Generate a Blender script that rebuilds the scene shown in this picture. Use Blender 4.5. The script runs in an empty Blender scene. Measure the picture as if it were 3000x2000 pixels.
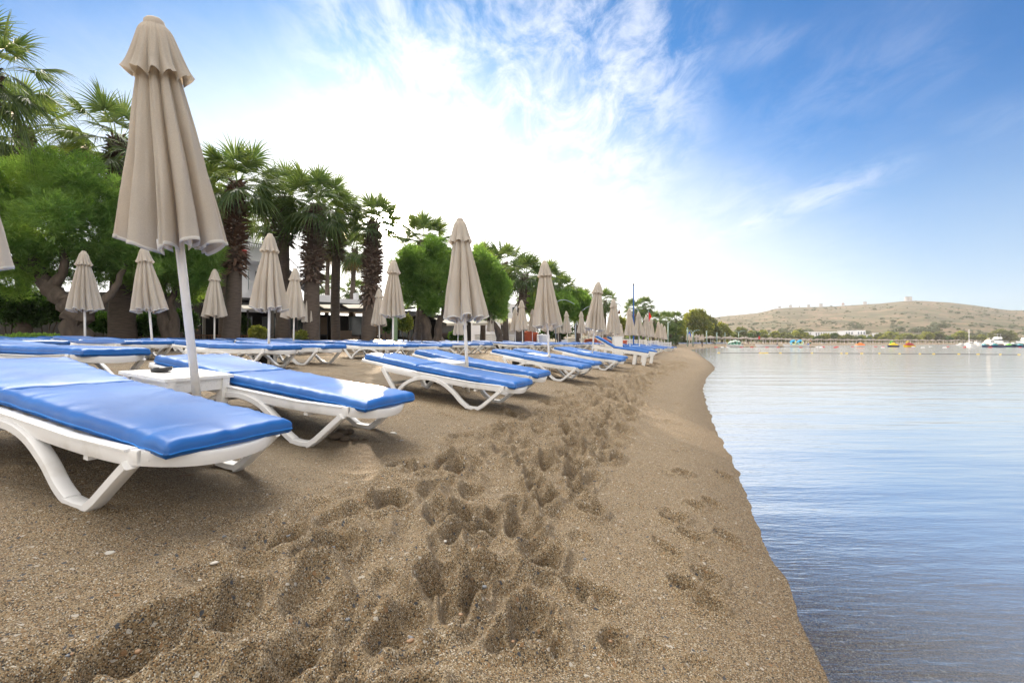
import bpy, math, random
import numpy as np
from mathutils import Vector, Matrix

# ------------------------------------------------------------------ camera, sky, sun, exposure
sc = bpy.context.scene
F_PX = 1386.0            # focal length in pixels of the 3000 px wide photograph
CAM_H = 1.10             # camera above the water
cam_data = bpy.data.cameras.new('camera')
cam = bpy.data.objects.new('camera', cam_data)
sc.collection.objects.link(cam)
cam_data.sensor_width = 36.0
cam_data.lens = 36.0 * F_PX / 3000.0
cam_data.shift_y = 4.0 / 3000.0
cam_data.clip_start = 0.05
cam_data.clip_end = 9000.0
cam.location = (0, 0, CAM_H)
cam.rotation_euler = (math.radians(90), 0, 0)
sc.camera = cam

SUN_AZ = math.radians(-14.5)      # left of the view direction (+y)
SUN_EL = math.radians(13.6)
SUN_DIR = Vector((math.sin(SUN_AZ) * math.cos(SUN_EL), math.cos(SUN_AZ) * math.cos(SUN_EL), math.sin(SUN_EL)))

sun_data = bpy.data.lights.new('sun', 'SUN')
sun_data.energy = 5.0
sun_data.angle = math.radians(0.5)
sun_data.color = (1.0, 0.78, 0.55)
sun = bpy.data.objects.new('sun', sun_data)
sc.collection.objects.link(sun)
sun.rotation_euler = (-SUN_DIR).to_track_quat('-Z', 'Y').to_euler()

world = bpy.data.worlds.new('World')
sc.world = world
world.use_nodes = True
WN, WL = world.node_tree.nodes, world.node_tree.links
WN.clear()
def wn(t, **kw):
    n = WN.new(t)
    for k, v in kw.items():
        setattr(n, k, v)
    return n
def wmath(op, a, b=None, c=None, clamp=False):
    n = wn('ShaderNodeMath', operation=op, use_clamp=clamp)
    for i, v in enumerate((a, b, c)):
        if v is None:
            continue
        if isinstance(v, (int, float)):
            n.inputs[i].default_value = v
        else:
            WL.new(v, n.inputs[i])
    return n.outputs[0]
def wvec(op, a, b=None):
    n = wn('ShaderNodeVectorMath', operation=op)
    for i, v in enumerate((a, b)):
        if v is None:
            continue
        if isinstance(v, (tuple, list, Vector)):
            n.inputs[i].default_value = tuple(v)
        else:
            WL.new(v, n.inputs[i])
    return n
def wsmooth(v, lo, hi, t0=0.0, t1=1.0):
    n = wn('ShaderNodeMapRange', interpolation_type='SMOOTHSTEP')
    WL.new(v, n.inputs[0])
    for i, x in enumerate((lo, hi, t0, t1)):
        n.inputs[i + 1].default_value = x
    return n.outputs[0]
def wmix(fac, a, b, blend='MIX'):
    n = wn('ShaderNodeMix', data_type='RGBA', blend_type=blend)
    for i, v in ((0, fac), (6, a), (7, b)):
        if isinstance(v, (int, float)):
            n.inputs[i].default_value = v
        elif isinstance(v, tuple):
            n.inputs[i].default_value = v if len(v) == 4 else v + (1,)
        else:
            WL.new(v, n.inputs[i])
    return n.outputs[2]
sky = wn('ShaderNodeTexSky', sky_type='NISHITA')
sky.sun_disc = False
sky.sun_elevation = SUN_EL
sky.sun_rotation = SUN_AZ          # clockwise from +y
sky.altitude = 0
sky.air_density = 1.0
sky.dust_density = 0.6
sky.ozone_density = 3.0
tc = wn('ShaderNodeTexCoord')
gen = tc.outputs['Generated']
sep = wn('ShaderNodeSeparateXYZ'); WL.new(gen, sep.inputs[0])
dx_, dy_, dz_ = sep.outputs
zc = wmath('ADD', wmath('MAXIMUM', dz_, 0.0), 0.12)
pu = wmath('DIVIDE', dx_, zc)
pv = wmath('DIVIDE', dy_, zc)
comb = wn('ShaderNodeCombineXYZ')
WL.new(pu, comb.inputs[0]); WL.new(pv, comb.inputs[1])
dots = wvec('DOT_PRODUCT', gen, tuple(SUN_DIR)).outputs['Value']
# wide pale veil of thin cloud around the sun, thickest low down, fading to clear blue on the right
lowveil = wsmooth(dz_, 0.40, 0.0)
def noise(scale, detail, rough, vec, dist=0.0):
    n = wn('ShaderNodeTexNoise')
    n.inputs['Scale'].default_value = scale
    n.inputs['Detail'].default_value = detail
    n.inputs['Roughness'].default_value = rough
    n.inputs['Distortion'].default_value = dist
    WL.new(vec, n.inputs['Vector'])
    return n.outputs['Fac']
mp = wn('ShaderNodeMapping'); WL.new(comb.outputs[0], mp.inputs[0])
mp.inputs['Rotation'].default_value = (0, 0, math.radians(35))
mp.inputs['Scale'].default_value = (1.0, 0.55, 1.0)
n_big = noise(1.3, 3, 0.55, mp.outputs[0], 0.3)
n_fine = noise(7.0, 10, 0.66, mp.outputs[0], 0.45)
# veil round the sun, thickest low down, its upper edge frayed
q_veil = wmath('ADD', wmath('SUBTRACT', dots, wmath('MULTIPLY', dz_, 0.70)), wmath('MULTIPLY_ADD', n_fine, 0.05, -0.025))
veil = wsmooth(q_veil, 0.44, 0.80)
# the broken cirrus high up, straight ahead and just right of it
cdir = Vector((-0.02, 1.0, 0.54)).normalized()
near_c = wsmooth(wvec('DOT_PRODUCT', gen, tuple(cdir)).outputs['Value'], 0.91, 0.985)
cirrus = wmath('MULTIPLY', wmath('MULTIPLY', wsmooth(n_fine, 0.33, 0.70), wsmooth(n_big, 0.12, 0.45)), near_c)
def px_dir(px, py):
    return Vector(((px - 1500.0) / F_PX, 1.0, (1004.0 - py) / F_PX)).normalized()
def streak(p0, p1, width, gain):
    """one long feathered cirrus brush stroke between two sky directions"""
    A, B = px_dir(*p0), px_dir(*p1); nrm = A.cross(B).normalized(); t = (B - A).normalized()
    d = wvec('DOT_PRODUCT', gen, tuple(nrm)).outputs['Value']
    wob = wmath('MULTIPLY_ADD', n_big, width * 1.6, -width * 0.8)
    d = wmath('DIVIDE', wmath('ADD', d, wob), width)
    core = wmath('POWER', 2.718, wmath('MULTIPLY', wmath('MULTIPLY', d, d), -1.0))
    al = wvec('DOT_PRODUCT', gen, tuple(t)).outputs['Value']
    a0, a1 = A.dot(t), B.dot(t)
    gate = wmath('MULTIPLY', wsmooth(al, a0 - .06, a0 + .08), wsmooth(al, a1 + .05, a1 - .10))
    return wmath('MULTIPLY', wmath('MULTIPLY', core, gate), wmath('MULTIPLY', wsmooth(n_fine, 0.25, 0.75), gain))
st = [streak((2080, 700), (2690, 455), 0.020, 0.55), streak((2060, 200), (2420, 90), 0.030, 0.30), streak((1780, 740), (2300, 520), 0.05, 0.22), streak((2800, 380), (3050, 330), 0.03, 0.22), streak((2200, 330), (2900, 60), 0.08, 0.16)]
cloud = cirrus
for q in st:
    cloud = wmath('MAXIMUM', cloud, q, clamp=True)
BG = 0.10
nishc = wmix(wsmooth(dz_, 0.12, 0.45), (0.60, 0.95, 1.24), (0.05, 0.76, 1.32))
nish = wn('ShaderNodeMix', data_type='RGBA', blend_type='MULTIPLY'); nish.inputs[0].default_value = 1.0
WL.new(sky.outputs[0], nish.inputs[6]); WL.new(nishc, nish.inputs[7])
base = wmix(wmath('MULTIPLY', lowveil, 0.55), nish.outputs[2], (4.3, 5.4, 7.1))
base = wmix(wmath('MULTIPLY', veil, 0.90), base, (7.6, 8.0, 8.5))
base = wmix(wmath('MULTIPLY', cloud, 0.75), base, (8.6, 8.8, 9.2))
# unseen bright sky behind the camera and overhead, added to lift the shade
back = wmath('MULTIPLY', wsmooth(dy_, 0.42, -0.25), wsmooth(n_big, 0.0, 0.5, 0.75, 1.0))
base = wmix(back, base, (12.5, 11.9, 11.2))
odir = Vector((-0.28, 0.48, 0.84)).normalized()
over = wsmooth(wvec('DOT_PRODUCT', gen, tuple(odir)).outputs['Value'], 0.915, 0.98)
base = wmix(over, base, (125.0, 117.0, 104.0))  # strong overhead patch out of view, added as soft light from above
halo = wsmooth(wmath('SUBTRACT', dots, wmath('MULTIPLY', dz_, 0.60)), 0.66, 0.86)
halo = wmath('MULTIPLY', halo, halo)
glow = wmath('POWER', wmath('MAXIMUM', dots, 0.0), 60.0)
glow2 = wmath('POWER', wmath('MAXIMUM', dots, 0.0), 2600.0)
g = wmath('ADD', wmath('ADD', wmath('MULTIPLY', glow, 7.0), wmath('MULTIPLY', glow2, 500.0)), wmath('MULTIPLY', halo, 5.0))
gcol = wvec('SCALE', (1.0, 0.90, 0.76)); WL.new(g, gcol.inputs['Scale'])
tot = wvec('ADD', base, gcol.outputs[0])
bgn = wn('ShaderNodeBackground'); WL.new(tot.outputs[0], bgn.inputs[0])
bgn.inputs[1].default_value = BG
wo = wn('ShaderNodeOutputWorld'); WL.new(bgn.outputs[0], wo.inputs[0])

sc.view_settings.view_transform = 'Standard'
sc.view_settings.look = 'None'
sc.view_settings.gamma = 1.0
sc.view_settings.use_curve_mapping = False
sc.view_settings.exposure = 0.50
sc.cycles.max_bounces = 8
sc.cycles.transparent_max_bounces = 12
sc.cycles.caustics_reflective = False
sc.cycles.caustics_refractive = False
sc.cycles.sample_clamp_indirect = 6.0

# ------------------------------------------------------------------ helpers
rnd = random.Random(7)
COL = sc.collection

def tag(o, label=None, cat=None, group=None, kind=None):
    if label: o['label'] = label
    if cat: o['category'] = cat
    if group: o['group'] = group
    if kind: o['kind'] = kind
    return o

def empty(name, loc=(0, 0, 0), rot=(0, 0, 0), label=None, cat=None, group=None):
    o = bpy.data.objects.new(name, None)
    COL.objects.link(o)
    o.empty_display_size = 0.1
    o.location = loc
    o.rotation_euler = rot
    return tag(o, label, cat, group)

def copy_tree(o, parent=None):
    c = o.copy(); COL.objects.link(c); c.parent = parent
    for ch in list(o.children):
        copy_tree(ch, c)
    return c

def frame_of(d, up=Vector((0, 0, 1))):
    d = Vector(d).normalized()
    s = d.cross(up)
    if s.length < 1e-4:
        s = d.cross(Vector((1, 0, 0)))
    s.normalize()
    return s, s.cross(d).normalized(), d

class MB:
    def __init__(self):
        self.v = []; self.f = []; self.m = []
    def quad(self, a, b, c, d, mi=0):
        n = len(self.v); self.v += [tuple(a), tuple(b), tuple(c), tuple(d)]
        self.f.append((n, n + 1, n + 2, n + 3)); self.m.append(mi)
    def poly(self, pts, mi=0):
        n = len(self.v); self.v += [tuple(p) for p in pts]
        self.f.append(tuple(range(n, n + len(pts)))); self.m.append(mi)
    def box(self, c, s, rot=None, mi=0, taper=1.0):
        """centre c, full size s, optional 3x3 rotation, taper scales the top"""
        n = len(self.v)
        for dz in (-.5, .5):
            k = 1.0 if dz < 0 else taper
            for dx, dy in ((-.5, -.5), (.5, -.5), (.5, .5), (-.5, .5)):
                p = Vector((dx * s[0] * k, dy * s[1] * k, dz * s[2]))
                if rot is not None: p = rot @ p
                self.v.append(tuple(p + Vector(c)))
        for q in ((0, 3, 2, 1), (4, 5, 6, 7), (0, 1, 5, 4), (1, 2, 6, 5), (2, 3, 7, 6), (3, 0, 4, 7)):
            self.f.append(tuple(n + i for i in q)); self.m.append(mi)
    def bar(self, a, b, w, h, up=Vector((0, 0, 1)), mi=0):
        a = Vector(a); b = Vector(b)
        s, u, d = frame_of(b - a, up)
        rot = Matrix((s, d, u)).transposed()
        self.box((a + b) / 2, (w, (b - a).length, h), rot, mi)
    def tube(self, pts, r, n=8, cap=True, mi=0, jit=0.0, flat=1.0):
        pts = [Vector(p) for p in pts]
        if isinstance(r, (int, float)): r = [r] * len(pts)
        base = len(self.v)
        up = Vector((0, 0, 1))
        d0 = (pts[1] - pts[0]).normalized()
        s, u, _ = frame_of(d0, up if abs(d0.z) < 0.9 else Vector((0, 1, 0)))
        for i, p in enumerate(pts):
            if i == 0: d = pts[1] - pts[0]
            elif i == len(pts) - 1: d = pts[-1] - pts[-2]
            else: d = pts[i + 1] - pts[i - 1]
            d.normalize()
            s = (s - d * s.dot(d)).normalized(); u = s.cross(d).normalized()
            for k in range(n):
                a = 2 * math.pi * k / n
                rr = r[i] * (1 + (rnd.uniform(-jit, jit) if jit else 0))
                self.v.append(tuple(p + s * math.cos(a) * rr + u * math.sin(a) * rr * flat))
        for i in range(len(pts) - 1):
            for k in range(n):
                a = base + i * n + k; b = base + i * n + (k + 1) % n
                self.f.append((a, b, b + n, a + n)); self.m.append(mi)
        if cap:
            self.f.append(tuple(base + k for k in reversed(range(n)))); self.m.append(mi)
            e = base + (len(pts) - 1) * n
            self.f.append(tuple(e + k for k in range(n))); self.m.append(mi)
    def sweep(self, pts, w, t, ydir=Vector((0, 1, 0)), mi=0):
        """rectangular bar along pts; w across ydir, t in the plane of the path (may be lists)"""
        pts = [Vector(p) for p in pts]
        n0 = len(self.v); N = len(pts)
        if isinstance(w, (int, float)): w = [w] * N
        if isinstance(t, (int, float)): t = [t] * N
        for i, p in enumerate(pts):
            d = (pts[min(i + 1, N - 1)] - pts[max(i - 1, 0)]).normalized()
            nrm = ydir.cross(d).normalized()
            bv = 0.25
            for a, b in ((-1, -1 + bv), (-1 + bv, -1), (1 - bv, -1), (1, -1 + bv), (1, 1 - bv), (1 - bv, 1), (-1 + bv, 1), (-1, 1 - bv)):
                self.v.append(tuple(p + ydir * (a * w[i] / 2) + nrm * (b * t[i] / 2)))
        for i in range(N - 1):
            for k in range(8):
                a = n0 + i * 8 + k; b = n0 + i * 8 + (k + 1) % 8
                self.f.append((a, b, b + 8, a + 8)); self.m.append(mi)
        self.f.append(tuple(n0 + k for k in reversed(range(8)))); self.m.append(mi)
        e = n0 + (N - 1) * 8
        self.f.append(tuple(e + k for k in range(8))); self.m.append(mi)
    def lathe(self, prof, n=16, c=(0, 0, 0), mi=0, close=False):
        base = len(self.v)
        for r, z in prof:
            for k in range(n):
                a = 2 * math.pi * k / n
                self.v.append((c[0] + r * math.cos(a), c[1] + r * math.sin(a), c[2] + z))
        for i in range(len(prof) - 1):
            for k in range(n):
                a = base + i * n + k; b = base + i * n + (k + 1) % n
                self.f.append((a, b, b + n, a + n)); self.m.append(mi)
        if close:
            self.f.append(tuple(base + k for k in reversed(range(n)))); self.m.append(mi)
            e = base + (len(prof) - 1) * n
            self.f.append(tuple(e + k for k in range(n))); self.m.append(mi)
    def ball(self, c, r, n=10, m=6, squash=(1, 1, 1), mi=0):
        base = len(self.v)
        c = Vector(c)
        self.v.append((c.x, c.y, c.z + r * squash[2]))
        for i in range(1, m):
            t = math.pi * i / m
            for k in range(n):
                a = 2 * math.pi * k / n
                self.v.append((c.x + r * squash[0] * math.sin(t) * math.cos(a), c.y + r * squash[1] * math.sin(t) * math.sin(a), c.z + r * squash[2] * math.cos(t)))
        self.v.append((c.x, c.y, c.z - r * squash[2]))
        last = len(self.v) - 1
        for k in range(n):
            self.f.append((base, base + 1 + k, base + 1 + (k + 1) % n)); self.m.append(mi)
            e = base + 1 + (m - 2) * n
            self.f.append((last, e + (k + 1) % n, e + k)); self.m.append(mi)
        for i in range(m - 2):
            for k in range(n):
                a = base + 1 + i * n + k; b = base + 1 + i * n + (k + 1) % n
                self.f.append((a, a + n, b + n, b)); self.m.append(mi)
    def mesh(self, name, mats, smooth=False):
        me = bpy.data.meshes.new(name)
        me.from_pydata(self.v, [], self.f)
        if not isinstance(mats, (list, tuple)): mats = [mats]
        for m in mats: me.materials.append(m)
        if len(mats) > 1: me.polygons.foreach_set('material_index', self.m)
        if smooth: me.polygons.foreach_set('use_smooth', [True] * len(self.f))
        me.update()
        return me
    def build(self, name, mats, parent=None, smooth=False, loc=None):
        o = bpy.data.objects.new(name, self.mesh(name, mats, smooth))
        COL.objects.link(o)
        if parent is not None: o.parent = parent
        if loc is not None: o.location = loc
        return o

def autosmooth(o, ang=40):
    try:
        me = o.data
        me.polygons.foreach_set('use_smooth', [True] * len(me.polygons))
        me.set_sharp_from_angle(angle=math.radians(ang))
    except Exception:
        pass
    return o

def np_mesh(name, verts, faces, mat, parent=None, smooth=True):
    """verts (n,3) array, faces (m,4) or (m,3) int array"""
    me = bpy.data.meshes.new(name)
    nv, nf, k = len(verts), len(faces), faces.shape[1]
    me.vertices.add(nv); me.vertices.foreach_set('co', np.ascontiguousarray(verts, dtype=np.float32).ravel())
    me.loops.add(nf * k); me.loops.foreach_set('vertex_index', np.ascontiguousarray(faces, dtype=np.int32).ravel())
    me.polygons.add(nf)
    me.polygons.foreach_set('loop_start', np.arange(0, nf * k, k, dtype=np.int32))
    me.polygons.foreach_set('loop_total', np.full(nf, k, dtype=np.int32))
    me.polygons.foreach_set('use_smooth', np.full(nf, smooth))
    me.materials.append(mat)
    me.update(); me.validate()
    o = bpy.data.objects.new(name, me)
    COL.objects.link(o)
    if parent is not None: o.parent = parent
    return o

# ------------------------------------------------------------------ materials
def material(name, c1, c2=None, scale=6.0, rough=0.6, detail=5, bump=0.0, bscale=None, spec=0.5, transl=None, stretch=None, lo=0.3, hi=0.7, metal=0.0, coat=0.0, rrange=0.0):
    m = bpy.data.materials.new(name); m.use_nodes = True
    N, L = m.node_tree.nodes, m.node_tree.links
    b = N['Principled BSDF']; out = N['Material Output']
    b.inputs['Roughness'].default_value = rough
    b.inputs['Specular IOR Level'].default_value = spec
    b.inputs['Metallic'].default_value = metal
    b.inputs['Coat Weight'].default_value = coat
    t = N.new('ShaderNodeTexCoord'); mpn = N.new('ShaderNodeMapping'); L.new(t.outputs['Object'], mpn.inputs[0])
    if stretch: mpn.inputs['Scale'].default_value = stretch
    col_out = None
    if c2 is None: c2 = tuple(x * 0.8 for x in c1)
    nz = N.new('ShaderNodeTexNoise'); nz.inputs['Scale'].default_value = scale; nz.inputs['Detail'].default_value = detail
    L.new(mpn.outputs[0], nz.inputs['Vector'])
    mr = N.new('ShaderNodeMapRange'); L.new(nz.outputs['Fac'], mr.inputs[0]); mr.inputs[1].default_value = lo; mr.inputs[2].default_value = hi
    mx = N.new('ShaderNodeMix'); mx.data_type = 'RGBA'
    L.new(mr.outputs[0], mx.inputs[0]); mx.inputs[6].default_value = tuple(c1) + (1,); mx.inputs[7].default_value = tuple(c2) + (1,)
    L.new(mx.outputs[2], b.inputs['Base Color'])
    if rrange:
        r2 = N.new('ShaderNodeMapRange'); L.new(nz.outputs['Fac'], r2.inputs[0]); r2.inputs[1].default_value = lo; r2.inputs[2].default_value = hi
        r2.inputs[3].default_value = rough - rrange; r2.inputs[4].default_value = rough + rrange
        L.new(r2.outputs[0], b.inputs['Roughness'])
    if bump:
        n2 = N.new('ShaderNodeTexNoise'); n2.inputs['Scale'].default_value = bscale or scale * 4; n2.inputs['Detail'].default_value = 4
        L.new(mpn.outputs[0], n2.inputs['Vector'])
        bp = N.new('ShaderNodeBump'); bp.inputs['Strength'].default_value = 1.0; bp.inputs['Distance'].default_value = bump
        L.new(n2.outputs['Fac'], bp.inputs['Height']); L.new(bp.outputs[0], b.inputs['Normal'])
    if transl:
        tr = N.new('ShaderNodeBsdfTranslucent'); tr.inputs[0].default_value = tuple(transl[:3]) + (1,)
        ms = N.new('ShaderNodeMixShader'); ms.inputs[0].default_value = transl[3]
        L.new(b.outputs[0], ms.inputs[1]); L.new(tr.outputs[0], ms.inputs[2]); L.new(ms.outputs[0], out.inputs[0])
    return m

M = {}
M['plastic'] = material('white_plastic', (0.78, 0.78, 0.78), (0.52, 0.49, 0.43), 6, 0.40, detail=9, rrange=0.10, lo=0.52, hi=0.80, bump=0.0006, bscale=60)
M['plastic_worn'] = material('worn_white_plastic', (0.74, 0.73, 0.70), (0.52, 0.47, 0.40), 7, 0.5, lo=0.5, hi=0.8, bump=0.001, bscale=50)
M['vinyl'] = material('blue_vinyl', (0.001, 0.082, 0.33), (0.003, 0.115, 0.41), 3.5, 0.42, rrange=0.06, bump=0.0012, bscale=9, spec=0.6)
M['vinyl_far'] = material('faded_blue_vinyl', (0.002, 0.078, 0.32), (0.006, 0.108, 0.39), 3.5, 0.34, bump=0.0015, bscale=8, spec=0.7, coat=0.3)
M['paint_white'] = material('white_painted_wood', (0.78, 0.77, 0.75), (0.60, 0.57, 0.52), 12, 0.5, lo=0.55, hi=0.85, bump=0.0012, bscale=30, stretch=(1, 6, 6))
M['pole'] = material('white_painted_pole', (0.88, 0.85, 0.79), (0.74, 0.71, 0.65), 10, 0.4, lo=0.5, hi=0.8, bump=0.0004)
M['trim'] = material('white_binding', (0.80, 0.77, 0.70), (0.70, 0.67, 0.60), 20, 0.7)
M['black'] = material('black_plastic', (0.012, 0.012, 0.013), (0.02, 0.02, 0.022), 9, 0.35)
M['white_wall'] = material('white_render', (0.78, 0.78, 0.80), (0.66, 0.66, 0.68), 0.8, 0.85, lo=0.4, hi=0.8, bump=0.004, bscale=12)
M['dark_metal'] = material('dark_metal', (0.03, 0.03, 0.035), (0.05, 0.05, 0.055), 6, 0.45)
M['glass_dark'] = material('dark_glass', (0.02, 0.035, 0.04), (0.05, 0.07, 0.07), 0.7, 0.12)
M['teal_glass'] = material('teal_glass', (0.02, 0.16, 0.19), (0.05, 0.25, 0.28), 1.2, 0.15)
M['red'] = material('red_plastic', (0.55, 0.02, 0.015), (0.42, 0.02, 0.015), 3, 0.45)
M['orange_pad'] = material('terracotta_vinyl', (0.58, 0.13, 0.05), (0.40, 0.09, 0.04), 4, 0.5)
M['wood'] = material('brown_wood', (0.16, 0.075, 0.035), (0.09, 0.045, 0.022), 10, 0.6, stretch=(6, 6, 1), bump=0.002)
M['wicker'] = material('brown_mesh_fabric', (0.14, 0.10, 0.075), (0.09, 0.065, 0.05), 40, 0.8)

def add_scuffs(m, scale, thresh, col):
    """small pale scratches and rubbed spots mixed over a material's own colour"""
    N, L = m.node_tree.nodes, m.node_tree.links
    b = N['Principled BSDF']; src = b.inputs['Base Color'].links[0].from_socket
    t = N.new('ShaderNodeTexCoord'); mp_ = N.new('ShaderNodeMapping'); mp_.inputs['Scale'].default_value = (1, 2.6, 1.5); L.new(t.outputs['Object'], mp_.inputs[0])
    n = N.new('ShaderNodeTexNoise'); n.inputs['Scale'].default_value = scale; n.inputs['Detail'].default_value = 7; n.inputs['Roughness'].default_value = 0.7; L.new(mp_.outputs[0], n.inputs['Vector'])
    r = N.new('ShaderNodeMapRange'); L.new(n.outputs['Fac'], r.inputs[0]); r.inputs[1].default_value = thresh; r.inputs[2].default_value = thresh + .03; r.inputs[4].default_value = .75
    mx = N.new('ShaderNodeMix'); mx.data_type = 'RGBA'; L.new(r.outputs[0], mx.inputs[0]); L.new(src, mx.inputs[6]); mx.inputs[7].default_value = col + (1,)
    L.new(mx.outputs[2], b.inputs['Base Color'])
add_scuffs(M['vinyl'], 22, 0.725, (0.35, 0.36, 0.36))
add_scuffs(M['plastic'], 14, 0.70, (0.30, 0.25, 0.20))
add_scuffs(M['paint_white'], 20, 0.68, (0.16, 0.13, 0.11))
M['piping'] = material('blue_piping', (0.006, 0.16, 0.55), (0.01, 0.20, 0.62), 8, 0.45)
def fabric_material():
    m = bpy.data.materials.new('beige_canvas'); m.use_nodes = True
    N, L = m.node_tree.nodes, m.node_tree.links
    b = N['Principled BSDF']; out = N['Material Output']
    t = N.new('ShaderNodeTexCoord')
    n1 = N.new('ShaderNodeTexNoise'); n1.inputs['Scale'].default_value = 160; n1.inputs['Detail'].default_value = 3
    mp1 = N.new('ShaderNodeMapping'); mp1.inputs['Scale'].default_value = (1, 1, 2.4); L.new(t.outputs['Object'], mp1.inputs[0]); L.new(mp1.outputs[0], n1.inputs['Vector'])
    n2 = N.new('ShaderNodeTexNoise'); n2.inputs['Scale'].default_value = 3.0; n2.inputs['Detail'].default_value = 5; L.new(t.outputs['Object'], n2.inputs['Vector'])
    ad = N.new('ShaderNodeMath'); ad.operation = 'MULTIPLY_ADD'; L.new(n1.outputs['Fac'], ad.inputs[0]); ad.inputs[1].default_value = 0.6
    s2 = N.new('ShaderNodeMath'); s2.operation = 'MULTIPLY'; L.new(n2.outputs['Fac'], s2.inputs[0]); s2.inputs[1].default_value = 0.45
    L.new(s2.outputs[0], ad.inputs[2])
    mr = N.new('ShaderNodeMapRange'); L.new(ad.outputs[0], mr.inputs[0]); mr.inputs[1].default_value = 0.35; mr.inputs[2].default_value = 0.72
    mx = N.new('ShaderNodeMix'); mx.data_type = 'RGBA'; L.new(mr.outputs[0], mx.inputs[0])
    mx.inputs[6].default_value = (0.52, 0.48, 0.42, 1); mx.inputs[7].default_value = (0.70, 0.66, 0.595, 1)
    L.new(mx.outputs[2], b.inputs['Base Color'])
    b.inputs['Roughness'].default_value = 0.9; b.inputs['Specular IOR Level'].default_value = 0.15
    bp = N.new('ShaderNodeBump'); bp.inputs['Distance'].default_value = 0.0015; L.new(n1.outputs['Fac'], bp.inputs['Height']); L.new(bp.outputs[0], b.inputs['Normal'])
    tr = N.new('ShaderNodeBsdfTranslucent'); tr.inputs[0].default_value = (0.66, 0.52, 0.36, 1)
    ms = N.new('ShaderNodeMixShader'); ms.inputs[0].default_value = 0.32
    L.new(b.outputs[0], ms.inputs[1]); L.new(tr.outputs[0], ms.inputs[2]); L.new(ms.outputs[0], out.inputs[0])
    return m
M['fabric'] = fabric_material()
M['fabric_far'] = material('far_beige_canvas', (0.56, 0.51, 0.45), (0.46, 0.42, 0.37), 4, 0.9, transl=(0.6, 0.48, 0.36, 0.3))
# ------------------------------------------------------------------ terrain
# waterline, world metres (x right, y ahead), near to far
SHORE = [(-0.9, -6.0), (-0.15, -2.6), (0.42, -0.4), (0.70, 0.50), (1.03, 1.53), (1.42, 2.70), (1.93, 4.08), (2.65, 6.2), (4.28, 10.6), (5.9, 14.4), (9.2, 21.5),
         (15.4, 38.5), (21.6, 55.5), (26.6, 70.5), (30.0, 78.0), (38.5, 96.0), (51.0, 115.0), (87.0, 158.0), (165.0, 230.0), (366.0, 338.0), (800.0, 455.0), (1600.0, 600.0)]
def dense(pts, step):
    """Catmull-Rom through pts"""
    P = np.array(pts, float); out = []
    for i in range(len(P) - 1):
        p0 = P[max(i - 1, 0)]; p1 = P[i]; p2 = P[i + 1]; p3 = P[min(i + 2, len(P) - 1)]
        L_ = np.linalg.norm(p2 - p1); n = max(3, min(24, int(L_ / step)))
        t = np.linspace(0, 1, n, endpoint=False)[:, None]
        m1 = (p2 - p0) / 2 * (L_ / max(np.linalg.norm(p2 - p0) / 2, 1e-6)) * 0.98
        m2 = (p3 - p1) / 2 * (L_ / max(np.linalg.norm(p3 - p1) / 2, 1e-6)) * 0.98
        out.append((2 * t**3 - 3 * t**2 + 1) * p1 + (t**3 - 2 * t**2 + t) * m1 + (-2 * t**3 + 3 * t**2) * p2 + (t**3 - t**2) * m2)
    out.append(P[-1:])
    return np.concatenate(out)
SH = dense(SHORE, 0.5)
def shore_dist(x, y):
    """signed distance to the waterline, positive on land (left of the line)"""
    x = np.atleast_1d(np.asarray(x, float)); y = np.atleast_1d(np.asarray(y, float))
    best = np.full(x.shape, 1e12); sgn = np.ones(x.shape)
    for i in range(len(SH) - 1):
        ax, ay = SH[i]; bx, by = SH[i + 1]
        ex, ey = bx - ax, by - ay; l2 = ex * ex + ey * ey
        t = np.clip(((x - ax) * ex + (y - ay) * ey) / l2, 0, 1)
        qx = x - (ax + t * ex); qy = y - (ay + t * ey)
        d2 = qx * qx + qy * qy
        cr = ex * qy - ey * qx
        m = d2 < best
        best = np.where(m, d2, best); sgn = np.where(m, np.where(cr >= 0, 1.0, -1.0), sgn)
    return np.sqrt(best) * sgn
rs = np.random.RandomState(5)
_tab = rs.rand(256, 256)
def vnoise(x, y):
    xi = np.floor(x).astype(int); yi = np.floor(y).astype(int)
    fx = x - xi; fy = y - yi
    fx = fx * fx * (3 - 2 * fx); fy = fy * fy * (3 - 2 * fy)
    a = _tab[xi % 256, yi % 256]; b = _tab[(xi + 1) % 256, yi % 256]; c = _tab[xi % 256, (yi + 1) % 256]; d = _tab[(xi + 1) % 256, (yi + 1) % 256]
    return (a * (1 - fx) + b * fx) * (1 - fy) + (c * (1 - fx) + d * fx) * fy - 0.5
def profile(d):
    return np.interp(d, [-400, -60, -12, -4, -1.2, 0, 0.3, 1.0, 2.5, 3.5, 4.5, 6, 10, 14, 20, 60, 200, 2000],
                     [-6, -5, -1.6, -0.55, -0.17, 0, 0.055, 0.165, 0.37, 0.52, 0.62, 0.70, 0.78, 0.84, 0.88, 1.0, 1.4, 4.0])
def smooth_profile(d):
    w = 0.12
    return (profile(d - w) + profile(d) * 2 + profile(d + w)) / 4
def ground(x, y):
    return float(smooth_profile(shore_dist(x, y))[0])

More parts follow.
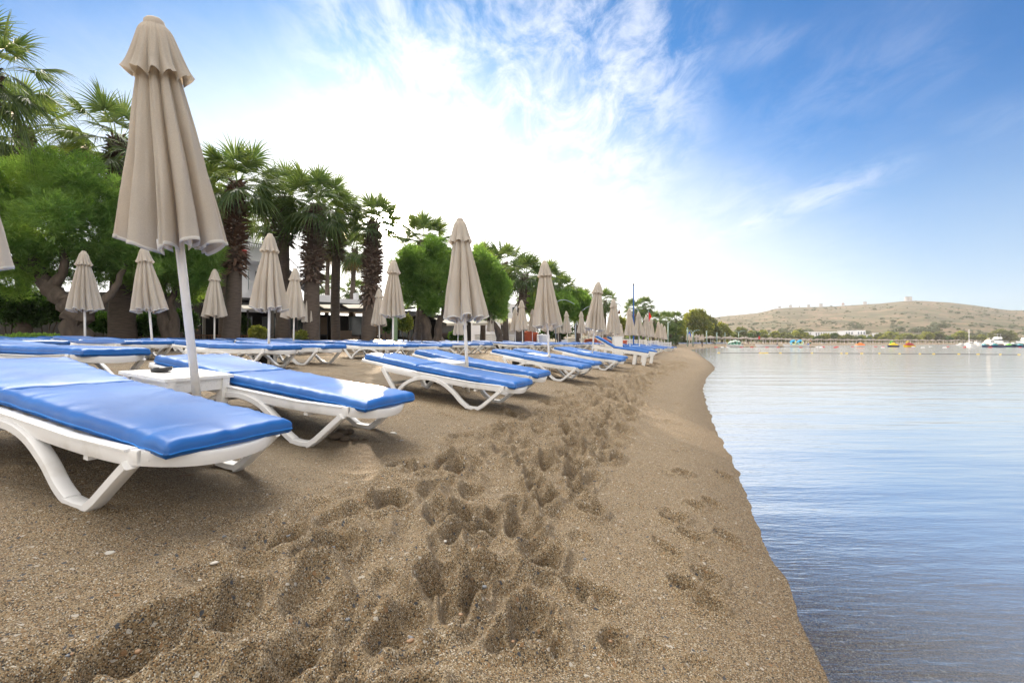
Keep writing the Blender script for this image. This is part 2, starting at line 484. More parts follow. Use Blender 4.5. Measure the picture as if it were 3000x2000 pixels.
def build_beach():
    # polar sheet around the camera, finest in front of the lens, out to the horizon
    ang = np.concatenate([np.linspace(-180, -64, 60, endpoint=False), np.linspace(-64, 60, 620, endpoint=False), np.linspace(60, 180, 60, endpoint=False)])
    ang = np.radians(ang)           # from +y, clockwise positive
    r1 = 0.45 * 1.0062 ** np.arange(0, 640)        # to about 23 m
    r2 = r1[-1] * 1.045 ** np.arange(1, 112)
    R = np.concatenate([r1, r2])
    NR, NA = len(R), len(ang)
    X = R[:, None] * np.sin(ang)[None]; Y = R[:, None] * np.cos(ang)[None]
    Dm = shore_dist(X.ravel(), Y.ravel()).reshape(X.shape)
    Z = smooth_profile(Dm)
    near = np.clip((40 - R) / 20, 0, 1)[:, None]
    land = np.clip((Dm + 0.05) / 0.5, 0, 1)
    Z += near * land * (0.022 * vnoise(X * 1.1, Y * 1.1) + 0.012 * vnoise(X * 3.1 + 9, Y * 3.1))
    Z += np.where(Dm < 0, 0.01 * vnoise(X * 5, Y * 5) * near, 0)
    # trodden band: uneven heaped sand between the loungers and the water
    band = np.exp(-np.abs((Dm - 1.58) / 0.64) ** 3)
    Z += near * band * (0.06 * vnoise(X * 3.0 + 3, Y * 3.0 + 7) - 0.16 * np.abs(vnoise(X * 4.3 + 1, Y * 3.6)) - 0.11 * np.abs(vnoise(X * 8.5, Y * 7.5 + 2)) + 0.055)
    # wider soft lumps between the loungers
    back = np.clip((Dm - 2.6) / 0.8, 0, 1) * near
    Z += back * (0.022 * vnoise(X * 3.5 + 1, Y * 3.5) - 0.03 * np.abs(vnoise(X * 6.5 + 1, Y * 6.5)) + 0.010 * vnoise(X * 12, Y * 12 + 5))
    # footprints: stamped dents with pushed-up rims
    prints = []
    rr = random.Random(3)
    # walking lines follow the shore: sample shore stations
    seg = np.linalg.norm(np.diff(SH, axis=0), axis=1); cum = np.concatenate([[0], np.cumsum(seg)])
    def station(s, d):
        i = min(np.searchsorted(cum, s) - 1, len(SH) - 2); i = max(i, 0)
        t = (s - cum[i]) / seg[i]; a = SH[i] + (SH[i + 1] - SH[i]) * t; e = (SH[i + 1] - SH[i]) / seg[i]
        return a[0] - e[1] * d, a[1] + e[0] * d, math.atan2(e[0], e[1])
    for line in range(13):
        s = rr.uniform(4.5, 5.3); d0 = rr.gauss(1.55, 0.40); side = 1
        while s < 46:
            d0 += rr.gauss(0, 0.03); d0 = min(max(d0, 0.75), 2.45)
            x, y, a = station(s, d0 + side * 0.10)
            prints.append((x, y, a + rr.uniform(-.5, .5), rr.uniform(0.045, 0.07), rr.uniform(0.085, 0.14), rr.uniform(0.038, 0.075)))
            side = -side; s += rr.uniform(0.42, 0.72)
    # single small prints in the smoother strip by the water
    for (px, py) in ((2040, 1455), (2085, 1440), (2010, 1685), (2075, 1650), (2070, 1720), (1975, 1500), (2030, 1540), (2130, 1530), (1960, 1590), (1800, 1880), (1760, 1750), (1690, 1745), (1600, 1900), (2000, 1370), (2120, 1360)):
        z = 0.12
        Yq = (CAM_H - z) * F_PX / (py - 1004.0); Xq = (px - 1500) / F_PX * Yq
        prints.append((Xq, Yq, rr.uniform(-1.2, 1.2), rr.uniform(0.04, 0.055), rr.uniform(0.055, 0.08), rr.uniform(0.035, 0.05)))
    for k in range(110):
        x, y, a = station(rr.uniform(5, 40), rr.uniform(0.25, 1.1))
        prints.append((x, y, rr.uniform(0, 6.3), rr.uniform(0.03, 0.05), rr.uniform(0.04, 0.07), rr.uniform(0.008, 0.02)))
    for k in range(260):
        x, y, a = station(rr.uniform(4, 40), rr.uniform(2.2, 9.0))
        prints.append((x, y, rr.uniform(0, 6.3), rr.uniform(0.045, 0.08), rr.uniform(0.07, 0.13), rr.uniform(0.010, 0.03)))
    lr1 = math.log(1.0062)
    for (x, y, a, w, l, dep) in prints:
        r = math.hypot(x, y); th = math.atan2(x, y)
        if r > R[638] - .5 or r < 0.5: continue
        ext = l * 2.6
        j0 = max(0, int(math.log(max(r - ext, .451) / .45) / lr1)); j1 = min(640, int(math.log((r + ext) / .45) / lr1) + 2)
        i0, i1 = np.searchsorted(ang, [th - ext / r, th + ext / r])
        if i1 - i0 < 2 or j1 - j0 < 2: continue
        xs = X[j0:j1, i0:i1] - x; ys = Y[j0:j1, i0:i1] - y
        u = xs * math.cos(a) - ys * math.sin(a); v = xs * math.sin(a) + ys * math.cos(a)
        wob = 1 + 0.30 * np.sin(3 * np.arctan2(v, u) + x * 40) * 0.6
        q = (u / w) ** 2 + (v / l) ** 2
        q = q * wob
        Z[j0:j1, i0:i1] += -dep * np.exp(-q ** 1.8 * 0.8) + dep * 0.50 * np.exp(-((np.sqrt(q) - 1.42) / 0.30) ** 2)
    Z += near * land * (0.0055 * vnoise(X * 24, Y * 24) + 0.006 * vnoise(X * 11, Y * 11 + 3) + 0.002 * vnoise(X * 70, Y * 70))
    verts = np.stack([X, Y, Z], -1).reshape(-1, 3)
    verts = np.concatenate([verts, [[0, 0, ground(0, 0)]]])
    j, i = np.meshgrid(np.arange(NR - 1), np.arange(NA), indexing='ij')
    i2 = (i + 1) % NA
    faces = np.stack([j * NA + i, (j + 1) * NA + i, (j + 1) * NA + i2, j * NA + i2], -1).reshape(-1, 4)[:, ::-1]
    return verts, faces, NA

def sand_material():
    m = bpy.data.materials.new('coarse_sand'); m.use_nodes = True
    N, L = m.node_tree.nodes, m.node_tree.links
    b = N['Principled BSDF']
    geo = N.new('ShaderNodeNewGeometry'); P = geo.outputs['Position']
    v1 = N.new('ShaderNodeTexVoronoi'); v1.inputs['Scale'].default_value = 310; L.new(P, v1.inputs['Vector'])
    v2 = N.new('ShaderNodeTexVoronoi'); v2.inputs['Scale'].default_value = 95; L.new(P, v2.inputs['Vector'])
    sepc = N.new('ShaderNodeSeparateColor'); L.new(v1.outputs['Color'], sepc.inputs[0])
    ramp = N.new('ShaderNodeValToRGB'); cr = ramp.color_ramp; cr.interpolation = 'CONSTANT'
    _k = 0.70
    cols = [(0.0, (0.030, 0.030, 0.034)), (0.10, (0.11, 0.085, 0.058)), (0.24, (0.21, 0.155, 0.095)), (0.42, (0.31, 0.235, 0.145)),
            (0.60, (0.38, 0.30, 0.205)), (0.74, (0.26, 0.15, 0.065)), (0.83, (0.44, 0.385, 0.30)), (0.93, (0.60, 0.58, 0.54)), (0.985, (0.10, 0.11, 0.13))]
    while len(cr.elements) < len(cols): cr.elements.new(0.5)
    for e, (p, c) in zip(cr.elements, cols):
        e.position = p; e.color = (_k * c[0], _k * c[1] * .95, _k * c[2] * .84) + (1,)
    L.new(sepc.outputs[0], ramp.inputs[0])
    sep2 = N.new('ShaderNodeSeparateColor'); L.new(v2.outputs['Color'], sep2.inputs[0])
    big = N.new('ShaderNodeMapRange'); L.new(sep2.outputs[0], big.inputs[0]); big.inputs[1].default_value = 0.982; big.inputs[2].default_value = 0.985
    mixb = N.new('ShaderNodeMix'); mixb.data_type = 'RGBA'; L.new(big.outputs[0], mixb.inputs[0]); L.new(ramp.outputs[0], mixb.inputs[6])
    rp2 = N.new('ShaderNodeValToRGB'); rp2.color_ramp.interpolation = 'CONSTANT'
    rp2.color_ramp.elements[0].color = (0.05, 0.055, 0.065, 1); rp2.color_ramp.elements[1].position = 0.4; rp2.color_ramp.elements[1].color = (0.38, 0.35, 0.30, 1)
    e = rp2.color_ramp.elements.new(0.75); e.color = (0.24, 0.14, 0.07, 1)
    L.new(sep2.outputs[1], rp2.inputs[0]); L.new(rp2.outputs[0], mixb.inputs[7])
    # patches: fine grey packed sand against coarse warm grit; damp strip at the water
    nz = N.new('ShaderNodeTexNoise'); nz.inputs['Scale'].default_value = 0.9; nz.inputs['Detail'].default_value = 6; L.new(P, nz.inputs['Vector'])
    pr = N.new('ShaderNodeMapRange'); L.new(nz.outputs['Fac'], pr.inputs[0]); pr.inputs[1].default_value = 0.42; pr.inputs[2].default_value = 0.62
    att = N.new('ShaderNodeAttribute'); att.attribute_name = 'shore'
    da = N.new('ShaderNodeMapRange'); L.new(att.outputs['Fac'], da.inputs[0]); da.inputs[1].default_value = 2.1; da.inputs[2].default_value = 3.1
    pm = N.new('ShaderNodeMath'); pm.operation = 'MULTIPLY'; L.new(pr.outputs[0], pm.inputs[0]); L.new(da.outputs[0], pm.inputs[1])
    pm2 = N.new('ShaderNodeMath'); pm2.operation = 'MULTIPLY'; L.new(pm.outputs[0], pm2.inputs[0]); pm2.inputs[1].default_value = 0.75
    mixp = N.new('ShaderNodeMix'); mixp.data_type = 'RGBA'; L.new(pm2.outputs[0], mixp.inputs[0]); L.new(mixb.outputs[2], mixp.inputs[6]); mixp.inputs[7].default_value = (0.130, 0.105, 0.074, 1)
    # wet
    wet = N.new('ShaderNodeMapRange'); L.new(att.outputs['Fac'], wet.inputs[0]); wet.inputs[1].default_value = 0.45; wet.inputs[2].default_value = 0.0
    wmul = N.new('ShaderNodeMix'); wmul.data_type = 'RGBA'; wmul.blend_type = 'MULTIPLY'; L.new(wet.outputs[0], wmul.inputs[0]); L.new(mixp.outputs[2], wmul.inputs[6]); wmul.inputs[7].default_value = (0.72, 0.70, 0.68, 1)
    L.new(wmul.outputs[2], b.inputs['Base Color'])
    b.inputs['Roughness'].default_value = 0.85; b.inputs['Specular IOR Level'].default_value = 0.3
    b1 = N.new('ShaderNodeBump'); b1.inputs['Distance'].default_value = 0.0030; b1.invert = True; L.new(v1.outputs['Distance'], b1.inputs['Height'])
    n3 = N.new('ShaderNodeTexNoise'); n3.inputs['Scale'].default_value = 28; n3.inputs['Detail'].default_value = 6; n3.inputs['Roughness'].default_value = 0.65; L.new(P, n3.inputs['Vector'])
    b2 = N.new('ShaderNodeBump'); b2.inputs['Distance'].default_value = 0.012; L.new(n3.outputs['Fac'], b2.inputs['Height']); L.new(b1.outputs[0], b2.inputs['Normal'])
    L.new(b2.outputs[0], b.inputs['Normal'])
    return m
M['sand'] = sand_material()
bv, bf, NA_ = build_beach()
beach = np_mesh('beach', bv, bf, M['sand'])
cfan = bpy.data.meshes.new('x') if False else None
at_ = beach.data.attributes.new('shore', 'FLOAT', 'POINT')
at_.data.foreach_set('value', shore_dist(bv[:, 0], bv[:, 1]).astype(np.float32))
tag(beach, kind='structure')

# ------------------------------------------------------------------ water
def water_material():
    m = bpy.data.materials.new('calm_sea_water'); m.use_nodes = True
    N, L = m.node_tree.nodes, m.node_tree.links
    N.clear()
    out = N.new('ShaderNodeOutputMaterial')
    geo = N.new('ShaderNodeNewGeometry'); P = geo.outputs['Position']
    def nz(scale, detail, rot, sc_, dist=0.0):
        mp_ = N.new('ShaderNodeMapping'); mp_.inputs['Rotation'].default_value = (0, 0, math.radians(rot)); mp_.inputs['Scale'].default_value = sc_
        L.new(P, mp_.inputs[0])
        n = N.new('ShaderNodeTexNoise'); n.inputs['Scale'].default_value = scale; n.inputs['Detail'].default_value = detail; n.inputs['Distortion'].default_value = dist
        L.new(mp_.outputs[0], n.inputs['Vector']); return n.outputs['Fac']
    swell = nz(0.8, 3, 8, (0.35, 1.6, 1))
    rip = nz(5.0, 4, -28, (0.35, 1.8, 1), 0.5)
    fine = nz(24.0, 3, -50, (0.4, 1.6, 1), 0.4)
    att = N.new('ShaderNodeAttribute'); att.attribute_name = 'shore'
    nearm = N.new('ShaderNodeMapRange'); L.new(att.outputs['Fac'], nearm.inputs[0]); nearm.inputs[1].default_value = -2.2; nearm.inputs[2].default_value = -0.1; nearm.inputs[3].default_value = 0.12; nearm.inputs[4].default_value = 1.0
    b1 = N.new('ShaderNodeBump'); b1.inputs['Distance'].default_value = 0.024; L.new(swell, b1.inputs['Height'])
    b2 = N.new('ShaderNodeBump'); b2.inputs['Distance'].default_value = 0.0045; L.new(rip, b2.inputs['Height']); L.new(b1.outputs[0], b2.inputs['Normal'])
    fm = N.new('ShaderNodeMath'); fm.operation = 'MULTIPLY'; L.new(fine, fm.inputs[0]); L.new(nearm.outputs[0], fm.inputs[1])
    b3 = N.new('ShaderNodeBump'); b3.inputs['Distance'].default_value = 0.0026; L.new(fm.outputs[0], b3.inputs['Height']); L.new(b2.outputs[0], b3.inputs['Normal'])
    fr = N.new('ShaderNodeFresnel'); fr.inputs['IOR'].default_value = 1.36; L.new(b3.outputs[0], fr.inputs['Normal'])
    gl = N.new('ShaderNodeBsdfGlossy'); gl.inputs['Roughness'].default_value = 0.11; gl.inputs['Color'].default_value = (1, 0.98, 0.95, 1); L.new(b3.outputs[0], gl.inputs['Normal'])
    # body: clear over the shallows, grey-green with depth
    tr = N.new('ShaderNodeBsdfTransparent')
    depth = N.new('ShaderNodeMapRange'); L.new(att.outputs['Fac'], depth.inputs[0]); depth.inputs[1].default_value = 0.0; depth.inputs[2].default_value = -3.0
    tcol = N.new('ShaderNodeMix'); tcol.data_type = 'RGBA'; L.new(depth.outputs[0], tcol.inputs[0]); tcol.inputs[6].default_value = (0.86, 0.90, 0.92, 1); tcol.inputs[7].default_value = (0.12, 0.20, 0.24, 1)
    L.new(tcol.outputs[2], tr.inputs[0])
    df = N.new('ShaderNodeBsdfDiffuse'); df.inputs[0].default_value = (0.48, 0.46, 0.42, 1)
    dm = N.new('ShaderNodeMixShader'); dfac = N.new('ShaderNodeMath'); dfac.operation = 'MULTIPLY'; L.new(depth.outputs[0], dfac.inputs[0]); dfac.inputs[1].default_value = 0.9
    L.new(dfac.outputs[0], dm.inputs[0]); L.new(tr.outputs[0], dm.inputs[1]); L.new(df.outputs[0], dm.inputs[2])
    ms = N.new('ShaderNodeMixShader'); fb = N.new('ShaderNodeMapRange'); L.new(fr.outputs[0], fb.inputs[0]); fb.interpolation_type = 'SMOOTHSTEP'; fb.inputs[1].default_value = 0.02; fb.inputs[2].default_value = 0.24; fb.inputs[3].default_value = 0.03; fb.inputs[4].default_value = 0.88
    L.new(fb.outputs[0], ms.inputs[0]); L.new(dm.outputs[0], ms.inputs[1]); L.new(gl.outputs[0], ms.inputs[2])
    L.new(ms.outputs[0], out.inputs[0])
    return m
M['water'] = water_material()
def build_water():
    # strips running out from just under the beach, following the waterline
    ds = np.concatenate([[1.0, 0.3, 0.1, 0.0, -0.05, -0.1, -0.2, -0.35, -0.6, -1, -1.6, -2.4, -3.6, -5, -8, -14, -25, -45, -80, -160]])
    xs = []; ys = []
    ang = np.radians(np.linspace(-60, 150, 260)); R = 0.45 * 1.035 ** np.arange(0, 262)
    X = R[:, None] * np.sin(ang); Y = R[:, None] * np.cos(ang)
    D = shore_dist(X.ravel(), Y.ravel())
    keepv = D.reshape(X.shape) < 1.2 * np.maximum(1, R[:, None] * .03)
    NR, NA = X.shape
    j, i = np.meshgrid(np.arange(NR - 1), np.arange(NA - 1), indexing='ij')
    q = np.stack([j * NA + i, j * NA + i + 1, (j + 1) * NA + i + 1, (j + 1) * NA + i], -1).reshape(-1, 4)
    k = keepv.ravel()
    q = q[k[q].all(1)]
    used = np.unique(q); remap = -np.ones(NR * NA, int); remap[used] = np.arange(len(used))
    V = np.stack([X.ravel()[used], Y.ravel()[used], np.zeros(len(used))], -1)
    return V, remap[q], D[used]
wv, wf, wd = build_water()
sea = np_mesh('sea', wv, wf, M['water'])
a_ = sea.data.attributes.new('shore', 'FLOAT', 'POINT'); a_.data.foreach_set('value', wd.astype(np.float32))
tag(sea, kind='structure')

# ------------------------------------------------------------------ hill across the bay
RIDGE = [(1400, 990), (1700, 975), (1900, 955), (2000, 943), (2073, 932), (2129, 925), (2176, 921), (2218, 917), (2251, 910), (2265, 905), (2311, 901), (2368, 899.5), (2450, 897), (2527, 892), (2579, 889),
         (2617, 885), (2655, 881), (2706, 881.5), (2783, 886), (2859, 895), (2910, 903), (2961, 909), (3000, 909), (3200, 915), (3600, 940), (4200, 985)]
RY = 1150.0; BY = 470.0
def hill_point(px, s, lump=True):
    """s 0 at the foot, 1 on the ridge, above 1 behind it"""
    ridge = np.interp(px, [p[0] for p in RIDGE], [p[1] for p in RIDGE])
    H = (1004.0 - ridge) / F_PX * RY + CAM_H
    Yw = BY + (RY - BY) * s
    t = (px - 1500.0) / F_PX
    Yc = Yw
    x = t * Yc
    z = np.where(s <= 1, 3.0 + (H - 3.0) * (np.clip(s, 0, 1) ** 1.12), H - (s - 1) * 160)
    if lump:
        a = np.clip(s * 4, 0, 1) * np.clip((1.0 - s) * 5, 0, 1)
        z = z + a * (7 * vnoise(x / 90, Yc / 90) + 3.0 * vnoise(x / 30 + 5, Yc / 30))
    return x, Yc, z
def hill_z(px, s):
    return [float(q) for q in hill_point(np.array(px, float), np.array(s, float))]
pxs = np.linspace(1400, 4200, 420); ss = np.concatenate([[-0.06], np.linspace(0, 1.0, 110), np.linspace(1.03, 1.6, 8)])
PX, SS = np.meshgrid(pxs, ss)
hx, hy, hz = hill_point(PX, SS)
hz[0] = -3
hv = np.stack([hx, hy, hz], -1).reshape(-1, 3)
j, i = np.meshgrid(np.arange(len(ss) - 1), np.arange(len(pxs) - 1), indexing='ij'); n_ = len(pxs)
hf = np.stack([j * n_ + i, j * n_ + i + 1, (j + 1) * n_ + i + 1, (j + 1) * n_ + i], -1).reshape(-1, 4)
def hill_material():
    m = bpy.data.materials.new('dry_hillside'); m.use_nodes = True
    N, L = m.node_tree.nodes, m.node_tree.links; b = N['Principled BSDF']
    geo = N.new('ShaderNodeNewGeometry'); P = geo.outputs['Position']
    n1 = N.new('ShaderNodeTexNoise'); n1.inputs['Scale'].default_value = 0.022; n1.inputs['Detail'].default_value = 9; n1.inputs['Roughness'].default_value = 0.65; L.new(P, n1.inputs['Vector'])
    r1 = N.new('ShaderNodeValToRGB'); L.new(n1.outputs['Fac'], r1.inputs[0])
    r1.color_ramp.elements[0].position = 0.34; r1.color_ramp.elements[0].color = (0.23, 0.16, 0.11, 1)
    r1.color_ramp.elements[1].position = 0.66; r1.color_ramp.elements[1].color = (0.055, 0.06, 0.035, 1)
    e = r1.color_ramp.elements.new(0.5); e.color = (0.13, 0.105, 0.068, 1)
    n2 = N.new('ShaderNodeTexNoise'); n2.inputs['Scale'].default_value = 0.16; n2.inputs['Detail'].default_value = 5; L.new(P, n2.inputs['Vector'])
    r2 = N.new('ShaderNodeMapRange'); L.new(n2.outputs['Fac'], r2.inputs[0]); r2.inputs[1].default_value = 0.53; r2.inputs[2].default_value = 0.62
    mx = N.new('ShaderNodeMix'); mx.data_type = 'RGBA'; L.new(r2.outputs[0], mx.inputs[0]); L.new(r1.outputs[0], mx.inputs[6]); mx.inputs[7].default_value = (0.085, 0.105, 0.05, 1)
    L.new(mx.outputs[2], b.inputs['Base Color']); b.inputs['Roughness'].default_value = 0.95; b.inputs['Specular IOR Level'].default_value = 0.1
    return m
M['hill'] = hill_material()
hill = np_mesh('hill', hv, hf, M['hill'])
tag(hill, kind='structure')
# ------------------------------------------------------------------ sun loungers
def cushion(l, hw, th, x0, seed, nx=64, ny=26, bow=0.004, puff=1.0, material_=None, name='seat_cushion', parent=None, foot_bulge=False):
    """vinyl mattress from x0 to x0+l, base at z 0"""
    r = np.random.RandomState(seed)
    edge_r = 0.016
    # non-uniform parameter: dense near the edges
    def par(n):
        t = np.linspace(-1, 1, n); return np.sign(t) * (1 - (1 - np.abs(t)) ** 1.35)
    u = par(nx); v = par(ny)
    U, V = np.meshgrid(u, v, indexing='ij')
    def plan(U, V):
        x = x0 + l / 2 + U * l / 2; y = V * hw
        # edges bow in a little between the corners, corners stand out as points
        y = y * (1 - bow / hw * (1 - np.abs(U) ** 6) * np.abs(V) ** 3)
        x = x - np.sign(U) * bow * (1 - np.abs(V) ** 6) * np.abs(U) ** 5
        return x, y
    X, Y = plan(U, V)
    ex = l / 2 * (1 - np.abs(U)); ey = hw * (1 - np.abs(V)); e = np.minimum(ex, ey)
    off = r.rand(4) * 100
    Z = th - 0.013 * np.exp(-e / 0.010) - 0.006 * np.exp(-e / 0.06) + 0.008 * puff * (1 - U ** 4) * (1 - V ** 4)
    along = np.where(ey < ex, X * 1.0, Y * 1.0)
    puck = vnoise(along * 16 + off[0], np.where(ey < ex, np.sign(V), np.sign(U) * 7) * 3.7 + e * 2 + off[1])
    puck2 = vnoise(along * 42 + off[2], np.where(ey < ex, np.sign(V), np.sign(U) * 7) * 5.1 + e * 5)
    Z += (0.020 * puck + 0.010 * puck2) * np.exp(-e / 0.055) * (puff * .6 + .4)
    Z += 0.010 * puff * vnoise(X * 3.2 + off[3], Y * 5 + off[1]) - 0.010 * puff * np.abs(vnoise((X + Y * .8) * 9 + off[0], (Y - X * .5) * 3.0)) * np.clip(vnoise(X * 2 + off[2], Y * 2) * 4 + .6, 0, 1)
    # sharp creases running in from the edges
    for k in range(9):
        cx, cy = r.uniform(-.9, .9), r.choice([-1, 1]); ln = r.uniform(0.25, 0.6); a = r.uniform(-.5, .5)
        dd = (U - cx) - a * (cy - V) * cy * 0.3
        Z -= 0.010 * (puff * .5 + .45) * np.exp(-(dd * l / 2 / 0.009) ** 2) * np.exp(-((1 - V * cy) / ln) ** 2)
        Z += 0.006 * puff * np.exp(-((dd * l / 2 - 0.022) / 0.014) ** 2) * np.exp(-((1 - V * cy) / ln) ** 2)
    # perimeter loop (indices into the top grid), then wall rings
    idx = np.arange(nx * ny).reshape(nx, ny)
    per = np.concatenate([idx[:-1, 0], idx[-1, :-1], idx[:0:-1, -1], idx[0, :0:-1]])
    verts = np.stack([X, Y, Z], -1).reshape(-1, 3)
    pu, pv = U.ravel()[per], V.ravel()[per]
    P = verts[per]
    cxm = x0 + l / 2
    nrm = np.stack([np.where(np.abs(pu) > 0.999, np.sign(pu), 0), np.where(np.abs(pv) > 0.999, np.sign(pv), 0)], -1).astype(float)
    nrm /= np.maximum(np.linalg.norm(nrm, axis=1, keepdims=True), 1e-6)
    rings = [P]
    pk = (vnoise(P[:, 0] * 22 + off[0], P[:, 1] * 22 + off[1]))
    for (zz, out) in ((0.86, 0.006), (0.62, 0.0085), (0.46, 0.0085), (0.40, 0.0105), (0.36, 0.0075), (0.16, 0.006), (0.0, -0.006)):
        Q = P.copy()
        Q[:, :2] = P[:, :2] + nrm * (out + 0.006 * pk[:, None] * (1 if zz not in (0.0,) else 0))
        Q[:, 2] = (P[:, 2]) * zz
        rings.append(Q)
    allv = [verts] + rings[1:]
    n0 = nx * ny; m = len(per)
    faces = []
    a = idx[:-1, :-1].ravel(); b = idx[1:, :-1].ravel(); c = idx[1:, 1:].ravel(); d = idx[:-1, 1:].ravel()
    faces.append(np.stack([a, b, c, d], -1))
    prev = per
    for k in range(1, len(rings)):
        cur = n0 + (k - 1) * m + np.arange(m)
        faces.append(np.stack([prev, cur, np.roll(cur, -1), np.roll(prev, -1)], -1))
        prev = cur
    # bottom: reuse a strip fan by pairing opposite sides
    bot = n0 + (len(rings) - 2) * m + np.arange(m)
    half = m // 2
    A = bot[:half]; B = bot[::-1][:half]
    faces.append(np.stack([A[:-1], B[:-1], B[1:], A[1:]], -1))
    o = np_mesh(name, np.concatenate(allv), np.concatenate(faces), material_ or M['vinyl'], parent)
    if nx > 40 and parent is not None:
        for zz, nm in ((rings[4], 'piping'),):
            tb = MB(); pts = [Vector(q) for q in zz[::2]]; pts.append(pts[0])
            tb.tube(pts, 0.0034, 5, cap=False); tb.build(nm, M['piping'], o, smooth=True)
    return o

def smooth_path(pts, n=4):
    P = [Vector(p) for p in pts]; out = []
    for i in range(len(P) - 1):
        p0 = P[max(i - 1, 0)]; p1 = P[i]; p2 = P[i + 1]; p3 = P[min(i + 2, len(P) - 1)]
        for k in range(n):
            t = k / n
            out.append(0.5 * ((2 * p1) + (p2 - p0) * t + (2 * p0 - 5 * p1 + 4 * p2 - p3) * t * t + (3 * p1 - p0 - 3 * p2 + p3) * t ** 3))
    out.append(P[-1]); return out

def make_lounger(seed=1, high=True, back=0.07, vinyl=None, plastic=None, puff=1.0):
    """feet at the origin end (x=0), head at x=1.9; z=0 is the sand"""
    vinyl = vinyl or M['vinyl']; plastic = plastic or M['plastic']
    root = empty('sun_lounger')
    W = 0.335; RZ = 0.255
    # frame: side rails that dip at the foot, bowed foot rail, slats
    fr = MB()
    n = 4 if high else 2
    for s in (-1, 1):
        pts = [(0.10, s * (W - .012), RZ + .030), (0.20, s * W, RZ + 0.022), (0.45, s * W, RZ + 0.006), (0.8, s * W, RZ + .002), (1.24, s * W, RZ + .002), (1.62, s * W, RZ + .006)]
        fr.sweep(smooth_path(pts, n), 0.035, 0.062)
        # thin upper lip
        fr.sweep([(0.14, s * (W + .004), RZ + 0.058), (0.5, s * (W + .004), RZ + 0.036), (1.22, s * (W + .004), RZ + 0.036)], 0.05, 0.010)
    bowp = []
    for k in range(13):
        t = -1 + 2 * k / 12
        bowp.append(Vector((0.105 - 0.115 * (1 - abs(t) ** 2.6), t * (W - .012), RZ + 0.030 - 0.022 * (1 - t * t))))
    # bow as a vertical plate
    for a, b in zip(bowp[:-1], bowp[1:]):
        pass
    nb = len(fr.v)
    for p in bowp:
        d = Vector((p.x - 0.35, p.y * .5, 0)).normalized()
        for (o, z) in ((0.012, 0.030), (0.018, 0.016), (0.004, -0.034), (-0.012, -0.034), (-0.012, 0.030)):
            fr.v.append(tuple(p + d * o + Vector((0, 0, z))))
    for i in range(len(bowp) - 1):
        for k in range(5):
            a = nb + i * 5 + k; b = nb + i * 5 + (k + 1) % 5
            fr.f.append((a, a + 5, b + 5, b)); fr.m.append(0)
    for i in range(9 if high else 5):
        x = 0.12 + i * (1.06 / (8 if high else 4))
        fr.box((x, 0, RZ + 0.024), (0.085, 2 * W - .05, 0.014))
    fr.box((1.235, 0, RZ), (0.04, 2 * W - 0.04, 0.03))
    o = fr.build('frame', plastic, root); autosmooth(o, 50)
    # backrest frame
    bf = MB()
    hx, hz = 1.20, RZ + 0.038
    ex, ez = hx + 0.72 * math.cos(back), hz + 0.72 * math.sin(back)
    for s in (-1, 1):
        bf.sweep([(hx, s * (W - .02), hz - .012), ((hx + ex) / 2, s * (W - .02), (hz + ez) / 2 - .012), (ex, s * (W - .02), ez - .012)], 0.032, 0.036)
    for i in range(5):
        t = 0.08 + i * 0.2
        bf.box((hx + (ex - hx) * t, 0, hz + (ez - hz) * t - .004), (0.09, 2 * W - .07, 0.012), Matrix.Rotation(-back, 3, 'Y'))
    bf.box((ex, 0, ez - .008), (0.035, 2 * W - .02, 0.035), Matrix.Rotation(-back, 3, 'Y'))
    autosmooth(bf.build('backrest_frame', plastic, root), 50)
    # legs: serpentine arch legs each side plus straight rear legs
    for s in (-1, 1):
        y = s * (W + 0.006)
        lg = MB()
        arch = [(1.375, y, 0.030), (1.30, y, 0.125), (1.17, y, 0.210), (1.00, y, 0.247), (0.83, y, 0.225), (0.68, y, 0.150), (0.57, y, 0.065), (0.49, y, 0.024)]
        pa = smooth_path(arch, n)
        lg.sweep(pa, [0.058] * len(pa), [0.042] * len(pa))
        lg.sweep([(0.505, y, 0.021), (0.43, y, 0.018), (0.355, y, 0.026)], 0.060, 0.036)
        lg.sweep([(0.375, y, 0.012), (0.31, y, 0.065), (0.17, y, 0.215), (0.13, y, 0.256)], 0.058, 0.040)
        if high:   # open back of the moulded strut: small ribs
            for k in range(4):
                t = 0.2 + k * 0.2
                lg.box((0.365 - 0.235 * t + .0, y - s * .030, 0.03 + 0.235 * t), (0.036, 0.012, 0.006), Matrix.Rotation(0.8, 3, 'Y'))
        autosmooth(lg.build('leg', plastic, root), 45)
        rl = MB()
        rl.sweep([(1.36, y, 0.016), (1.42, y, 0.030), (1.50, y, 0.12), (1.62, y, 0.262)], [0.058, 0.056, 0.05, 0.05], [0.032, 0.040, 0.04, 0.045])
        autosmooth(rl.build('leg', plastic, root), 45)
    # cross brace of the front feet
    cb = MB(); cb.box((0.43, 0, 0.215), (0.03, 2 * W, 0.02)); cb.build('stretcher', plastic, root)
    cb = MB(); cb.box((1.50, 0, 0.10), (0.03, 2 * W, 0.03)); cb.build('stretcher', plastic, root)
    q = (64, 26) if high else (22, 10)
    c = cushion(1.205, 0.303, 0.079, -0.010, seed, q[0], q[1], puff=puff, material_=vinyl, name='seat_cushion', parent=root)
    c.location = (0, 0, RZ + 0.040)
    c2 = cushion(0.70, 0.301, 0.079, 0.006, seed + 50, max(16, q[0] * 2 // 3), q[1], puff=puff, material_=vinyl, name='back_cushion', parent=root)
    c2.location = (hx, 0, hz + 0.002); c2.rotation_euler = (0, -back, 0)
    return root

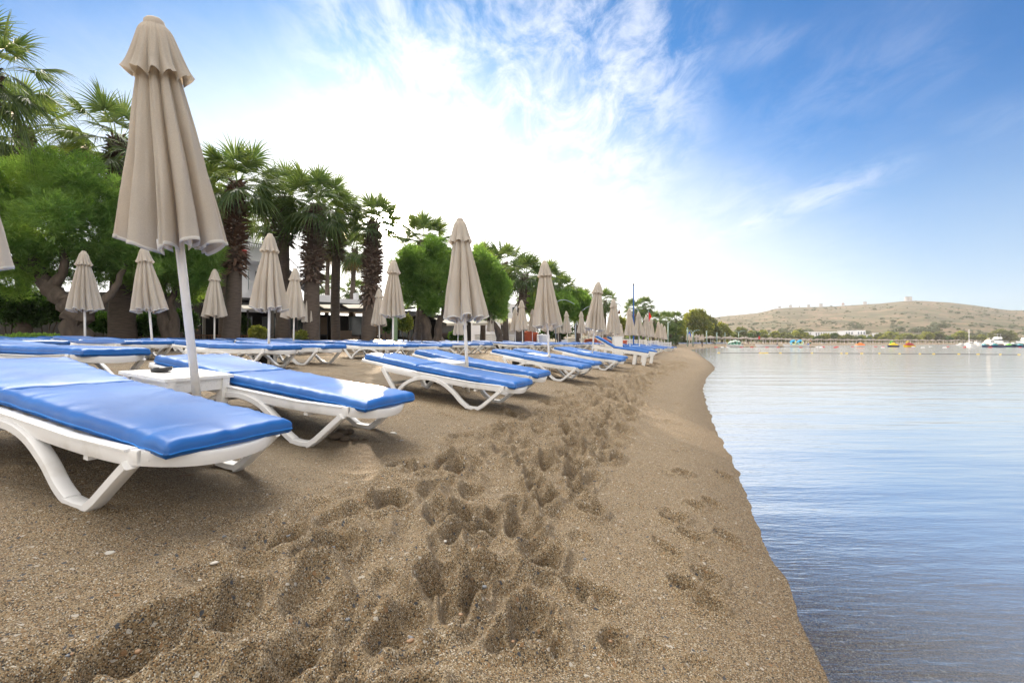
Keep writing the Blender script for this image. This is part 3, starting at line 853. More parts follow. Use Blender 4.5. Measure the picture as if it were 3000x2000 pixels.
def place_lounger(root, x, y, head_deg, dz=0.0, roll=0.0):
    """x,y: ground point under the foot-end centre; head_deg: direction of the head, degrees from +x"""
    a = math.radians(head_deg); n = (math.cos(a), math.sin(a))
    z1 = ground(x + n[0] * .42, y + n[1] * .42); z2 = ground(x + n[0] * 1.4, y + n[1] * 1.4)
    p = math.atan2(z2 - z1, 0.98)
    root.location = (x, y, z1 - 0.42 * math.tan(p) + dz - 0.008)
    root.rotation_euler = (roll, -p, a)
    return root

# ------------------------------------------------------------------ closed parasols
def canopy_mesh(L, r_top, r_bot, seed, nseg=160, nrow=44, lobes=8, depth=0.42, z0=0.0, valance=False, open_amp=0.05, parent=None, name='canopy', mat=None):
    r = random.Random(seed)
    ph = r.uniform(0, 6.28)
    # irregular fold centres
    cen = []; a = ph
    for k in range(lobes):
        w = r.uniform(0.8, 1.2); cen.append((a, w)); a += w
    tot = a - ph
    bounds = [(c - ph) / tot * 2 * math.pi + ph for c, w in cen] + [ph + 2 * math.pi]
    amp = [r.uniform(0.75, 1.15) for _ in range(lobes)]
    skew = [r.uniform(-0.35, 0.35) for _ in range(lobes)]
    lowz = [r.uniform(0.5, 1.0) for _ in range(lobes)]
    rows = []
    th = np.linspace(0, 2 * math.pi, nseg, endpoint=False) + ph
    f = np.zeros(nseg); am = np.zeros(nseg); sk = np.zeros(nseg); lz = np.zeros(nseg); lob = np.zeros(nseg)
    for k in range(lobes):
        m = (th >= bounds[k] - 1e-9) & (th < bounds[k + 1])
        t = (th[m] - bounds[k]) / (bounds[k + 1] - bounds[k])
        f[m] = (np.sin(math.pi * t) ** 0.55) * (1 - 0.18 * np.exp(-((t - .5 + skew[k]) / .10) ** 2))
        am[m] = amp[k]; sk[m] = skew[k] * np.sin(math.pi * t) * np.sin(2 * math.pi * t + .5) + skew[k] * np.sin(math.pi * t)
        lz[m] = lowz[k]; lob[m] = t
    V = []
    for i in range(nrow):
        t = i / (nrow - 1)
        if valance:
            R = r_top * (1 - (1 - min(t / 0.22, 1)) ** 2) ** 0.5 * 0.55 + (r_bot - r_top * .55) * t ** 0.95
            dpt = depth * (0.10 + 0.90 * t ** 1.2)
        else:
            R = r_top + (r_bot - r_top) * t ** 0.9
            dpt = depth * (0.55 + 0.45 * t)
        flare = 0.0
        if valance: flare = 0.008 * max(0, (t - 0.72) / 0.28) ** 2
        rr_ = R * (1 - dpt + dpt * (f * am)) + flare * f
        tw = sk * (0.35 if not valance else 0.1) * t
        an = th + tw + 0.04 * np.sin(t * 5 + ph)
        z = -t * L + np.zeros(nseg)
        if valance:
            z = z + 0.055 * L / 0.33 * f * t ** 3 - 0.01 * t ** 3
        else:
            hem = max(0, (t - 0.62) / 0.38) ** 1.5
            z = z - hem * (open_amp * (1.0 - f ** 1.4) * lz) + hem * 0.02 * np.sin(3 * th + ph)
        wr = (0.0045 * np.sin(th * 27 + 3 * np.sin(t * 4 + ph)) + 0.006 * np.sin(th * 13 + t * 2.5)) * (0.4 + t) if not valance else 0.002 * np.sin(th * 25)
        rr_ = rr_ + wr * f
        x = rr_ * np.cos(an) ; y = rr_ * np.sin(an)
        V.append(np.stack([x, y, z0 + z], -1))
    # hem turned in: trim band is separate
    V = np.array(V)
    verts = V.reshape(-1, 3)
    fs = []
    for i in range(nrow - 1):
        a = i * nseg + np.arange(nseg); b = i * nseg + (np.arange(nseg) + 1) % nseg
        fs.append(np.stack([a, a + nseg, b + nseg, b], -1))
    o = np_mesh(name, verts, np.concatenate(fs), mat or M['fabric'], parent)
    return o, V

def make_parasol(seed, high=True, H=2.30, L=1.30, r_bot=0.325, r_cap=0.160, lobes=8, fabric=None, pole_r=0.0215, cap_l=0.345):
    fabric = fabric or M['fabric']
    root = empty('beach_parasol')
    ns, nr = (176, 46) if high else (64, 16)
    p = MB(); p.tube([(0, 0, -0.15), (0, 0, H * .45), (0, 0, H - .05)], pole_r, 14 if high else 8)
    p.build('pole', M['pole'], root, smooth=True)
    can, V = canopy_mesh(L - 0.10, 0.060, r_bot, seed, ns, nr, lobes, 0.66, H - 0.10, False, 0.085, root, 'canopy', fabric)
    valance, V2 = canopy_mesh(cap_l, 0.105, r_cap, seed + 9, ns, max(10, nr // 2), lobes, 0.36, H + 0.0, True, 0, root, 'cap_flounce', fabric)
    if high:
        # sewn white binding round both hems
        for VV, par, wdt, nm in ((V, can, 0.017, 'hem_binding'),):
            rim = VV[-1]; up = VV[-3]
            d = up - rim; d /= np.maximum(np.linalg.norm(d, axis=1, keepdims=True), 1e-6)
            rad = rim.copy(); rad[:, 2] = 0; rad /= np.maximum(np.linalg.norm(rad, axis=1, keepdims=True), 1e-6)
            A = rim + d * wdt + rad * 0.0025; B = rim - d * 0.003 + rad * 0.0025; C = rim - d * 0.003 - rad * 0.0025; D = rim + d * wdt - rad * 0.0025
            vv = np.concatenate([A, B, C, D]); n = len(rim); k = np.arange(n); k2 = (k + 1) % n
            ff = np.concatenate([np.stack([k + a * n, k + b * n, k2 + b * n, k2 + a * n], -1) for a, b in ((0, 1), (1, 2), (2, 3))])
            np_mesh(nm, vv, ff, M['trim'], par)
        # rib tips and inner struts
        rr = random.Random(seed)
        for k in range(8):
            a = 2 * math.pi * k / 8 + rr.uniform(-.15, .15)
            ra = r_bot * rr.uniform(0.42, 0.72); zb = H - L - rr.uniform(0.005, 0.05)
            m = MB()
            m.tube([(0.03 * math.cos(a), 0.03 * math.sin(a), H - 0.25), (ra * .6 * math.cos(a), ra * .6 * math.sin(a), H - L * .65), (ra * math.cos(a), ra * math.sin(a), zb)], [0.006, 0.006, 0.008], 5)
            m.tube([(ra * math.cos(a), ra * math.sin(a), zb + .05), (ra * 1.0 * math.cos(a), ra * math.sin(a), zb - 0.012)], 0.0115, 6)
            m.build('rib', M['plastic'], root)
        hb = MB(); hb.lathe([(0.024, 0), (0.036, 0.005), (0.036, 0.05), (0.026, 0.06), (0.026, 0.10)], 12, (0, 0, H - L + 0.10))
        hb.build('runner', M['plastic'], root, smooth=True)
    kn = MB(); kn.lathe([(0.001, 0.018), (0.03, 0.014), (0.046, 0.0), (0.05, -0.02)], 14, (0, 0, H + 0.0)); kn.build('cap', fabric, root, smooth=True)
    return root

def place_between(root, base, top, H=2.30):
    b = Vector(base); t = Vector(top); d = t - b
    root.location = b
    root.scale = (1, 1, 1)
    s = d.length / H
    root.scale = (s, s, s)
    root.rotation_euler = d.to_track_quat('Z', 'Y').to_euler()
    return root

# ------------------------------------------------------------------ small tables
def make_wood_table(w=0.42, d=0.46, h=0.37):
    root = empty('side_table')
    t = MB()
    nb = 5; bw = w / nb
    for k in range(nb):
        t.box((-w / 2 + bw * (k + .5), 0, h - .011), (bw - 0.003, d + .03, 0.021 - (k % 2) * .001))
    o = t.build('tabletop', M['paint_white'], root)
    m = MB()
    for s in (-1, 1):
        m.box((0, s * (d / 2 - .035), h - .064), (w - .12, 0.018, 0.080)); m.box((s * (w / 2 - .035), 0, h - .064), (0.018, d - .12, 0.080))
    m.build('apron', M['paint_white'], root)
    for sx in (-1, 1):
        for sy in (-1, 1):
            l = MB(); l.box((sx * (w / 2 - .035), sy * (d / 2 - .035), (h - .024) / 2 - .03), (0.052, 0.052, h - .024 + .06)); l.build('leg', M['paint_white'], root)
    return root

def make_plastic_table(w=0.44, h=0.36):
    root = empty('side_table')
    t = MB(); n = 24; pts = []
    for k in range(n):
        a = 2 * math.pi * k / n; c, s = math.cos(a), math.sin(a)
        r = (abs(c) ** 5 + abs(s) ** 5) ** (-1 / 5) * w / 2
        pts.append((r * c, r * s))
    for z0, z1 in ((h - .018, h),):
        t.poly([(x, y, z1) for x, y in pts]); t.poly([(x * .99, y * .99, z0 - .03) for x, y in reversed(pts)])
        for k in range(n):
            a, b = pts[k], pts[(k + 1) % n]
            t.quad((a[0] * .99, a[1] * .99, z0 - .03), (b[0] * .99, b[1] * .99, z0 - .03), (b[0], b[1], z1), (a[0], a[1], z1))
    t.build('tabletop', M['plastic'], root)
    for sx in (-1, 1):
        for sy in (-1, 1):
            l = MB(); l.sweep([(sx * w * .42, sy * w * .42, h - .03), (sx * w * .44, sy * w * .44, h * .5), (sx * w * .47, sy * w * .47, -.03)], [.075, .05, .04], [.05, .04, .035]); l.build('leg', M['plastic'], root)
    return root

def make_tub():
    root = empty('plastic_tub')
    b = MB(); b.lathe([(0.0, 0.0), (0.13, 0.0), (0.145, 0.02), (0.185, 0.225), (0.195, 0.23), (0.195, 0.24), (0.178, 0.24), (0.135, 0.02), (0.0, 0.015)], 28)
    b.build('bucket', M['black'], root, smooth=True)
    for s in (-1, 1):
        h = MB(); h.tube([(s * .19, -.07, .232), (s * .215, -.06, .262), (s * .222, 0, .275), (s * .215, .06, .262), (s * .19, .07, .232)], .011, 8)
        h.build('handle', M['black'], root, smooth=True)
    return root

# prototypes
LH = [make_lounger(11, True, 0.06, puff=.55), make_lounger(23, True, 0.05, puff=.5), make_lounger(37, True, 0.03, puff=.4)]
LF = [make_lounger(41, False, 0.07, M['vinyl_far'], M['plastic_worn'], 0.45), make_lounger(42, False, 0.10, M['vinyl_far'], None, 0.45), make_lounger(43, False, 0.04, M['vinyl'], None, 0.45)]
PH = [make_parasol(3, True, lobes=10), make_parasol(8, True, lobes=11), make_parasol(14, True, lobes=9)]
PF = [make_parasol(21, False), make_parasol(22, False, lobes=7), make_parasol(27, False, lobes=9)]
TW = make_wood_table(); TP = make_plastic_table()
_used = set()
def take(proto):
    if proto.name in _used: return copy_tree(proto)
    _used.add(proto.name); return proto

def img(px, py, Y):
    """world point seen at photograph pixel px,py at distance Y ahead"""
    return Vector(((px - 1500.0) / F_PX * Y, Y, CAM_H + (1004.0 - py) / F_PX * Y))

ROWNAME = {1: 'water side row', 2: 'second row', 3: 'third row', 4: 'row by the palms'}
ORD = ['nearest', 'second', 'third', 'fourth', 'fifth', 'sixth', 'seventh', 'eighth', 'ninth', 'tenth', 'eleventh', 'twelfth', 'thirteenth', 'fourteenth', 'fifteenth']
# row, top px, top py, hem py, base px, distance override
PAR = [
 (1, 443, 57, None, None, None),                                            # the tall tilted one, placed by hand
 (1, 1347, 643, 930, 1372, 6.25), (1, 1595, 766, 946, 1611, 10.0), (1, 1753, 827, 957, 1732, 13.9), (1, 1797, 877, 972, 1802, 18.4),
 (1, 1844, 904, 983, 1846, 22.6), (1, 1870, 914, 980, 1874, 27.0), (1, 1893, 924, 985, 1893, 30.0), (1, 1907, 932, 985, 1907, 34.5), (1, 1929, 942, 985, 1929, 40.0), (1, 1938, 947, 991, 1938, 43.5), (1, 1947, 955, 993, 1947, 47.5),
 (2, -160, 320, None, None, 4.3),
 (2, 791, 687, 904, 787, 8.2), (2, 1153, 763, 912, 1151, 12.0), (2, 1343, 905, 968, 1341, 16.5), (2, 1528, 880, 968, 1532, 20.0), (2, 1606, 890, 971, 1606, 23.5), (2, 1659, 912, 976, 1664, 27.5), (2, 1703, 913, 973, 1704, 30.5), (2, 1766, 925, 982, 1765, 35.0), (2, 1819, 948, 986, 1819, 45.0),
 (3, 421, 726, 906, 450, 10.0), (3, 865, 788, 919, 859, 13.6), (3, 1110, 847, 955, 1112, 17.0), (3, 1439, 901, 971, 1439, 25.0), (3, 1509, 903, 964, 1510, 28.5), (3, 1560, 906, 967, 1560, 32.0), (3, 1634, 920, 978, 1636, 36.0), (3, 1720, 937, 976, 1720, 44.0),
 (4, 245, 737, 890, 250, 11.6), (4, 629, 790, 910, 628, 15.0), (4, 906, 837, 935, 906, 18.4),
]
row_n = {}
BASES = []
lounger_count = 0
for (row, tx, ty, hy, bx, Yq) in PAR:
    k = row_n.get(row, 0); row_n[row] = k + 1
    near = (row == 1 and k < 4) or (row == 2 and k < 3) or (row in (3, 4) and k < 1)
    if hy is None and row == 1:
        pr = make_parasol(5, True, H=2.40, L=1.16, r_bot=0.285, r_cap=0.165, cap_l=0.30, lobes=11, pole_r=0.024)
        base = Vector((-2.03, 3.09, ground(-2.03, 3.09))); top = Vector((-1.93, 2.55, CAM_H + 1.735))
        d = (top - base).normalized(); pr.location = base; pr.rotation_euler = d.to_track_quat('Z', 'Y').to_euler()
        pr.scale = ((top - base).length / 2.40,) * 3
        lab = 'tall closed beige parasol leaning toward the camera, nearest in the photo'
    elif hy is None:
        pr = take(PH[2]); X = -5.02; base = Vector((X, Yq, ground(X, Yq))); place_between(pr, base, base + Vector((0.02, -0.02, 2.52)))
        lab = 'closed beige parasol cut off by the left edge of the photo'
    else:
        pr = take((PH if near else PF)[(k + row) % 3])
        top = img(tx, ty, Yq); X = (bx - 1500.0) / F_PX * Yq
        base = Vector((X, Yq, ground(X, Yq)))
        place_between(pr, base, top)
        lab = 'closed beige parasol, %s from the camera in the %s' % (ORD[k], ROWNAME[row])
    tag(pr, lab, 'parasol', 'closed parasols standing between the loungers')
    BASES.append((row, k, base.x, base.y, near))
    pr['spin'] = 0
# foot direction of every lounger follows the shore normal
def shore_dir(x, y):
    e = 0.3
    gx = shore_dist(x + e, y)[0] - shore_dist(x - e, y)[0]; gy = shore_dist(x, y + e)[0] - shore_dist(x, y - e)[0]
    return math.degrees(math.atan2(gy, gx))
HAND = {(1, 0): [((-1.286, 2.142), 159.0, 0), ((-0.901, 3.366), 162.2, 1)], (1, 1): [((0.08, 5.326), 160.4, 2), ((0.40, 6.62), 160.0, 0)]}
GL = 'blue cushioned loungers set out in rows on the sand'
def lounger_label(row, k, side):
    if row == 1 and k == 0:
        return ['white lounger with a blue cushion, largest, in the left foreground', 'blue cushioned white lounger just beyond the white side table with the ashtray'][side]
    return 'blue cushioned lounger, %s side of %s parasol, %s' % (['near', 'far'][side], ORD[k], ROWNAME[row])
table_n = 0
for (row, k, bx, by, near) in BASES:
    hd = shore_dir(bx, by)
    if row >= 2: hd = 160 + (hd - 160) * .5
    ca, sa = math.cos(math.radians(hd)), math.sin(math.radians(hd))
    ux, uy = sa, -ca                       # along the shore, away from the camera
    if uy < 0: ux, uy = -ux, -uy
    if (row, k) in HAND:
        for side, ((x, y), h, vi) in enumerate(HAND[(row, k)]):
            o = place_lounger(take(LH[vi]), x, y, h); tag(o, lounger_label(row, k, side), 'sun lounger', GL)
            if (row, k, side) == (1, 0, 0): o.location.z += 0.0
    elif row == 1 and k == 4:
        pass        # wooden loungers stand here
    else:
        for side in (0, 1):
            sgn = -1 if side == 0 else 1
            j = rnd.uniform(-.10, .10); fo = 1.02 + rnd.uniform(-.22, .22)
            x = bx - ca * fo + ux * (sgn * 0.63 + j * .4); y = by - sa * fo + uy * (sgn * 0.63 + j * .4)
            vi = rnd.randrange(3)
            o = take((LH if near else LF)[vi]); place_lounger(o, x, y, hd + rnd.uniform(-5, 5), 0)
            tag(o, lounger_label(row, k, side), 'sun lounger', GL)
    # the table beside the pole
    if (row, k) == (1, 0):
        tb = take(TW); tx_, ty_ = -2.30, 3.23
        lab = 'white painted wooden side table with a black ashtray on it'
    elif (row, k) == (1, 1):
        tb = take(TP); tx_, ty_ = -0.93, 6.42
        lab = 'white plastic side table between the two loungers at the middle parasol'
    else:
        if row == 1 and k == 4: continue
        tb = take(TW if (k % 2 == 0) else TP); fo = 0.42
        tx_ = bx + ca * fo * .7 ; ty_ = by + sa * fo * .7 + .05
        lab = 'white side table at the foot of the %s parasol in the %s' % (ORD[k], ROWNAME[row])
    tb.location = (tx_, ty_, ground(tx_, ty_) - 0.01)
    sl = math.atan2(ground(tx_ + ca * .2, ty_ + sa * .2) - ground(tx_ - ca * .2, ty_ - sa * .2), .4)
    tb.rotation_euler = (0, -sl, math.radians(hd + (0 if (row, k) in HAND else rnd.uniform(-8, 8))))
    tag(tb, lab, 'table', 'white side tables beside the parasol poles')
# extra back-row loungers without a parasol of their own
extra = [(-7.3, 7.4), (-6.9, 8.8), (-9.6, 9.3), (-9.0, 10.6), (-13.0, 9.0), (-12.6, 10.4), (-6.3, 15.3), (-6.9, 17.0), (-5.2, 20.5), (-4.6, 22), (-3.2, 19.6), (-2.6, 21.3), (-2.9, 24.5), (-2.2, 26), (-1.0, 22.5), (-0.2, 24.3), (1.0, 27), (1.9, 28.6), (2.8, 31.4), (3.6, 33.2), (-0.6, 30), (0.1, 31.7), (6.6, 36.5), (7.8, 38.8)]
for i, (x, y) in enumerate(extra):
    o = take(LF[i % 3]); place_lounger(o, x, y, 158 + rnd.uniform(-6, 6))
    if i < 6: lab = 'blue cushioned white lounger without a parasol, %s of six at the far left' % ORD[i]
    else: lab = 'blue cushioned white lounger among the crowded back rows toward the hill'
    tag(o, lab, 'sun lounger', GL if i < 6 else 'loungers crowded in the back rows')
# ashtray on the table, tub under it
ash = empty('ashtray', label='round black ashtray on the white wooden side table', cat='ashtray')
mb = MB(); mb.lathe([(0.0, 0.0), (0.048, 0.0), (0.058, 0.006), (0.062, 0.024), (0.058, 0.027), (0.047, 0.027), (0.043, 0.012), (0.0, 0.009)], 28); mb.build('bowl', M['black'], ash, smooth=True)
for a in (0.4, 2.5, 4.6):
    mb = MB(); mb.box((0.055 * math.cos(a), 0.055 * math.sin(a), 0.0285), (0.010, 0.026, 0.006), Matrix.Rotation(a, 3, 'Z')); mb.build('cigarette_rest', M['black'], ash)
_tt = bpy.data.objects.get(TW.name)
def on_table(lx, ly):
    m = TW.matrix_basis
    return m @ Vector((lx, ly, 0.3700))
bpy.context.view_layer.update()
p = on_table(0.08, 0.06); ash.location = p; ash.rotation_euler = (TW.rotation_euler[0], TW.rotation_euler[1], 0.3)
tub = make_tub(); tub.location = (-2.72, 3.62, ground(-2.72, 3.62) - .01); tag(tub, 'black plastic tub with handles on the sand under the wooden side table', 'tub')
tub.rotation_euler = (0, -0.1, 0.4)
# white wooden loungers with square block legs, heads raised
def make_wooden_lounger():
    root = empty('wooden_lounger')
    f = MB()
    for s in (-1, 1):
        f.box((0.95, s * .33, 0.40), (1.90, 0.045, 0.11))
    f.box((0.02, 0, 0.40), (0.04, 0.62, 0.10)); f.box((1.88, 0, 0.40), (0.04, 0.62, 0.10))
    for i in range(9): f.box((0.1 + i * .13, 0, 0.445), (0.09, 0.61, 0.018))
    f.build('frame', M['paint_white'], root)
    for x in (0.10, 0.42, 1.45, 1.78):
        for s in (-1, 1):
            l = MB(); l.box((x, s * .31, 0.165), (0.11, 0.07, 0.36)); l.build('leg', M['paint_white'], root)
    b = MB(); a = 0.38
    for s in (-1, 1): b.bar((1.20, s * .28, 0.45), (1.20 + .7 * math.cos(a), s * .28, 0.45 + .7 * math.sin(a)), 0.04, 0.04)
    for i in range(5):
        t = .08 + i * .15; b.box((1.2 + t * math.cos(a), 0, 0.46 + t * math.sin(a)), (0.09, 0.6, 0.018), Matrix.Rotation(-a, 3, 'Y'))
    b.build('backrest_frame', M['paint_white'], root)
    c = cushion(1.2, 0.30, 0.07, 0, 71, 24, 10, material_=M['vinyl'], name='seat_cushion', parent=root, puff=.8); c.location = (0, 0, 0.457)
    c = cushion(0.72, 0.30, 0.07, 0.01, 72, 20, 10, material_=M['vinyl'], name='back_cushion', parent=root, puff=.8); c.location = (1.20, 0, 0.475); c.rotation_euler = (0, -a, 0)
    return root
wl = make_wooden_lounger()
place_lounger(wl, 4.72, 16.6, 162); tag(wl, 'white wooden lounger with block legs and raised backrest, its blue cushion nearest the water', 'sun lounger', 'wooden loungers with raised heads')
wl2 = copy_tree(wl); place_lounger(wl2, 5.45, 18.2, 162); tag(wl2, 'white wooden lounger with raised backrest, just behind the first one', 'sun lounger', 'wooden loungers with raised heads')
cab = empty('towel_cabinet', label='tall narrow white cabinet standing beside the raised wooden lounger', cat='cabinet')
mb = MB(); mb.box((0, 0, 0.42), (0.34, 0.34, 0.84)); mb.build('body', M['paint_white'], cab)
mb = MB(); mb.box((0, 0, 0.855), (0.39, 0.39, 0.03)); mb.build('lid', M['paint_white'], cab)
mb = MB(); mb.box((0, -0.178, 0.42), (0.28, 0.016, 0.74)); mb.build('door', M['paint_white'], cab)
cab.location = (4.05, 18.2, ground(4.05, 18.2) - .01)
# ------------------------------------------------------------------ vegetation materials
def leaf_material(name, c1, c2, scale, tcol, tfac=0.4, rough=0.55, tri=None):
    m = bpy.data.materials.new(name); m.use_nodes = True
    N, L = m.node_tree.nodes, m.node_tree.links
    b = N['Principled BSDF']; out = N['Material Output']
    g_ = N.new('ShaderNodeNewGeometry')
    n1 = N.new('ShaderNodeTexNoise'); n1.inputs['Scale'].default_value = scale; n1.inputs['Detail'].default_value = 6; n1.inputs['Roughness'].default_value = 0.7
    L.new(g_.outputs['Position'], n1.inputs['Vector'])
    ri = N.new('ShaderNodeMath'); ri.operation = 'MULTIPLY_ADD'; L.new(g_.outputs['Random Per Island'], ri.inputs[0]); ri.inputs[1].default_value = 0.22; L.new(n1.outputs['Fac'], ri.inputs[2])
    r = N.new('ShaderNodeValToRGB'); L.new(ri.outputs[0], r.inputs[0])
    r.color_ramp.elements[0].position = 0.42; r.color_ramp.elements[0].color = c1 + (1,)
    r.color_ramp.elements[1].position = 0.78; r.color_ramp.elements[1].color = c2 + (1,)
    if tri:
        e = r.color_ramp.elements.new(0.86); e.color = tri + (1,)
    L.new(r.outputs[0], b.inputs['Base Color']); b.inputs['Roughness'].default_value = rough; b.inputs['Specular IOR Level'].default_value = 0.35
    t = N.new('ShaderNodeBsdfTranslucent')
    mx = N.new('ShaderNodeMix'); mx.data_type = 'RGBA'; mx.blend_type = 'MULTIPLY'; mx.inputs[0].default_value = 1.0; L.new(r.outputs[0], mx.inputs[6]); mx.inputs[7].default_value = tuple(tcol) + (1,)
    L.new(mx.outputs[2], t.inputs[0])
    ms = N.new('ShaderNodeMixShader'); ms.inputs[0].default_value = tfac
    L.new(b.outputs[0], ms.inputs[1]); L.new(t.outputs[0], ms.inputs[2]); L.new(ms.outputs[0], out.inputs[0])
    return m
M['palm_leaf'] = leaf_material('palm_leaf', (0.035, 0.075, 0.032), (0.10, 0.15, 0.06), 1.6, (2.2, 1.9, 0.8), 0.40, 0.42)
M['palm_dry'] = leaf_material('dry_palm_leaf', (0.20, 0.13, 0.06), (0.34, 0.25, 0.12), 2.0, (1.5, 1.2, 0.7), 0.3, 0.8)
M['tamarisk'] = leaf_material('tamarisk_foliage', (0.085, 0.175, 0.05), (0.19, 0.30, 0.10), 1.1, (2.0, 1.9, 0.8), 0.55, 0.7, tri=(0.18, 0.26, 0.07))
M['broad'] = leaf_material('broad_foliage', (0.018, 0.05, 0.015), (0.06, 0.12, 0.03), 1.0, (1.8, 1.8, 0.6), 0.35, 0.45)
M['yellowgreen'] = leaf_material('yellow_green_foliage', (0.10, 0.15, 0.04), (0.27, 0.29, 0.07), 0.5, (1.8, 1.6, 0.6), 0.4, 0.6)
M['far_tree'] = leaf_material('far_tree_foliage', (0.07, 0.10, 0.04), (0.19, 0.21, 0.08), 0.12, (1.6, 1.5, 0.7), 0.35, 0.8)
M['scrub'] = leaf_material('hill_scrub', (0.05, 0.07, 0.035), (0.10, 0.12, 0.06), 0.05, (1.4, 1.4, 0.8), 0.2, 0.9)
M['bark'] = material('gnarled_bark', (0.11, 0.085, 0.065), (0.045, 0.035, 0.028), 7, 0.95, bump=0.03, bscale=11, stretch=(1, 1, 0.35), detail=8)
M['palm_trunk'] = material('palm_trunk_bark', (0.13, 0.10, 0.08), (0.07, 0.055, 0.045), 9, 0.95, bump=0.02, bscale=30, stretch=(0.5, 0.5, 3.5), detail=6)
M['palm_boot'] = material('palm_leaf_bases', (0.20, 0.15, 0.12), (0.085, 0.05, 0.035), 3.5, 0.85, bump=0.004, bscale=25)
M['palm_boot_red'] = material('palm_leaf_bases_reddish', (0.17, 0.10, 0.065), (0.07, 0.035, 0.022), 3.5, 0.85, bump=0.004, bscale=25)

def frond(mb_v, mb_f, org, az, el, plen, blen, rng, nseg=30, spread=105, droop=0.25, mi_list=None):
    """one fan leaf: petiole then narrow pleated segments"""
    d = Vector((math.cos(az) * math.cos(el), math.sin(az) * math.cos(el), math.sin(el)))
    side = Vector((-math.sin(az), math.cos(az), 0))
    up = side.cross(d).normalized()
    if up.z < 0: up = -up
    # petiole bends down
    pts = []
    for k in range(5):
        t = k / 4
        pts.append(org + d * (plen * t) + Vector((0, 0, -droop * 0.55 * plen * t * t)))
    n0 = len(mb_v); w = 0.018
    for k, p in enumerate(pts):
        ww = w * (1.6 - t) if k < 2 else w * .8
        mb_v.append(tuple(p - side * ww)); mb_v.append(tuple(p + up * ww * .8)); mb_v.append(tuple(p + side * ww))
    for k in range(4):
        a = n0 + 3 * k
        mb_f.append((a, a + 1, a + 4, a + 3)); mb_f.append((a + 1, a + 2, a + 5, a + 4))
    hub = pts[-1]; hd = (pts[-1] - pts[-2]).normalized()
    hup = side.cross(hd).normalized()
    if hup.z < 0: hup = -hup
    roll = rng.uniform(-.5, .5)
    sd = side * math.cos(roll) + hup * math.sin(roll)
    un = hup * math.cos(roll) - side * math.sin(roll)
    for k in range(nseg):
        ph = math.radians(-spread + 2 * spread * (k + .5) / nseg + rng.uniform(-2, 2))
        L_ = blen * (0.70 + 0.30 * math.cos(ph * .75)) * rng.uniform(0.88, 1.06)
        dirv = (hd * math.cos(ph) + sd * math.sin(ph) - un * 0.22 * abs(math.sin(ph)) + un * 0.10).normalized()
        wv = (sd * math.cos(ph) - hd * math.sin(ph))
        tilt = 0.5 * (1 if k % 2 else -1)
        wv = (wv + un * tilt).normalized()
        wmax = max(0.018, L_ * math.radians(2 * spread / nseg) * 0.27)
        dr = droop * rng.uniform(0.7, 1.5)
        prof = ((0.04, 0.006), (0.42, wmax), (0.66, wmax * .55), (0.88, wmax * .26), (1.10, 0.002))
        b0 = len(mb_v)
        for (t, ww) in prof:
            p = hub + dirv * (L_ * t) + Vector((0, 0, -dr * L_ * max(0, t - .35) ** 2 * 1.5))
            mb_v.append(tuple(p - wv * ww)); mb_v.append(tuple(p + wv * ww))
        for j in range(len(prof) - 1):
            a = b0 + 2 * j
            mb_f.append((a, a + 1, a + 3, a + 2))

def crown_mesh(seed, nf=30, scale=1.0, nseg=28, dead=0.0, low=-0.55, high=1.45):
    rng = random.Random(seed)
    v = []; f = []
    for k in range(nf):
        t = (k + .5) / nf
        az = k * 2.39996 + rng.uniform(-.25, .25)
        el = high - (high - low) * t ** 0.85 + rng.uniform(-.12, .12)
        el = max(min(el, 1.5), -1.1)
        pl = scale * (0.55 + 0.32 * math.sin(math.pi * min(1, t + .25))) * rng.uniform(.85, 1.15)
        bl = scale * rng.uniform(0.72, 0.90)
        dr = 0.18 + 0.55 * t * rng.uniform(.7, 1.3)
        o_ = Vector((0.10 * math.cos(az), 0.10 * math.sin(az), -0.25 * t))
        frond(v, f, o_, az, el, pl, bl, rng, nseg, 105, dr)
    me = bpy.data.meshes.new('crown'); me.from_pydata(v, [], f); me.materials.append(M['palm_leaf']); me.update()
    return me
CROWNS = [crown_mesh(101, 28, low=-.12), crown_mesh(102, 30, low=-.2), crown_mesh(103, 24, low=0.05), crown_mesh(104, 32, low=-0.35)]
CROWNS_FAR = [crown_mesh(111, 36, nseg=16, low=-.5), crown_mesh(112, 38, nseg=16, low=-.8), crown_mesh(113, 34, nseg=16, low=-.4)]
CROWN_BIG = [crown_mesh(121, 34, nseg=34, low=-.9), crown_mesh(122, 30, nseg=34, low=-.8)]

def skirt_mesh(seed, n=26, r=0.45, l=0.9):
    rng = random.Random(seed); v = []; f = []
    for k in range(n):
        az = k * 2.4 + rng.uniform(-.3, .3)
        frond(v, f, Vector((.12 * math.cos(az), .12 * math.sin(az), rng.uniform(-.5, -.1))), az, -1.15 + rng.uniform(-.2, .3), 0.25, l * rng.uniform(.5, .9), rng, 12, 50, 0.5)
    me = bpy.data.meshes.new('dry_skirt'); me.from_pydata(v, [], f); me.materials.append(M['palm_dry']); me.update()
    return me

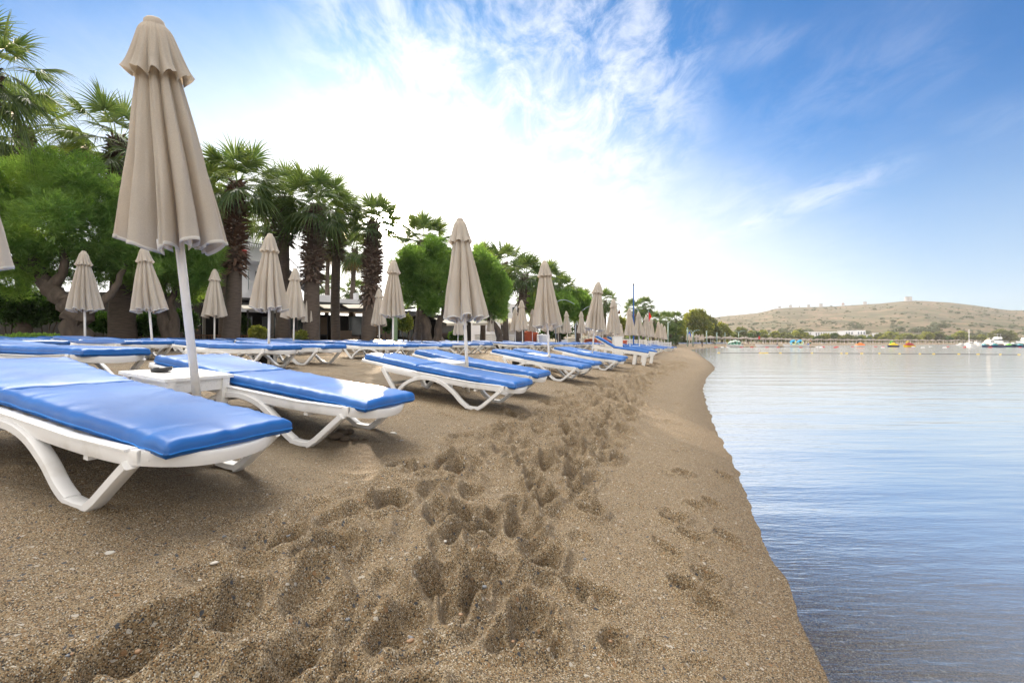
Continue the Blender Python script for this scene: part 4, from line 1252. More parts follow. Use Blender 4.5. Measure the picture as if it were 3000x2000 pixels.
def make_palm(base, top, r0, r1, boots_z, seed, crown, cscale, label, group, boots_r=1.5, boots_mat='palm_boot', skirt=False, far=False):
    """base, top: world points of the trunk; boots from boots_z (world height) to the top"""
    rng = random.Random(seed)
    base = Vector(base); top = Vector(top)
    root = empty('palm_tree', base, label=label, cat='palm tree', group=group)
    Hh = top.z - base.z; off = top - base
    def axis(t):
        return Vector((off.x * t + 0.12 * math.sin(t * 3.1 + seed) * (t * (1 - t)) * 2, off.y * t, Hh * t))
    tr = MB(); n = 12 if not far else 5
    pts = [axis(k / n) for k in range(n + 1)]
    pts[0] = pts[0] - Vector((0, 0, .25))
    rad = []
    for k in range(n + 1):
        t = k / n
        rad.append((r0 * 1.22 if k == 0 else r0 * (1 - t) ** 1.0 * 1.0 + r1 * t) * rng.uniform(.97, 1.03))
    tr.tube(pts, rad, 18 if not far else 8, jit=0.03)
    tr.build('trunk', M['palm_trunk'], root, smooth=True)
    tb = max(0.0, min(0.97, (boots_z - base.z) / Hh))
    bm_ = MB()
    nb = int((420 if not far else 70) * (1 - tb) * Hh / 3.0)
    nb = min(max(nb, 40), 520)
    for k in range(nb):
        t = tb + (1 - tb) * ((k + .5) / nb)
        c = axis(t); az = k * 2.39996 + rng.uniform(-.3, .3)
        rr_ = (r0 * (1 - t) + r1 * t)
        s = (t - tb) / (1 - tb)
        bulge = 1.34 * boots_r * (0.72 + 0.45 * math.sin(math.pi * min(1.0, 0.12 + s * .85)))
        out = Vector((math.cos(az), math.sin(az), 0)); sd = Vector((-math.sin(az), math.cos(az), 0))
        L_ = rng.uniform(0.16, 0.34) * (1.0 if not far else 1.5); w = rng.uniform(0.035, 0.07) * (1 if not far else 1.8)
        hang = rng.uniform(-0.5, 0.75) if s > .25 else rng.uniform(-1.3, 0.3)
        p0 = c + out * rr_ * .85
        pe = c + out * (rr_ * bulge) + Vector((0, 0, L_ * hang))
        pm = p0.lerp(pe, .55) + Vector((0, 0, 0.03))
        tip = sd * rng.uniform(-.03, .03)
        th = Vector((0, 0, 0.016))
        a, b_, c_, d_, e_ = p0 - sd * w, p0 + sd * w, pm + sd * w * .8 + tip, pm - sd * w * .8 + tip, pe + tip * 2
        bm_.poly([a + th, b_ + th, c_ + th, d_ + th]); bm_.poly([d_ + th, c_ + th, e_]); bm_.poly([b_ - th, a - th, d_ - th, c_ - th]); bm_.poly([c_ - th, d_ - th, e_])
        bm_.poly([b_ + th, b_ - th, c_ - th, c_ + th]); bm_.poly([a - th, a + th, d_ + th, d_ - th])
    bm_.build('leaf_bases', M[boots_mat], root)
    cr = bpy.data.objects.new('crown', crown); COL.objects.link(cr); cr.parent = root
    cr.location = off + Vector((0, 0, -0.02)); cr.scale = (cscale,) * 3; cr.rotation_euler = (rng.uniform(-.08, .08), rng.uniform(-.08, .08), rng.uniform(0, 6.28))
    if skirt:
        s_ = bpy.data.objects.new('dry_skirt', skirt_mesh(seed)); COL.objects.link(s_); s_.parent = root; s_.location = off; s_.scale = (cscale,) * 3
    return root
D = 1.2755
def palm(bx, tx, ty, by, Y, wpx, r1k, cs, crown, seed, label, boots_r=1.5, boots_mat='palm_boot', skirt=False, far=False, group='palm trees along the back of the beach', gz=None):
    """display-pixel inputs of the photograph measured on the trunk, distance Y"""
    s = Y / F_PX
    b = img(bx * D, 1000, Y); b.z = (ground(b.x, b.y) - 0.05) if gz is None else gz
    t = img(tx * D, ty * D, Y); t.y += 0.0
    r0 = wpx * D * s / 2
    bz = img(0, by * D, Y).z
    return make_palm(b, t, r0, r0 * r1k, bz, seed, crown, cs, label, group, boots_r, boots_mat, skirt, far)
palm(528, 545, 418, 625, 16.5, 38, 0.62, 1.10, CROWNS[1], 1, 'palm with a thick shaggy reddish trunk, right of the tall tilted parasol', 1.75, 'palm_boot_red')
palm(648, 655, 452, 562, 19.0, 34, 0.62, 1.00, CROWNS[0], 2, 'palm whose grey leaf bases bulge above a dark smooth trunk', 1.95)
palm(714, 727, 470, 650, 18.5, 38, 0.66, 1.18, CROWNS[3], 3, 'stout shaggy palm left of the thin dark trunked palm', 1.7)
palm(772, 774, 488, 592, 21.0, 21, 0.85, 0.95, CROWNS[2], 4, 'palm with a thin straight dark trunk and short grey boot', 2.0)
palm(846, 857, 510, 700, 19.5, 32, 0.72, 1.0, CROWNS[2], 5, 'shaggy palm directly beside the low sun', 1.6)
palm(962, 975, 552, 640, 22.5, 27, 0.75, 1.10, CROWNS[1], 6, 'palm rising behind the bushy tree just right of the sun', 1.5)
palm(799, 816, 572, 606, 32.0, 12, 0.9, 1.05, CROWNS_FAR[1], 7, 'slim leaning palm with a dry straw skirt, behind the parapet', 1.5, skirt=True, far=True)
palm(747, 756, 556, 592, 33.0, 10, 0.95, 1.0, CROWNS_FAR[0], 8, 'slim far palm seen between two thick palm trunks', 1.4, skirt=True, far=True)
palm(617, 613, 505, 560, 27.0, 14, 0.9, 1.0, CROWNS_FAR[2], 9, 'small crowned palm in front of the white house roof', 1.5, far=True)
palm(58, 55, 292, 350, 15.6, 30, 0.72, 1.22, CROWN_BIG[0], 10, 'palm with drooping backlit fans above the left tamarisk', 1.5)
palm(-60, -26, 150, 230, 12.0, 36, 0.72, 1.05, CROWN_BIG[1], 11, 'tall palm cut off by the top left edge of the photo', 1.5)
palm(283, 270, 318, 420, 15.4, 56, 0.42, 1.25, CROWN_BIG[1], 12, 'palm with a broad swollen trunk foot, crown half behind the tall parasol', 1.75)
palm(514, 507, 435, 560, 20.0, 22, 0.8, 0.95, CROWNS[2], 13, 'palm whose crown peeps out right behind the tall parasol', 1.5)
palm(1108, 1110, 598, 640, 34.0, 12, 0.9, 1.05, CROWNS_FAR[0], 14, 'palm crown half hidden behind the middle parasol', far=True)
palm(1162, 1160, 605, 640, 33.0, 13, 0.9, 1.25, CROWNS_FAR[1], 15, 'palm above the tamarisk right of the middle parasol', far=True)
palm(1192, 1206, 630, 705, 30.0, 22, 0.8, 1.10, CROWNS_FAR[2], 16, 'palm with a shaggy dark trunk left of the fourth waterside parasol', 1.6, far=True)
palm(1258, 1256, 640, 670, 38.0, 10, 0.9, 1.2, CROWNS_FAR[0], 17, 'palm crown behind the large parasol right of the middle one', far=True)
palm(1290, 1292, 668, 690, 41.0, 9, 0.9, 1.3, CROWNS_FAR[1], 18, 'palm above the far rounded tamarisks', far=True)
palm(1328, 1330, 690, 715, 44.0, 9, 0.9, 1.1, CROWNS_FAR[2], 19, 'low palm at the right end of the tamarisk row', far=True)
palm(1388, 1390, 690, 720, 56.0, 7, 0.9, 1.2, CROWNS_FAR[0], 20, 'palm crown left of the fifth waterside parasol', far=True)
palm(1458, 1458, 708, 735, 70.0, 6, 0.95, 1.25, CROWNS_FAR[1], 21, 'left one of the twin far palms by the blue mast', far=True)
palm(1478, 1481, 702, 735, 74.0, 6, 0.95, 1.25, CROWNS_FAR[2], 22, 'right one of the twin far palms by the blue mast', far=True)
palm(1500, 1503, 735, 750, 82.0, 5, 0.95, 1.3, CROWNS_FAR[0], 23, 'far palm right behind the red flag', far=True)
palm(1527, 1527, 737, 750, 86.0, 5, 0.95, 1.5, CROWNS_FAR[1], 24, 'far palm between the red flag and the yellow green trees', far=True)
palm(1552, 1552, 733, 750, 92.0, 5, 0.95, 1.35, CROWNS_FAR[2], 25, 'far palm just left of the tall yellow green tree', far=True)
palm(1540, 1540, 768, 775, 84.0, 5, 0.95, 1.4, CROWNS_FAR[0], 26, 'low bright green palm beside the thatched parasols', far=True)
palm(815, 815, 668, 680, 42.0, 6, 0.95, 0.9, CROWNS_FAR[1], 27, 'small roof garden palm showing over the white parapet', far=True)
palm(752, 752, 655, 665, 42.0, 6, 0.95, 0.9, CROWNS_FAR[2], 28, 'small palm beside the stair of the white house', far=True)

# ------------------------------------------------------------------ feathery and broad-leaved crowns
def leaf_cloud(lobes, n, blade, width, nb, seed, upbias=0.5, shell=0.35, spread=0.7):
    """lobes: list of (centre, radii). returns verts, tris of thin blades in sprays"""
    r = np.random.RandomState(seed)
    vol = np.array([l[1][0] * l[1][1] * l[1][2] for l in lobes]) ** (2 / 3.); vol /= vol.sum()
    which = r.choice(len(lobes), n, p=vol)
    C = np.array([list(l[0]) for l in lobes])[which]; Rd = np.array([list(l[1]) for l in lobes])[which]
    dirs = r.normal(size=(n, 3)); dirs /= np.linalg.norm(dirs, axis=1, keepdims=True)
    rad = 1 - np.abs(r.normal(0, shell, n)); rad = np.clip(rad, 0.1, 1.06)
    lump = 1 + 0.16 * np.sin(dirs[:, 0] * 7 + which * 3.1) * np.sin(dirs[:, 1] * 6 + 1.3) + 0.12 * np.sin(dirs[:, 2] * 9 + dirs[:, 0] * 5 + which)
    P = C + dirs * Rd * (rad * lump)[:, None]
    Dd = dirs * 0.8 + r.normal(0, .35, (n, 3)); Dd[:, 2] += upbias; Dd /= np.linalg.norm(Dd, axis=1, keepdims=True)
    P = np.repeat(P, nb, 0); Dd = np.repeat(Dd, nb, 0); N = len(P)
    B = Dd + r.normal(0, spread, (N, 3)) * 0.6; B /= np.linalg.norm(B, axis=1, keepdims=True)
    ln = blade * r.uniform(.55, 1.25, N)[:, None]; w = width * r.uniform(.7, 1.3, N)[:, None]
    st = P + Dd * blade * r.uniform(-.35, .35, N)[:, None] + r.normal(0, blade * .12, (N, 3))
    S = np.cross(B, r.normal(size=(N, 3))); S /= np.maximum(np.linalg.norm(S, axis=1, keepdims=True), 1e-6)
    mid = st + B * ln * .5
    v = np.stack([st, mid - S * w, st + B * ln + np.array([0, 0, -.08]) * ln, mid + S * w], 1).reshape(-1, 3)
    f = np.arange(N * 4).reshape(-1, 4)
    return v, f

def lobes_px(lst, Y, depth=0.8, dy=None):
    """lobes from display pixels (cx, cy, rx, ry[, extra depth])"""
    out = []
    for q in lst:
        yy = Y + (q[4] if len(q) > 4 else 0)
        c = img(q[0] * D, q[1] * D, yy); s = yy / F_PX * D
        rx, rz = q[2] * s, q[3] * s
        out.append((c, (rx, max(rx, rz) * depth, rz)))
    return out

def limb(mb_, pts, r0, r1, n=8, jit=0.10, seed=0):
    rng = random.Random(seed)
    P = smooth_path(pts, 5)
    P = [p + Vector((rng.uniform(-1, 1), rng.uniform(-1, 1), 0)) * r0 * 0.16 for p in P]
    R_ = [(r0 + (r1 - r0) * (i / (len(P) - 1)) ** .8) * rng.uniform(.86, 1.16) for i in range(len(P))]
    mb_.tube(P, R_, n, jit=jit)

def tree(name, label, cat, lobes, base, trunk_paths, n, blade, width, nb, mat, seed, group=None, upbias=.5, shell=.26, bark='bark'):
    base = Vector(base)
    root = empty(name, base, label=label, cat=cat, group=group)
    if name == 'tamarisk_tree':
        rl = random.Random(seed + 500); ext = []
        for c, r in lobes:
            for q in range(7):
                d = Vector((rl.gauss(0, 1), rl.gauss(0, 1), rl.gauss(0.25, 1))).normalized()
                k = rl.uniform(.22, .52)
                ext.append((Vector(c) + Vector((d.x * r[0], d.y * r[1], d.z * r[2])) * rl.uniform(.75, 1.0), (r[0] * k, r[1] * k, r[2] * k * 1.15)))
        lobes = [(c, (r[0] * .76, r[1] * .76, r[2] * .76)) for c, r in lobes] + ext
        n = int(n * .95)
    v, f = leaf_cloud([(Vector(c) - base, r) for c, r in lobes], n, blade, width, nb, seed, upbias, shell)
    np_mesh('crown', v, f, M[mat], root, smooth=False)
    t = MB()
    for k, (pts, r0, r1) in enumerate(trunk_paths):
        limb(t, [Vector(p) - base for p in pts], r0, r1, 10, 0.08, seed + k)
    t.build('trunk', M[bark], root, smooth=True)
    return root
TG = 'feathery tamarisk trees behind the beach'
def gpt(px, Y, dz=0.0):
    p = img(px * D, 1000, Y); p.z = ground(p.x, p.y) + dz; return p
# big tamarisk on the left
L1 = lobes_px([(45, 425, 85, 62), (135, 430, 90, 58), (215, 460, 78, 52), (285, 500, 62, 50, 1), (20, 520, 90, 80), (115, 520, 105, 80, -.6), (215, 545, 90, 70), (290, 575, 60, 60, 1), (40, 600, 70, 55, -.5), (140, 605, 80, 48, .5), (-60, 500, 90, 110), (235, 620, 60, 40, .5), (310, 520, 55, 60, .6), (300, 600, 48, 40, .4), (262, 560, 50, 60, .3), (30, 650, 60, 34, 1)], 13.6)
b1 = gpt(172, 13.2, -.1)
tree('tamarisk_tree', 'huge bright green tamarisk with a gnarled forked trunk on the left', 'tree', L1, b1,
     [([b1, img(175 * D, 735 * D, 13.2), img(160 * D, 700 * D, 13.2), img(120 * D, 665 * D, 13.3), img(90 * D, 625 * D, 13.4), img(60 * D, 560 * D, 13.4)], .40, .10),
      ([img(180 * D, 740 * D, 13.2), img(200 * D, 690 * D, 13.3), img(195 * D, 640 * D, 13.4), img(200 * D, 560 * D, 13.6)], .30, .08),
      ([img(180 * D, 730 * D, 13.2), img(225 * D, 700 * D, 13.3), img(265 * D, 660 * D, 13.6), img(290 * D, 600 * D, 14)], .17, .06),
      ([img(120 * D, 665 * D, 13.3), img(150 * D, 600 * D, 13.4), img(130 * D, 520 * D, 13.6)], .16, .05),
      ([img(95 * D, 630 * D, 13.4), img(30 * D, 600 * D, 13.6), img(-20 * D, 540 * D, 13.8)], .12, .04)],
     17000, .20, .011, 7, 'tamarisk', 1, TG, upbias=.55)
L2 = lobes_px([(350, 580, 60, 60), (420, 590, 60, 55), (470, 600, 42, 50), (395, 645, 70, 40), (470, 650, 38, 35), (330, 640, 40, 45)], 15.6)
b2 = gpt(396, 15.4, -.1)
tree('tamarisk_tree', 'tamarisk behind the tall tilted parasol and its white pole', 'tree', L2, b2,
     [([b2, img(380 * D, 740 * D, 15.4), img(365 * D, 705 * D, 15.4), img(375 * D, 660 * D, 15.5), img(360 * D, 600 * D, 15.6)], .26, .07),
      ([b2, img(400 * D, 735 * D, 15.4), img(392 * D, 690 * D, 15.5), img(430 * D, 630 * D, 15.6)], .20, .06)],
     7500, .20, .011, 7, 'tamarisk', 2, TG, upbias=.4)
L3 = lobes_px([(938, 602, 30, 36), (968, 598, 40, 34), (1005, 590, 34, 36), (1028, 625, 26, 46), (932, 642, 30, 36), (965, 645, 48, 45), (1005, 665, 40, 48), (945, 678, 36, 26), (985, 700, 32, 22)], 20.5)
b3 = gpt(985, 20.5, -.1)
tree('tamarisk_tree', 'sunlit rounded tamarisk with two pale trunks, left of the middle parasol', 'tree', L3, b3,
     [([b3, img(978 * D, 750 * D, 20.4), img(968 * D, 715 * D, 20.4), img(975 * D, 670 * D, 20.5), img(960 * D, 610 * D, 20.6)], .28, .07),
      ([gpt(1003, 20.6, -.1), img(1008 * D, 745 * D, 20.6), img(1020 * D, 715 * D, 20.6), img(1010 * D, 660 * D, 20.6), img(1010 * D, 620 * D, 20.6)], .20, .06)],
     11500, .20, .013, 7, 'tamarisk', 3, TG)
L4 = lobes_px([(1104, 606, 22, 32), (1098, 655, 28, 48), (1128, 650, 28, 42), (1148, 680, 26, 42), (1112, 705, 32, 28), (1145, 715, 24, 22)], 25.0)
b4 = gpt(1150, 25.0, -.1)
tree('tamarisk_tree', 'dense green tamarisk right of the middle parasol', 'tree', L4, b4,
     [([b4, img(1142 * D, 755 * D, 25), img(1125 * D, 735 * D, 25), img(1115 * D, 690 * D, 25), img(1105 * D, 640 * D, 25)], .22, .08)],
     9000, .22, .015, 7, 'tamarisk', 4, TG)
for q, (lb, lab, Y, bx_) in enumerate((
        ([(1222, 693, 24, 24), (1240, 712, 26, 20)], 'tamarisk just left of the fourth waterside parasol', 36.0, 1235),
        ([(1270, 690, 36, 28), (1290, 712, 34, 20), (1258, 712, 22, 18)], 'rounded tamarisk between the fourth and fifth waterside parasols', 37.0, 1288),
        ([(1318, 692, 30, 28), (1340, 700, 24, 28), (1325, 720, 30, 20)], 'rounded tamarisk just left of the fifth waterside parasol', 40.0, 1330))):
    LL = lobes_px(lb, Y); bb = gpt(bx_, Y, -.1); c0 = LL[0][0]
    tree('tamarisk_tree', lab, 'tree', LL, bb, [([bb, bb + Vector((-.2, 0, 1.0)), c0 + Vector((0, 0, -.5)), c0], .22, .08)], 4200, .28, .022, 6, 'tamarisk', 20 + q, TG)
# dark broadleaf shrubs below and behind
def bush(label, px, py, rx, ry, Y, mat, n, seed, group='shrubs at the foot of the trees', name='bush', sz=.09, w=.03):
    c = img(px * D, py * D, Y); s = Y / F_PX * D
    b = Vector((c.x, c.y, ground(c.x, c.y) - .05))
    r_ = random.Random(seed)
    lobes = [(c + Vector((r_.uniform(-.5, .5) * rx * s, r_.uniform(-.3, .3) * rx * s, r_.uniform(-.3, .3) * ry * s)), (rx * s * .62, rx * s * .5, ry * s * .7)) for _ in range(4)]
    tp = [([b + Vector((dx, 0, 0)), b.lerp(c, .6) + Vector((dx * 3, 0, 0)), c + Vector((dx * 6, 0, 0))], .03, .012) for dx in (-.05, .04, .1)]
    return tree(name, label, 'shrub', lobes, b, tp, n, sz, w, 4, mat, seed, group, upbias=.2, shell=.4)
bush('dark leafy shrub at the far left edge below the tamarisk', 20, 690, 75, 60, 15.5, 'broad', 3600, 31)
bush('dark leafy shrub left of the gnarled tamarisk trunk', 105, 715, 50, 45, 15.8, 'broad', 3000, 32)
bush('dark leafy shrub between the gnarled trunk and the swollen palm foot', 228, 745, 40, 28, 15.5, 'broad', 2200, 33)
bush('dark leafy shrub right of the swollen palm foot', 335, 745, 45, 30, 16.0, 'broad', 2400, 34)
bush('leafy shrub behind the pole of the tall parasol', 415, 740, 40, 32, 17.0, 'broad', 2200, 35)
bush('low clipped green hedge along the back of the beach at far left', 60, 778, 95, 12, 13.0, 'tamarisk', 2600, 36, name='hedge', sz=.06, w=.02)
bush('bright green plant at the wooden rail by the white house', 593, 765, 20, 20, 18.5, 'yellowgreen', 1100, 37)
bush('sunlit yellow green shrub beside the round tamarisk trunk', 933, 742, 18, 22, 19.5, 'yellowgreen', 1400, 38)
bush('small plant between the dark palm and the thin palm', 690, 772, 16, 12, 18.0, 'yellowgreen', 500, 39)
bush('shrub in front of the restaurant glass left of the twin parasols', 560, 745, 24, 26, 22.0, 'broad', 900, 40)
bush('shrub behind the sling chair', 1045, 770, 20, 14, 24.0, 'broad', 800, 41)
bush('bushy plant behind the stacked orange cushions', 1208, 762, 22, 22, 37.5, 'yellowgreen', 700, 42)
bush('pink flowering climber on the restaurant front', 893, 745, 14, 18, 21.5, 'broad', 500, 43)
bush('dark shrub mass under the far tamarisks', 1290, 760, 60, 18, 41.0, 'broad', 1500, 44, sz=.16, w=.05)
# trees further along the beach
def broad_tree(label, lobes, Y, bx_, mat, n, blade, width, seed, group='broadleaf trees beyond the parasols', cat='tree'):
    LL = lobes_px(lobes, Y); b = gpt(bx_, Y, -.2)
    c0 = LL[0][0]
    return tree('broadleaf_tree', label, cat, LL, b, [([b, b.lerp(c0, .5), c0], Y * .0028, Y * .001)] + [([b.lerp(c0, .45), l[0]], Y * .0014, Y * .0006) for l in LL[1:4]], n, blade, width, 4, mat, seed, group, upbias=.2, shell=.38)
broad_tree('yellow green tree left of the blue mast', [(1425, 745, 14, 14), (1437, 757, 14, 12)], 62, 1430, 'yellowgreen', 900, .35, .12, 51)
broad_tree('green tree behind the far end of the parasol row', [(1470, 758, 22, 18), (1455, 765, 18, 14)], 78, 1465, 'tamarisk', 1200, .35, .10, 52)
broad_tree('bushy green tree right of the red flag', [(1512, 755, 18, 18), (1500, 765, 14, 12), (1525, 765, 14, 12)], 90, 1512, 'yellowgreen', 1200, .4, .12, 53)
broad_tree('olive tree left of the tall yellow green tree', [(1556, 757, 16, 20), (1545, 768, 14, 10)], 100, 1555, 'yellowgreen', 1000, .4, .12, 54)
broad_tree('tall eucalyptus with a ragged yellow green crown', [(1590, 738, 20, 24), (1606, 728, 16, 18), (1612, 755, 22, 24), (1582, 760, 18, 18), (1600, 770, 26, 14)], 150, 1598, 'yellowgreen', 3200, .8, .20, 55)
broad_tree('darker eucalyptus joined to the tall yellow green one', [(1628, 748, 14, 20), (1640, 765, 16, 16), (1622, 772, 16, 12)], 160, 1632, 'far_tree', 1800, .8, .20, 56)
broad_tree('rounded tree at the right end of the left grove', [(1655, 755, 14, 12), (1665, 768, 14, 14), (1648, 770, 12, 10)], 190, 1658, 'yellowgreen', 1500, .9, .22, 57)
broad_tree('low olive tree beside the rounded tree', [(1690, 778, 14, 8), (1680, 780, 10, 7)], 230, 1685, 'far_tree', 700, 1.0, .25, 58)
broad_tree('low brown green tree under the far palms', [(1575, 775, 14, 12)], 120, 1575, 'far_tree', 600, .7, .18, 59)
# belt along the far shore: every tree its own thing
rt = random.Random(77)
FT = []
for k in range(5):
    lob = [(Vector((rt.uniform(-1.1, 1.1), rt.uniform(-.6, .6), rt.uniform(2.6, 4.4))), (rt.uniform(1.4, 2.1), 1.5, rt.uniform(1.2, 1.9))) for _ in range(4)]
    base0 = Vector((0, 0, 0))
    FT.append(tree('shore_tree', 'x', 'tree', lob, base0, [([base0 + Vector((0, 0, -1)), Vector((0.1, 0, 1.5)), Vector((0, 0, 3.2))], .25, .12)], 520, .9, .24, 4, ['far_tree', 'yellowgreen', 'far_tree', 'broad', 'yellowgreen'][k], 300 + k, None, upbias=.2))
FTused = set()
def far_place(i, px, Yq, s, zb=None, lab='rounded green tree in the belt behind the far shore', grp='trees in the belt along the far shore'):
    t = FT[i]
    if i in FTused: t = copy_tree(t)
    FTused.add(i)
    X = (px - 1500) / F_PX * Yq
    t.location = (X, Yq, (ground(X, Yq) - .3) if zb is None else zb); t.scale = (s * rt.uniform(.9, 1.25), s, s * rt.uniform(.85, 1.1)); t.rotation_euler = (0, 0, rt.uniform(0, 6.28))
    tag(t, lab, 'tree', grp); return t
px = 2150
while px < 2860:
    Yq = np.interp(px, [2100, 2250, 2400, 2700, 3000], [250, 300, 340, 410, 440]) + rt.uniform(-12, 18)
    big = rt.random() < .2
    far_place(rt.randrange(5), px, Yq, (.72 if 2370 < px < 2640 else 1.0) * (1.75 if big else 1.25) * rt.uniform(.8, 1.1) * (Yq / 330) ** .5)
    px += rt.uniform(8, 17)
for (px, Yq, s, lab) in ((2935, 430, 2.6, 'tall rounded green tree behind the yachts'), (2880, 425, 1.3, 'green tree left of the tall one behind the yachts'), (2865, 430, 1.0, 'small green tree above the moored dinghies'), (2330, 320, 1.6, 'tallest tree in front of the long white hotel'), (2585, 385, 1.7, 'large tree in front of the big white hotel'), (2655, 400, 1.5, 'dark spreading tree between the small white villas'), (2415, 340, 1.35, 'rounded tree in front of the hotel windows')):
    far_place(rt.randrange(5), px, Yq, s * .95, None, lab, None)
# scrub dotted over the hillside: too many to count
def scrub():
    r = np.random.RandomState(8)
    n = 4200
    px = r.uniform(1700, 4000, n); s = r.uniform(0.0, 1.0, n) ** 1.35
    keep = vnoise(px / 60.0, s * 22) > -0.10 - 0.25 * (s < .15)
    px, s = px[keep], s[keep]
    x, y, z = hill_point(px, s)
    lob = []
    size = r.uniform(0.8, 1.7, len(px)) * (1 + 1.6 * (r.rand(len(px)) < .12)) * (1 + 0.5 * (s < .3))
    V = []; Fc = []; nb = 26
    P = np.stack([x, y, z + size * .35], -1)
    Pn = np.repeat(P, nb, 0); S_ = np.repeat(size, nb)
    d = r.normal(size=(len(Pn), 3)); d /= np.linalg.norm(d, axis=1, keepdims=True)
    C = Pn + d * S_[:, None] * np.array([1.25, 1.0, .55]) * r.uniform(.6, 1, len(Pn))[:, None]
    a = np.cross(d, r.normal(size=d.shape)); a /= np.linalg.norm(a, axis=1, keepdims=True); b = np.cross(d, a)
    w = (S_ * .42)[:, None]
    v = np.stack([C - a * w, C - b * w * .7, C + a * w, C + b * w * .7], 1).reshape(-1, 3)
    return v, np.arange(len(v)).reshape(-1, 4)
v, f = scrub()
o = np_mesh('hillside_scrub', v, f, M['scrub'], smooth=False)
tag(o, 'dark low scrub dotted over the dry hillside across the bay', 'scrub', None, 'stuff')
# ------------------------------------------------------------------ buildings behind the beach
class Facade:
    """vertical plane through two ground points; boxes are given by photograph pixels on that plane"""
    def __init__(self, px0, Y0, px1, Y1):
        self.a = Vector(((px0 - 1500) / F_PX * Y0, Y0)); self.b = Vector(((px1 - 1500) / F_PX * Y1, Y1))
        self.e = (self.b - self.a).normalized(); self.n = Vector((self.e.y, -self.e.x))   # outward, toward the camera
        if self.n.y > 0: self.n = -self.n
        self.ang = math.atan2(self.e.y, self.e.x)
    def t(self, px):
        k = (px - 1500) / F_PX
        # a + e t on the ray x = k y
        return (k * self.a.y - self.a.x) / (self.e.x - k * self.e.y)
    def box(self, mb_, px0, px1, py0, py1, out0, out1, zlo=None):
        t0, t1 = self.t(px0), self.t(px1); tm = (t0 + t1) / 2
        Ym = (self.a + self.e * tm).y
        z1 = CAM_H + (1004 - py0) / F_PX * Ym; z0 = CAM_H + (1004 - py1) / F_PX * Ym if zlo is None else zlo
        c = self.a + self.e * tm + self.n * ((out0 + out1) / 2)
        mb_.box((c.x - self.o.x, c.y - self.o.y, (z0 + z1) / 2 - self.o.z), (abs(t1 - t0), abs(out1 - out0), z1 - z0), Matrix.Rotation(self.ang, 3, 'Z'))
    def pt(self, px, py, out=0.0):
        t_ = self.t(px); c = self.a + self.e * t_; z = CAM_H + (1004 - py) / F_PX * c.y
        c = c + self.n * out
        return Vector((c.x, c.y, z)) - self.o
    def thing(self, name, label, cat, group=None):
        c = (self.a + self.b) / 2
        self.o = Vector((c.x, c.y, 0.8))
        return empty(name, self.o, label=label, cat=cat, group=group)

def part(fc, root, name, mat, boxes, parent=None):
    m = MB()
    for b in boxes: fc.box(m, *b)
    return m.build(name, mat, parent or root)
GB = 0.75
# white two-storey house
fc = Facade(585, 25.5, 868, 29.5)
h = fc.thing('white_house', 'white two storey house with roof terrace and balcony behind the palms', 'house')
part(fc, h, 'wall', M['white_wall'], [(585, 727, 690, None, -7, 0, GB), (727.5, 868, 700, None, -7, -1.3, GB)])
part(fc, h, 'roof_wall', M['white_wall'], [(700, 800, 668, 726, -6, -2.0)])
part(fc, h, 'roof_wall', M['white_wall'], [(845, 868, 745, 782, -5, -1.25)])
part(fc, h, 'balcony_front', M['white_wall'], [(728, 800, 727, 768, -1.3, 0.15)])
part(fc, h, 'cornice', M['white_wall'], [(700, 866, 862, 880, -1.3, 0.35)])
w_ = part(fc, h, 'window', M['teal_glass'], [(731, 753, 788, 842, -1.28, -1.24)])
part(fc, h, 'window_frame', M['paint_white'], [(729, 731, 786, 844, -1.26, -1.18), (753, 755, 786, 844, -1.26, -1.18), (731, 753, 785, 788, -1.26, -1.18)], w_)
w_ = part(fc, h, 'window', M['glass_dark'], [(775, 800, 790, 850, -1.28, -1.24)])
w_ = part(fc, h, 'window', M['teal_glass'], [(612, 640, 800, 850, 0.01, 0.05)])
part(fc, h, 'window_frame', M['paint_white'], [(609, 612, 797, 853, 0.0, 0.09), (640, 643, 797, 853, 0.0, 0.09), (625, 627, 800, 850, 0.04, 0.08)], w_)
m = MB()
for k in range(16):
    fc.box(m, 728 + k * 4.2, 729.3 + k * 4.2, 829, 860, 0.06, 0.12)
fc.box(m, 727, 797, 826, 829, 0.04, 0.14)
m.build('balcony_railing', M['paint_white'], h)
m = MB()
for k in range(14):
    fc.box(m, 712 + k * 6.6, 713 + k * 6.6, 712, 727, -0.4, -0.35)
fc.box(m, 706, 800, 710, 712, -0.42, -0.33); fc.box(m, 706, 800, 717, 718, -0.42, -0.36)
m.build('terrace_railing', M['dark_metal'], h)
m = MB()
for px_ in (846, 852, 858): fc.box(m, px_, px_ + 1.4, 735, 782, -1.2, -1.1)
fc.box(m, 845, 860, 735, 737.5, -1.2, -1.1); fc.box(m, 845, 860, 745, 746.5, -1.2, -1.1)
m.build('terrace_railing', M['dark_metal'], h)
m = MB()
a_, b_ = fc.pt(858, 790, -.6), fc.pt(945, 872, -.6)
for s in (0, .9): m.bar(a_ + Vector((0, -s, 0)), b_ + Vector((0, -s, 0)), .06, .22)
for k in range(12): 
    p_ = a_.lerp(b_, k / 11); m.box(p_ + Vector((0, -.45, 0)), (.34, .85, .04))
m.build('outer_stair', M['dark_metal'], h)
m = MB()
for k in range(9):
    p_ = a_.lerp(b_, k / 8) + Vector((0, -.9, .1)); m.bar(p_, p_ + Vector((0, 0, .95)), .025, .025)
m.bar(a_ + Vector((0, -.9, 1.05)), b_ + Vector((0, -.9, 1.05)), .04, .04)
m.build('stair_railing', M['dark_metal'], h)
m = MB(); fc.box(m, 707, 718, 733, 747, 0.01, 0.25); m.build('wall_ac_box', M['red'], h)  # red box on the wall, an air-conditioning unit

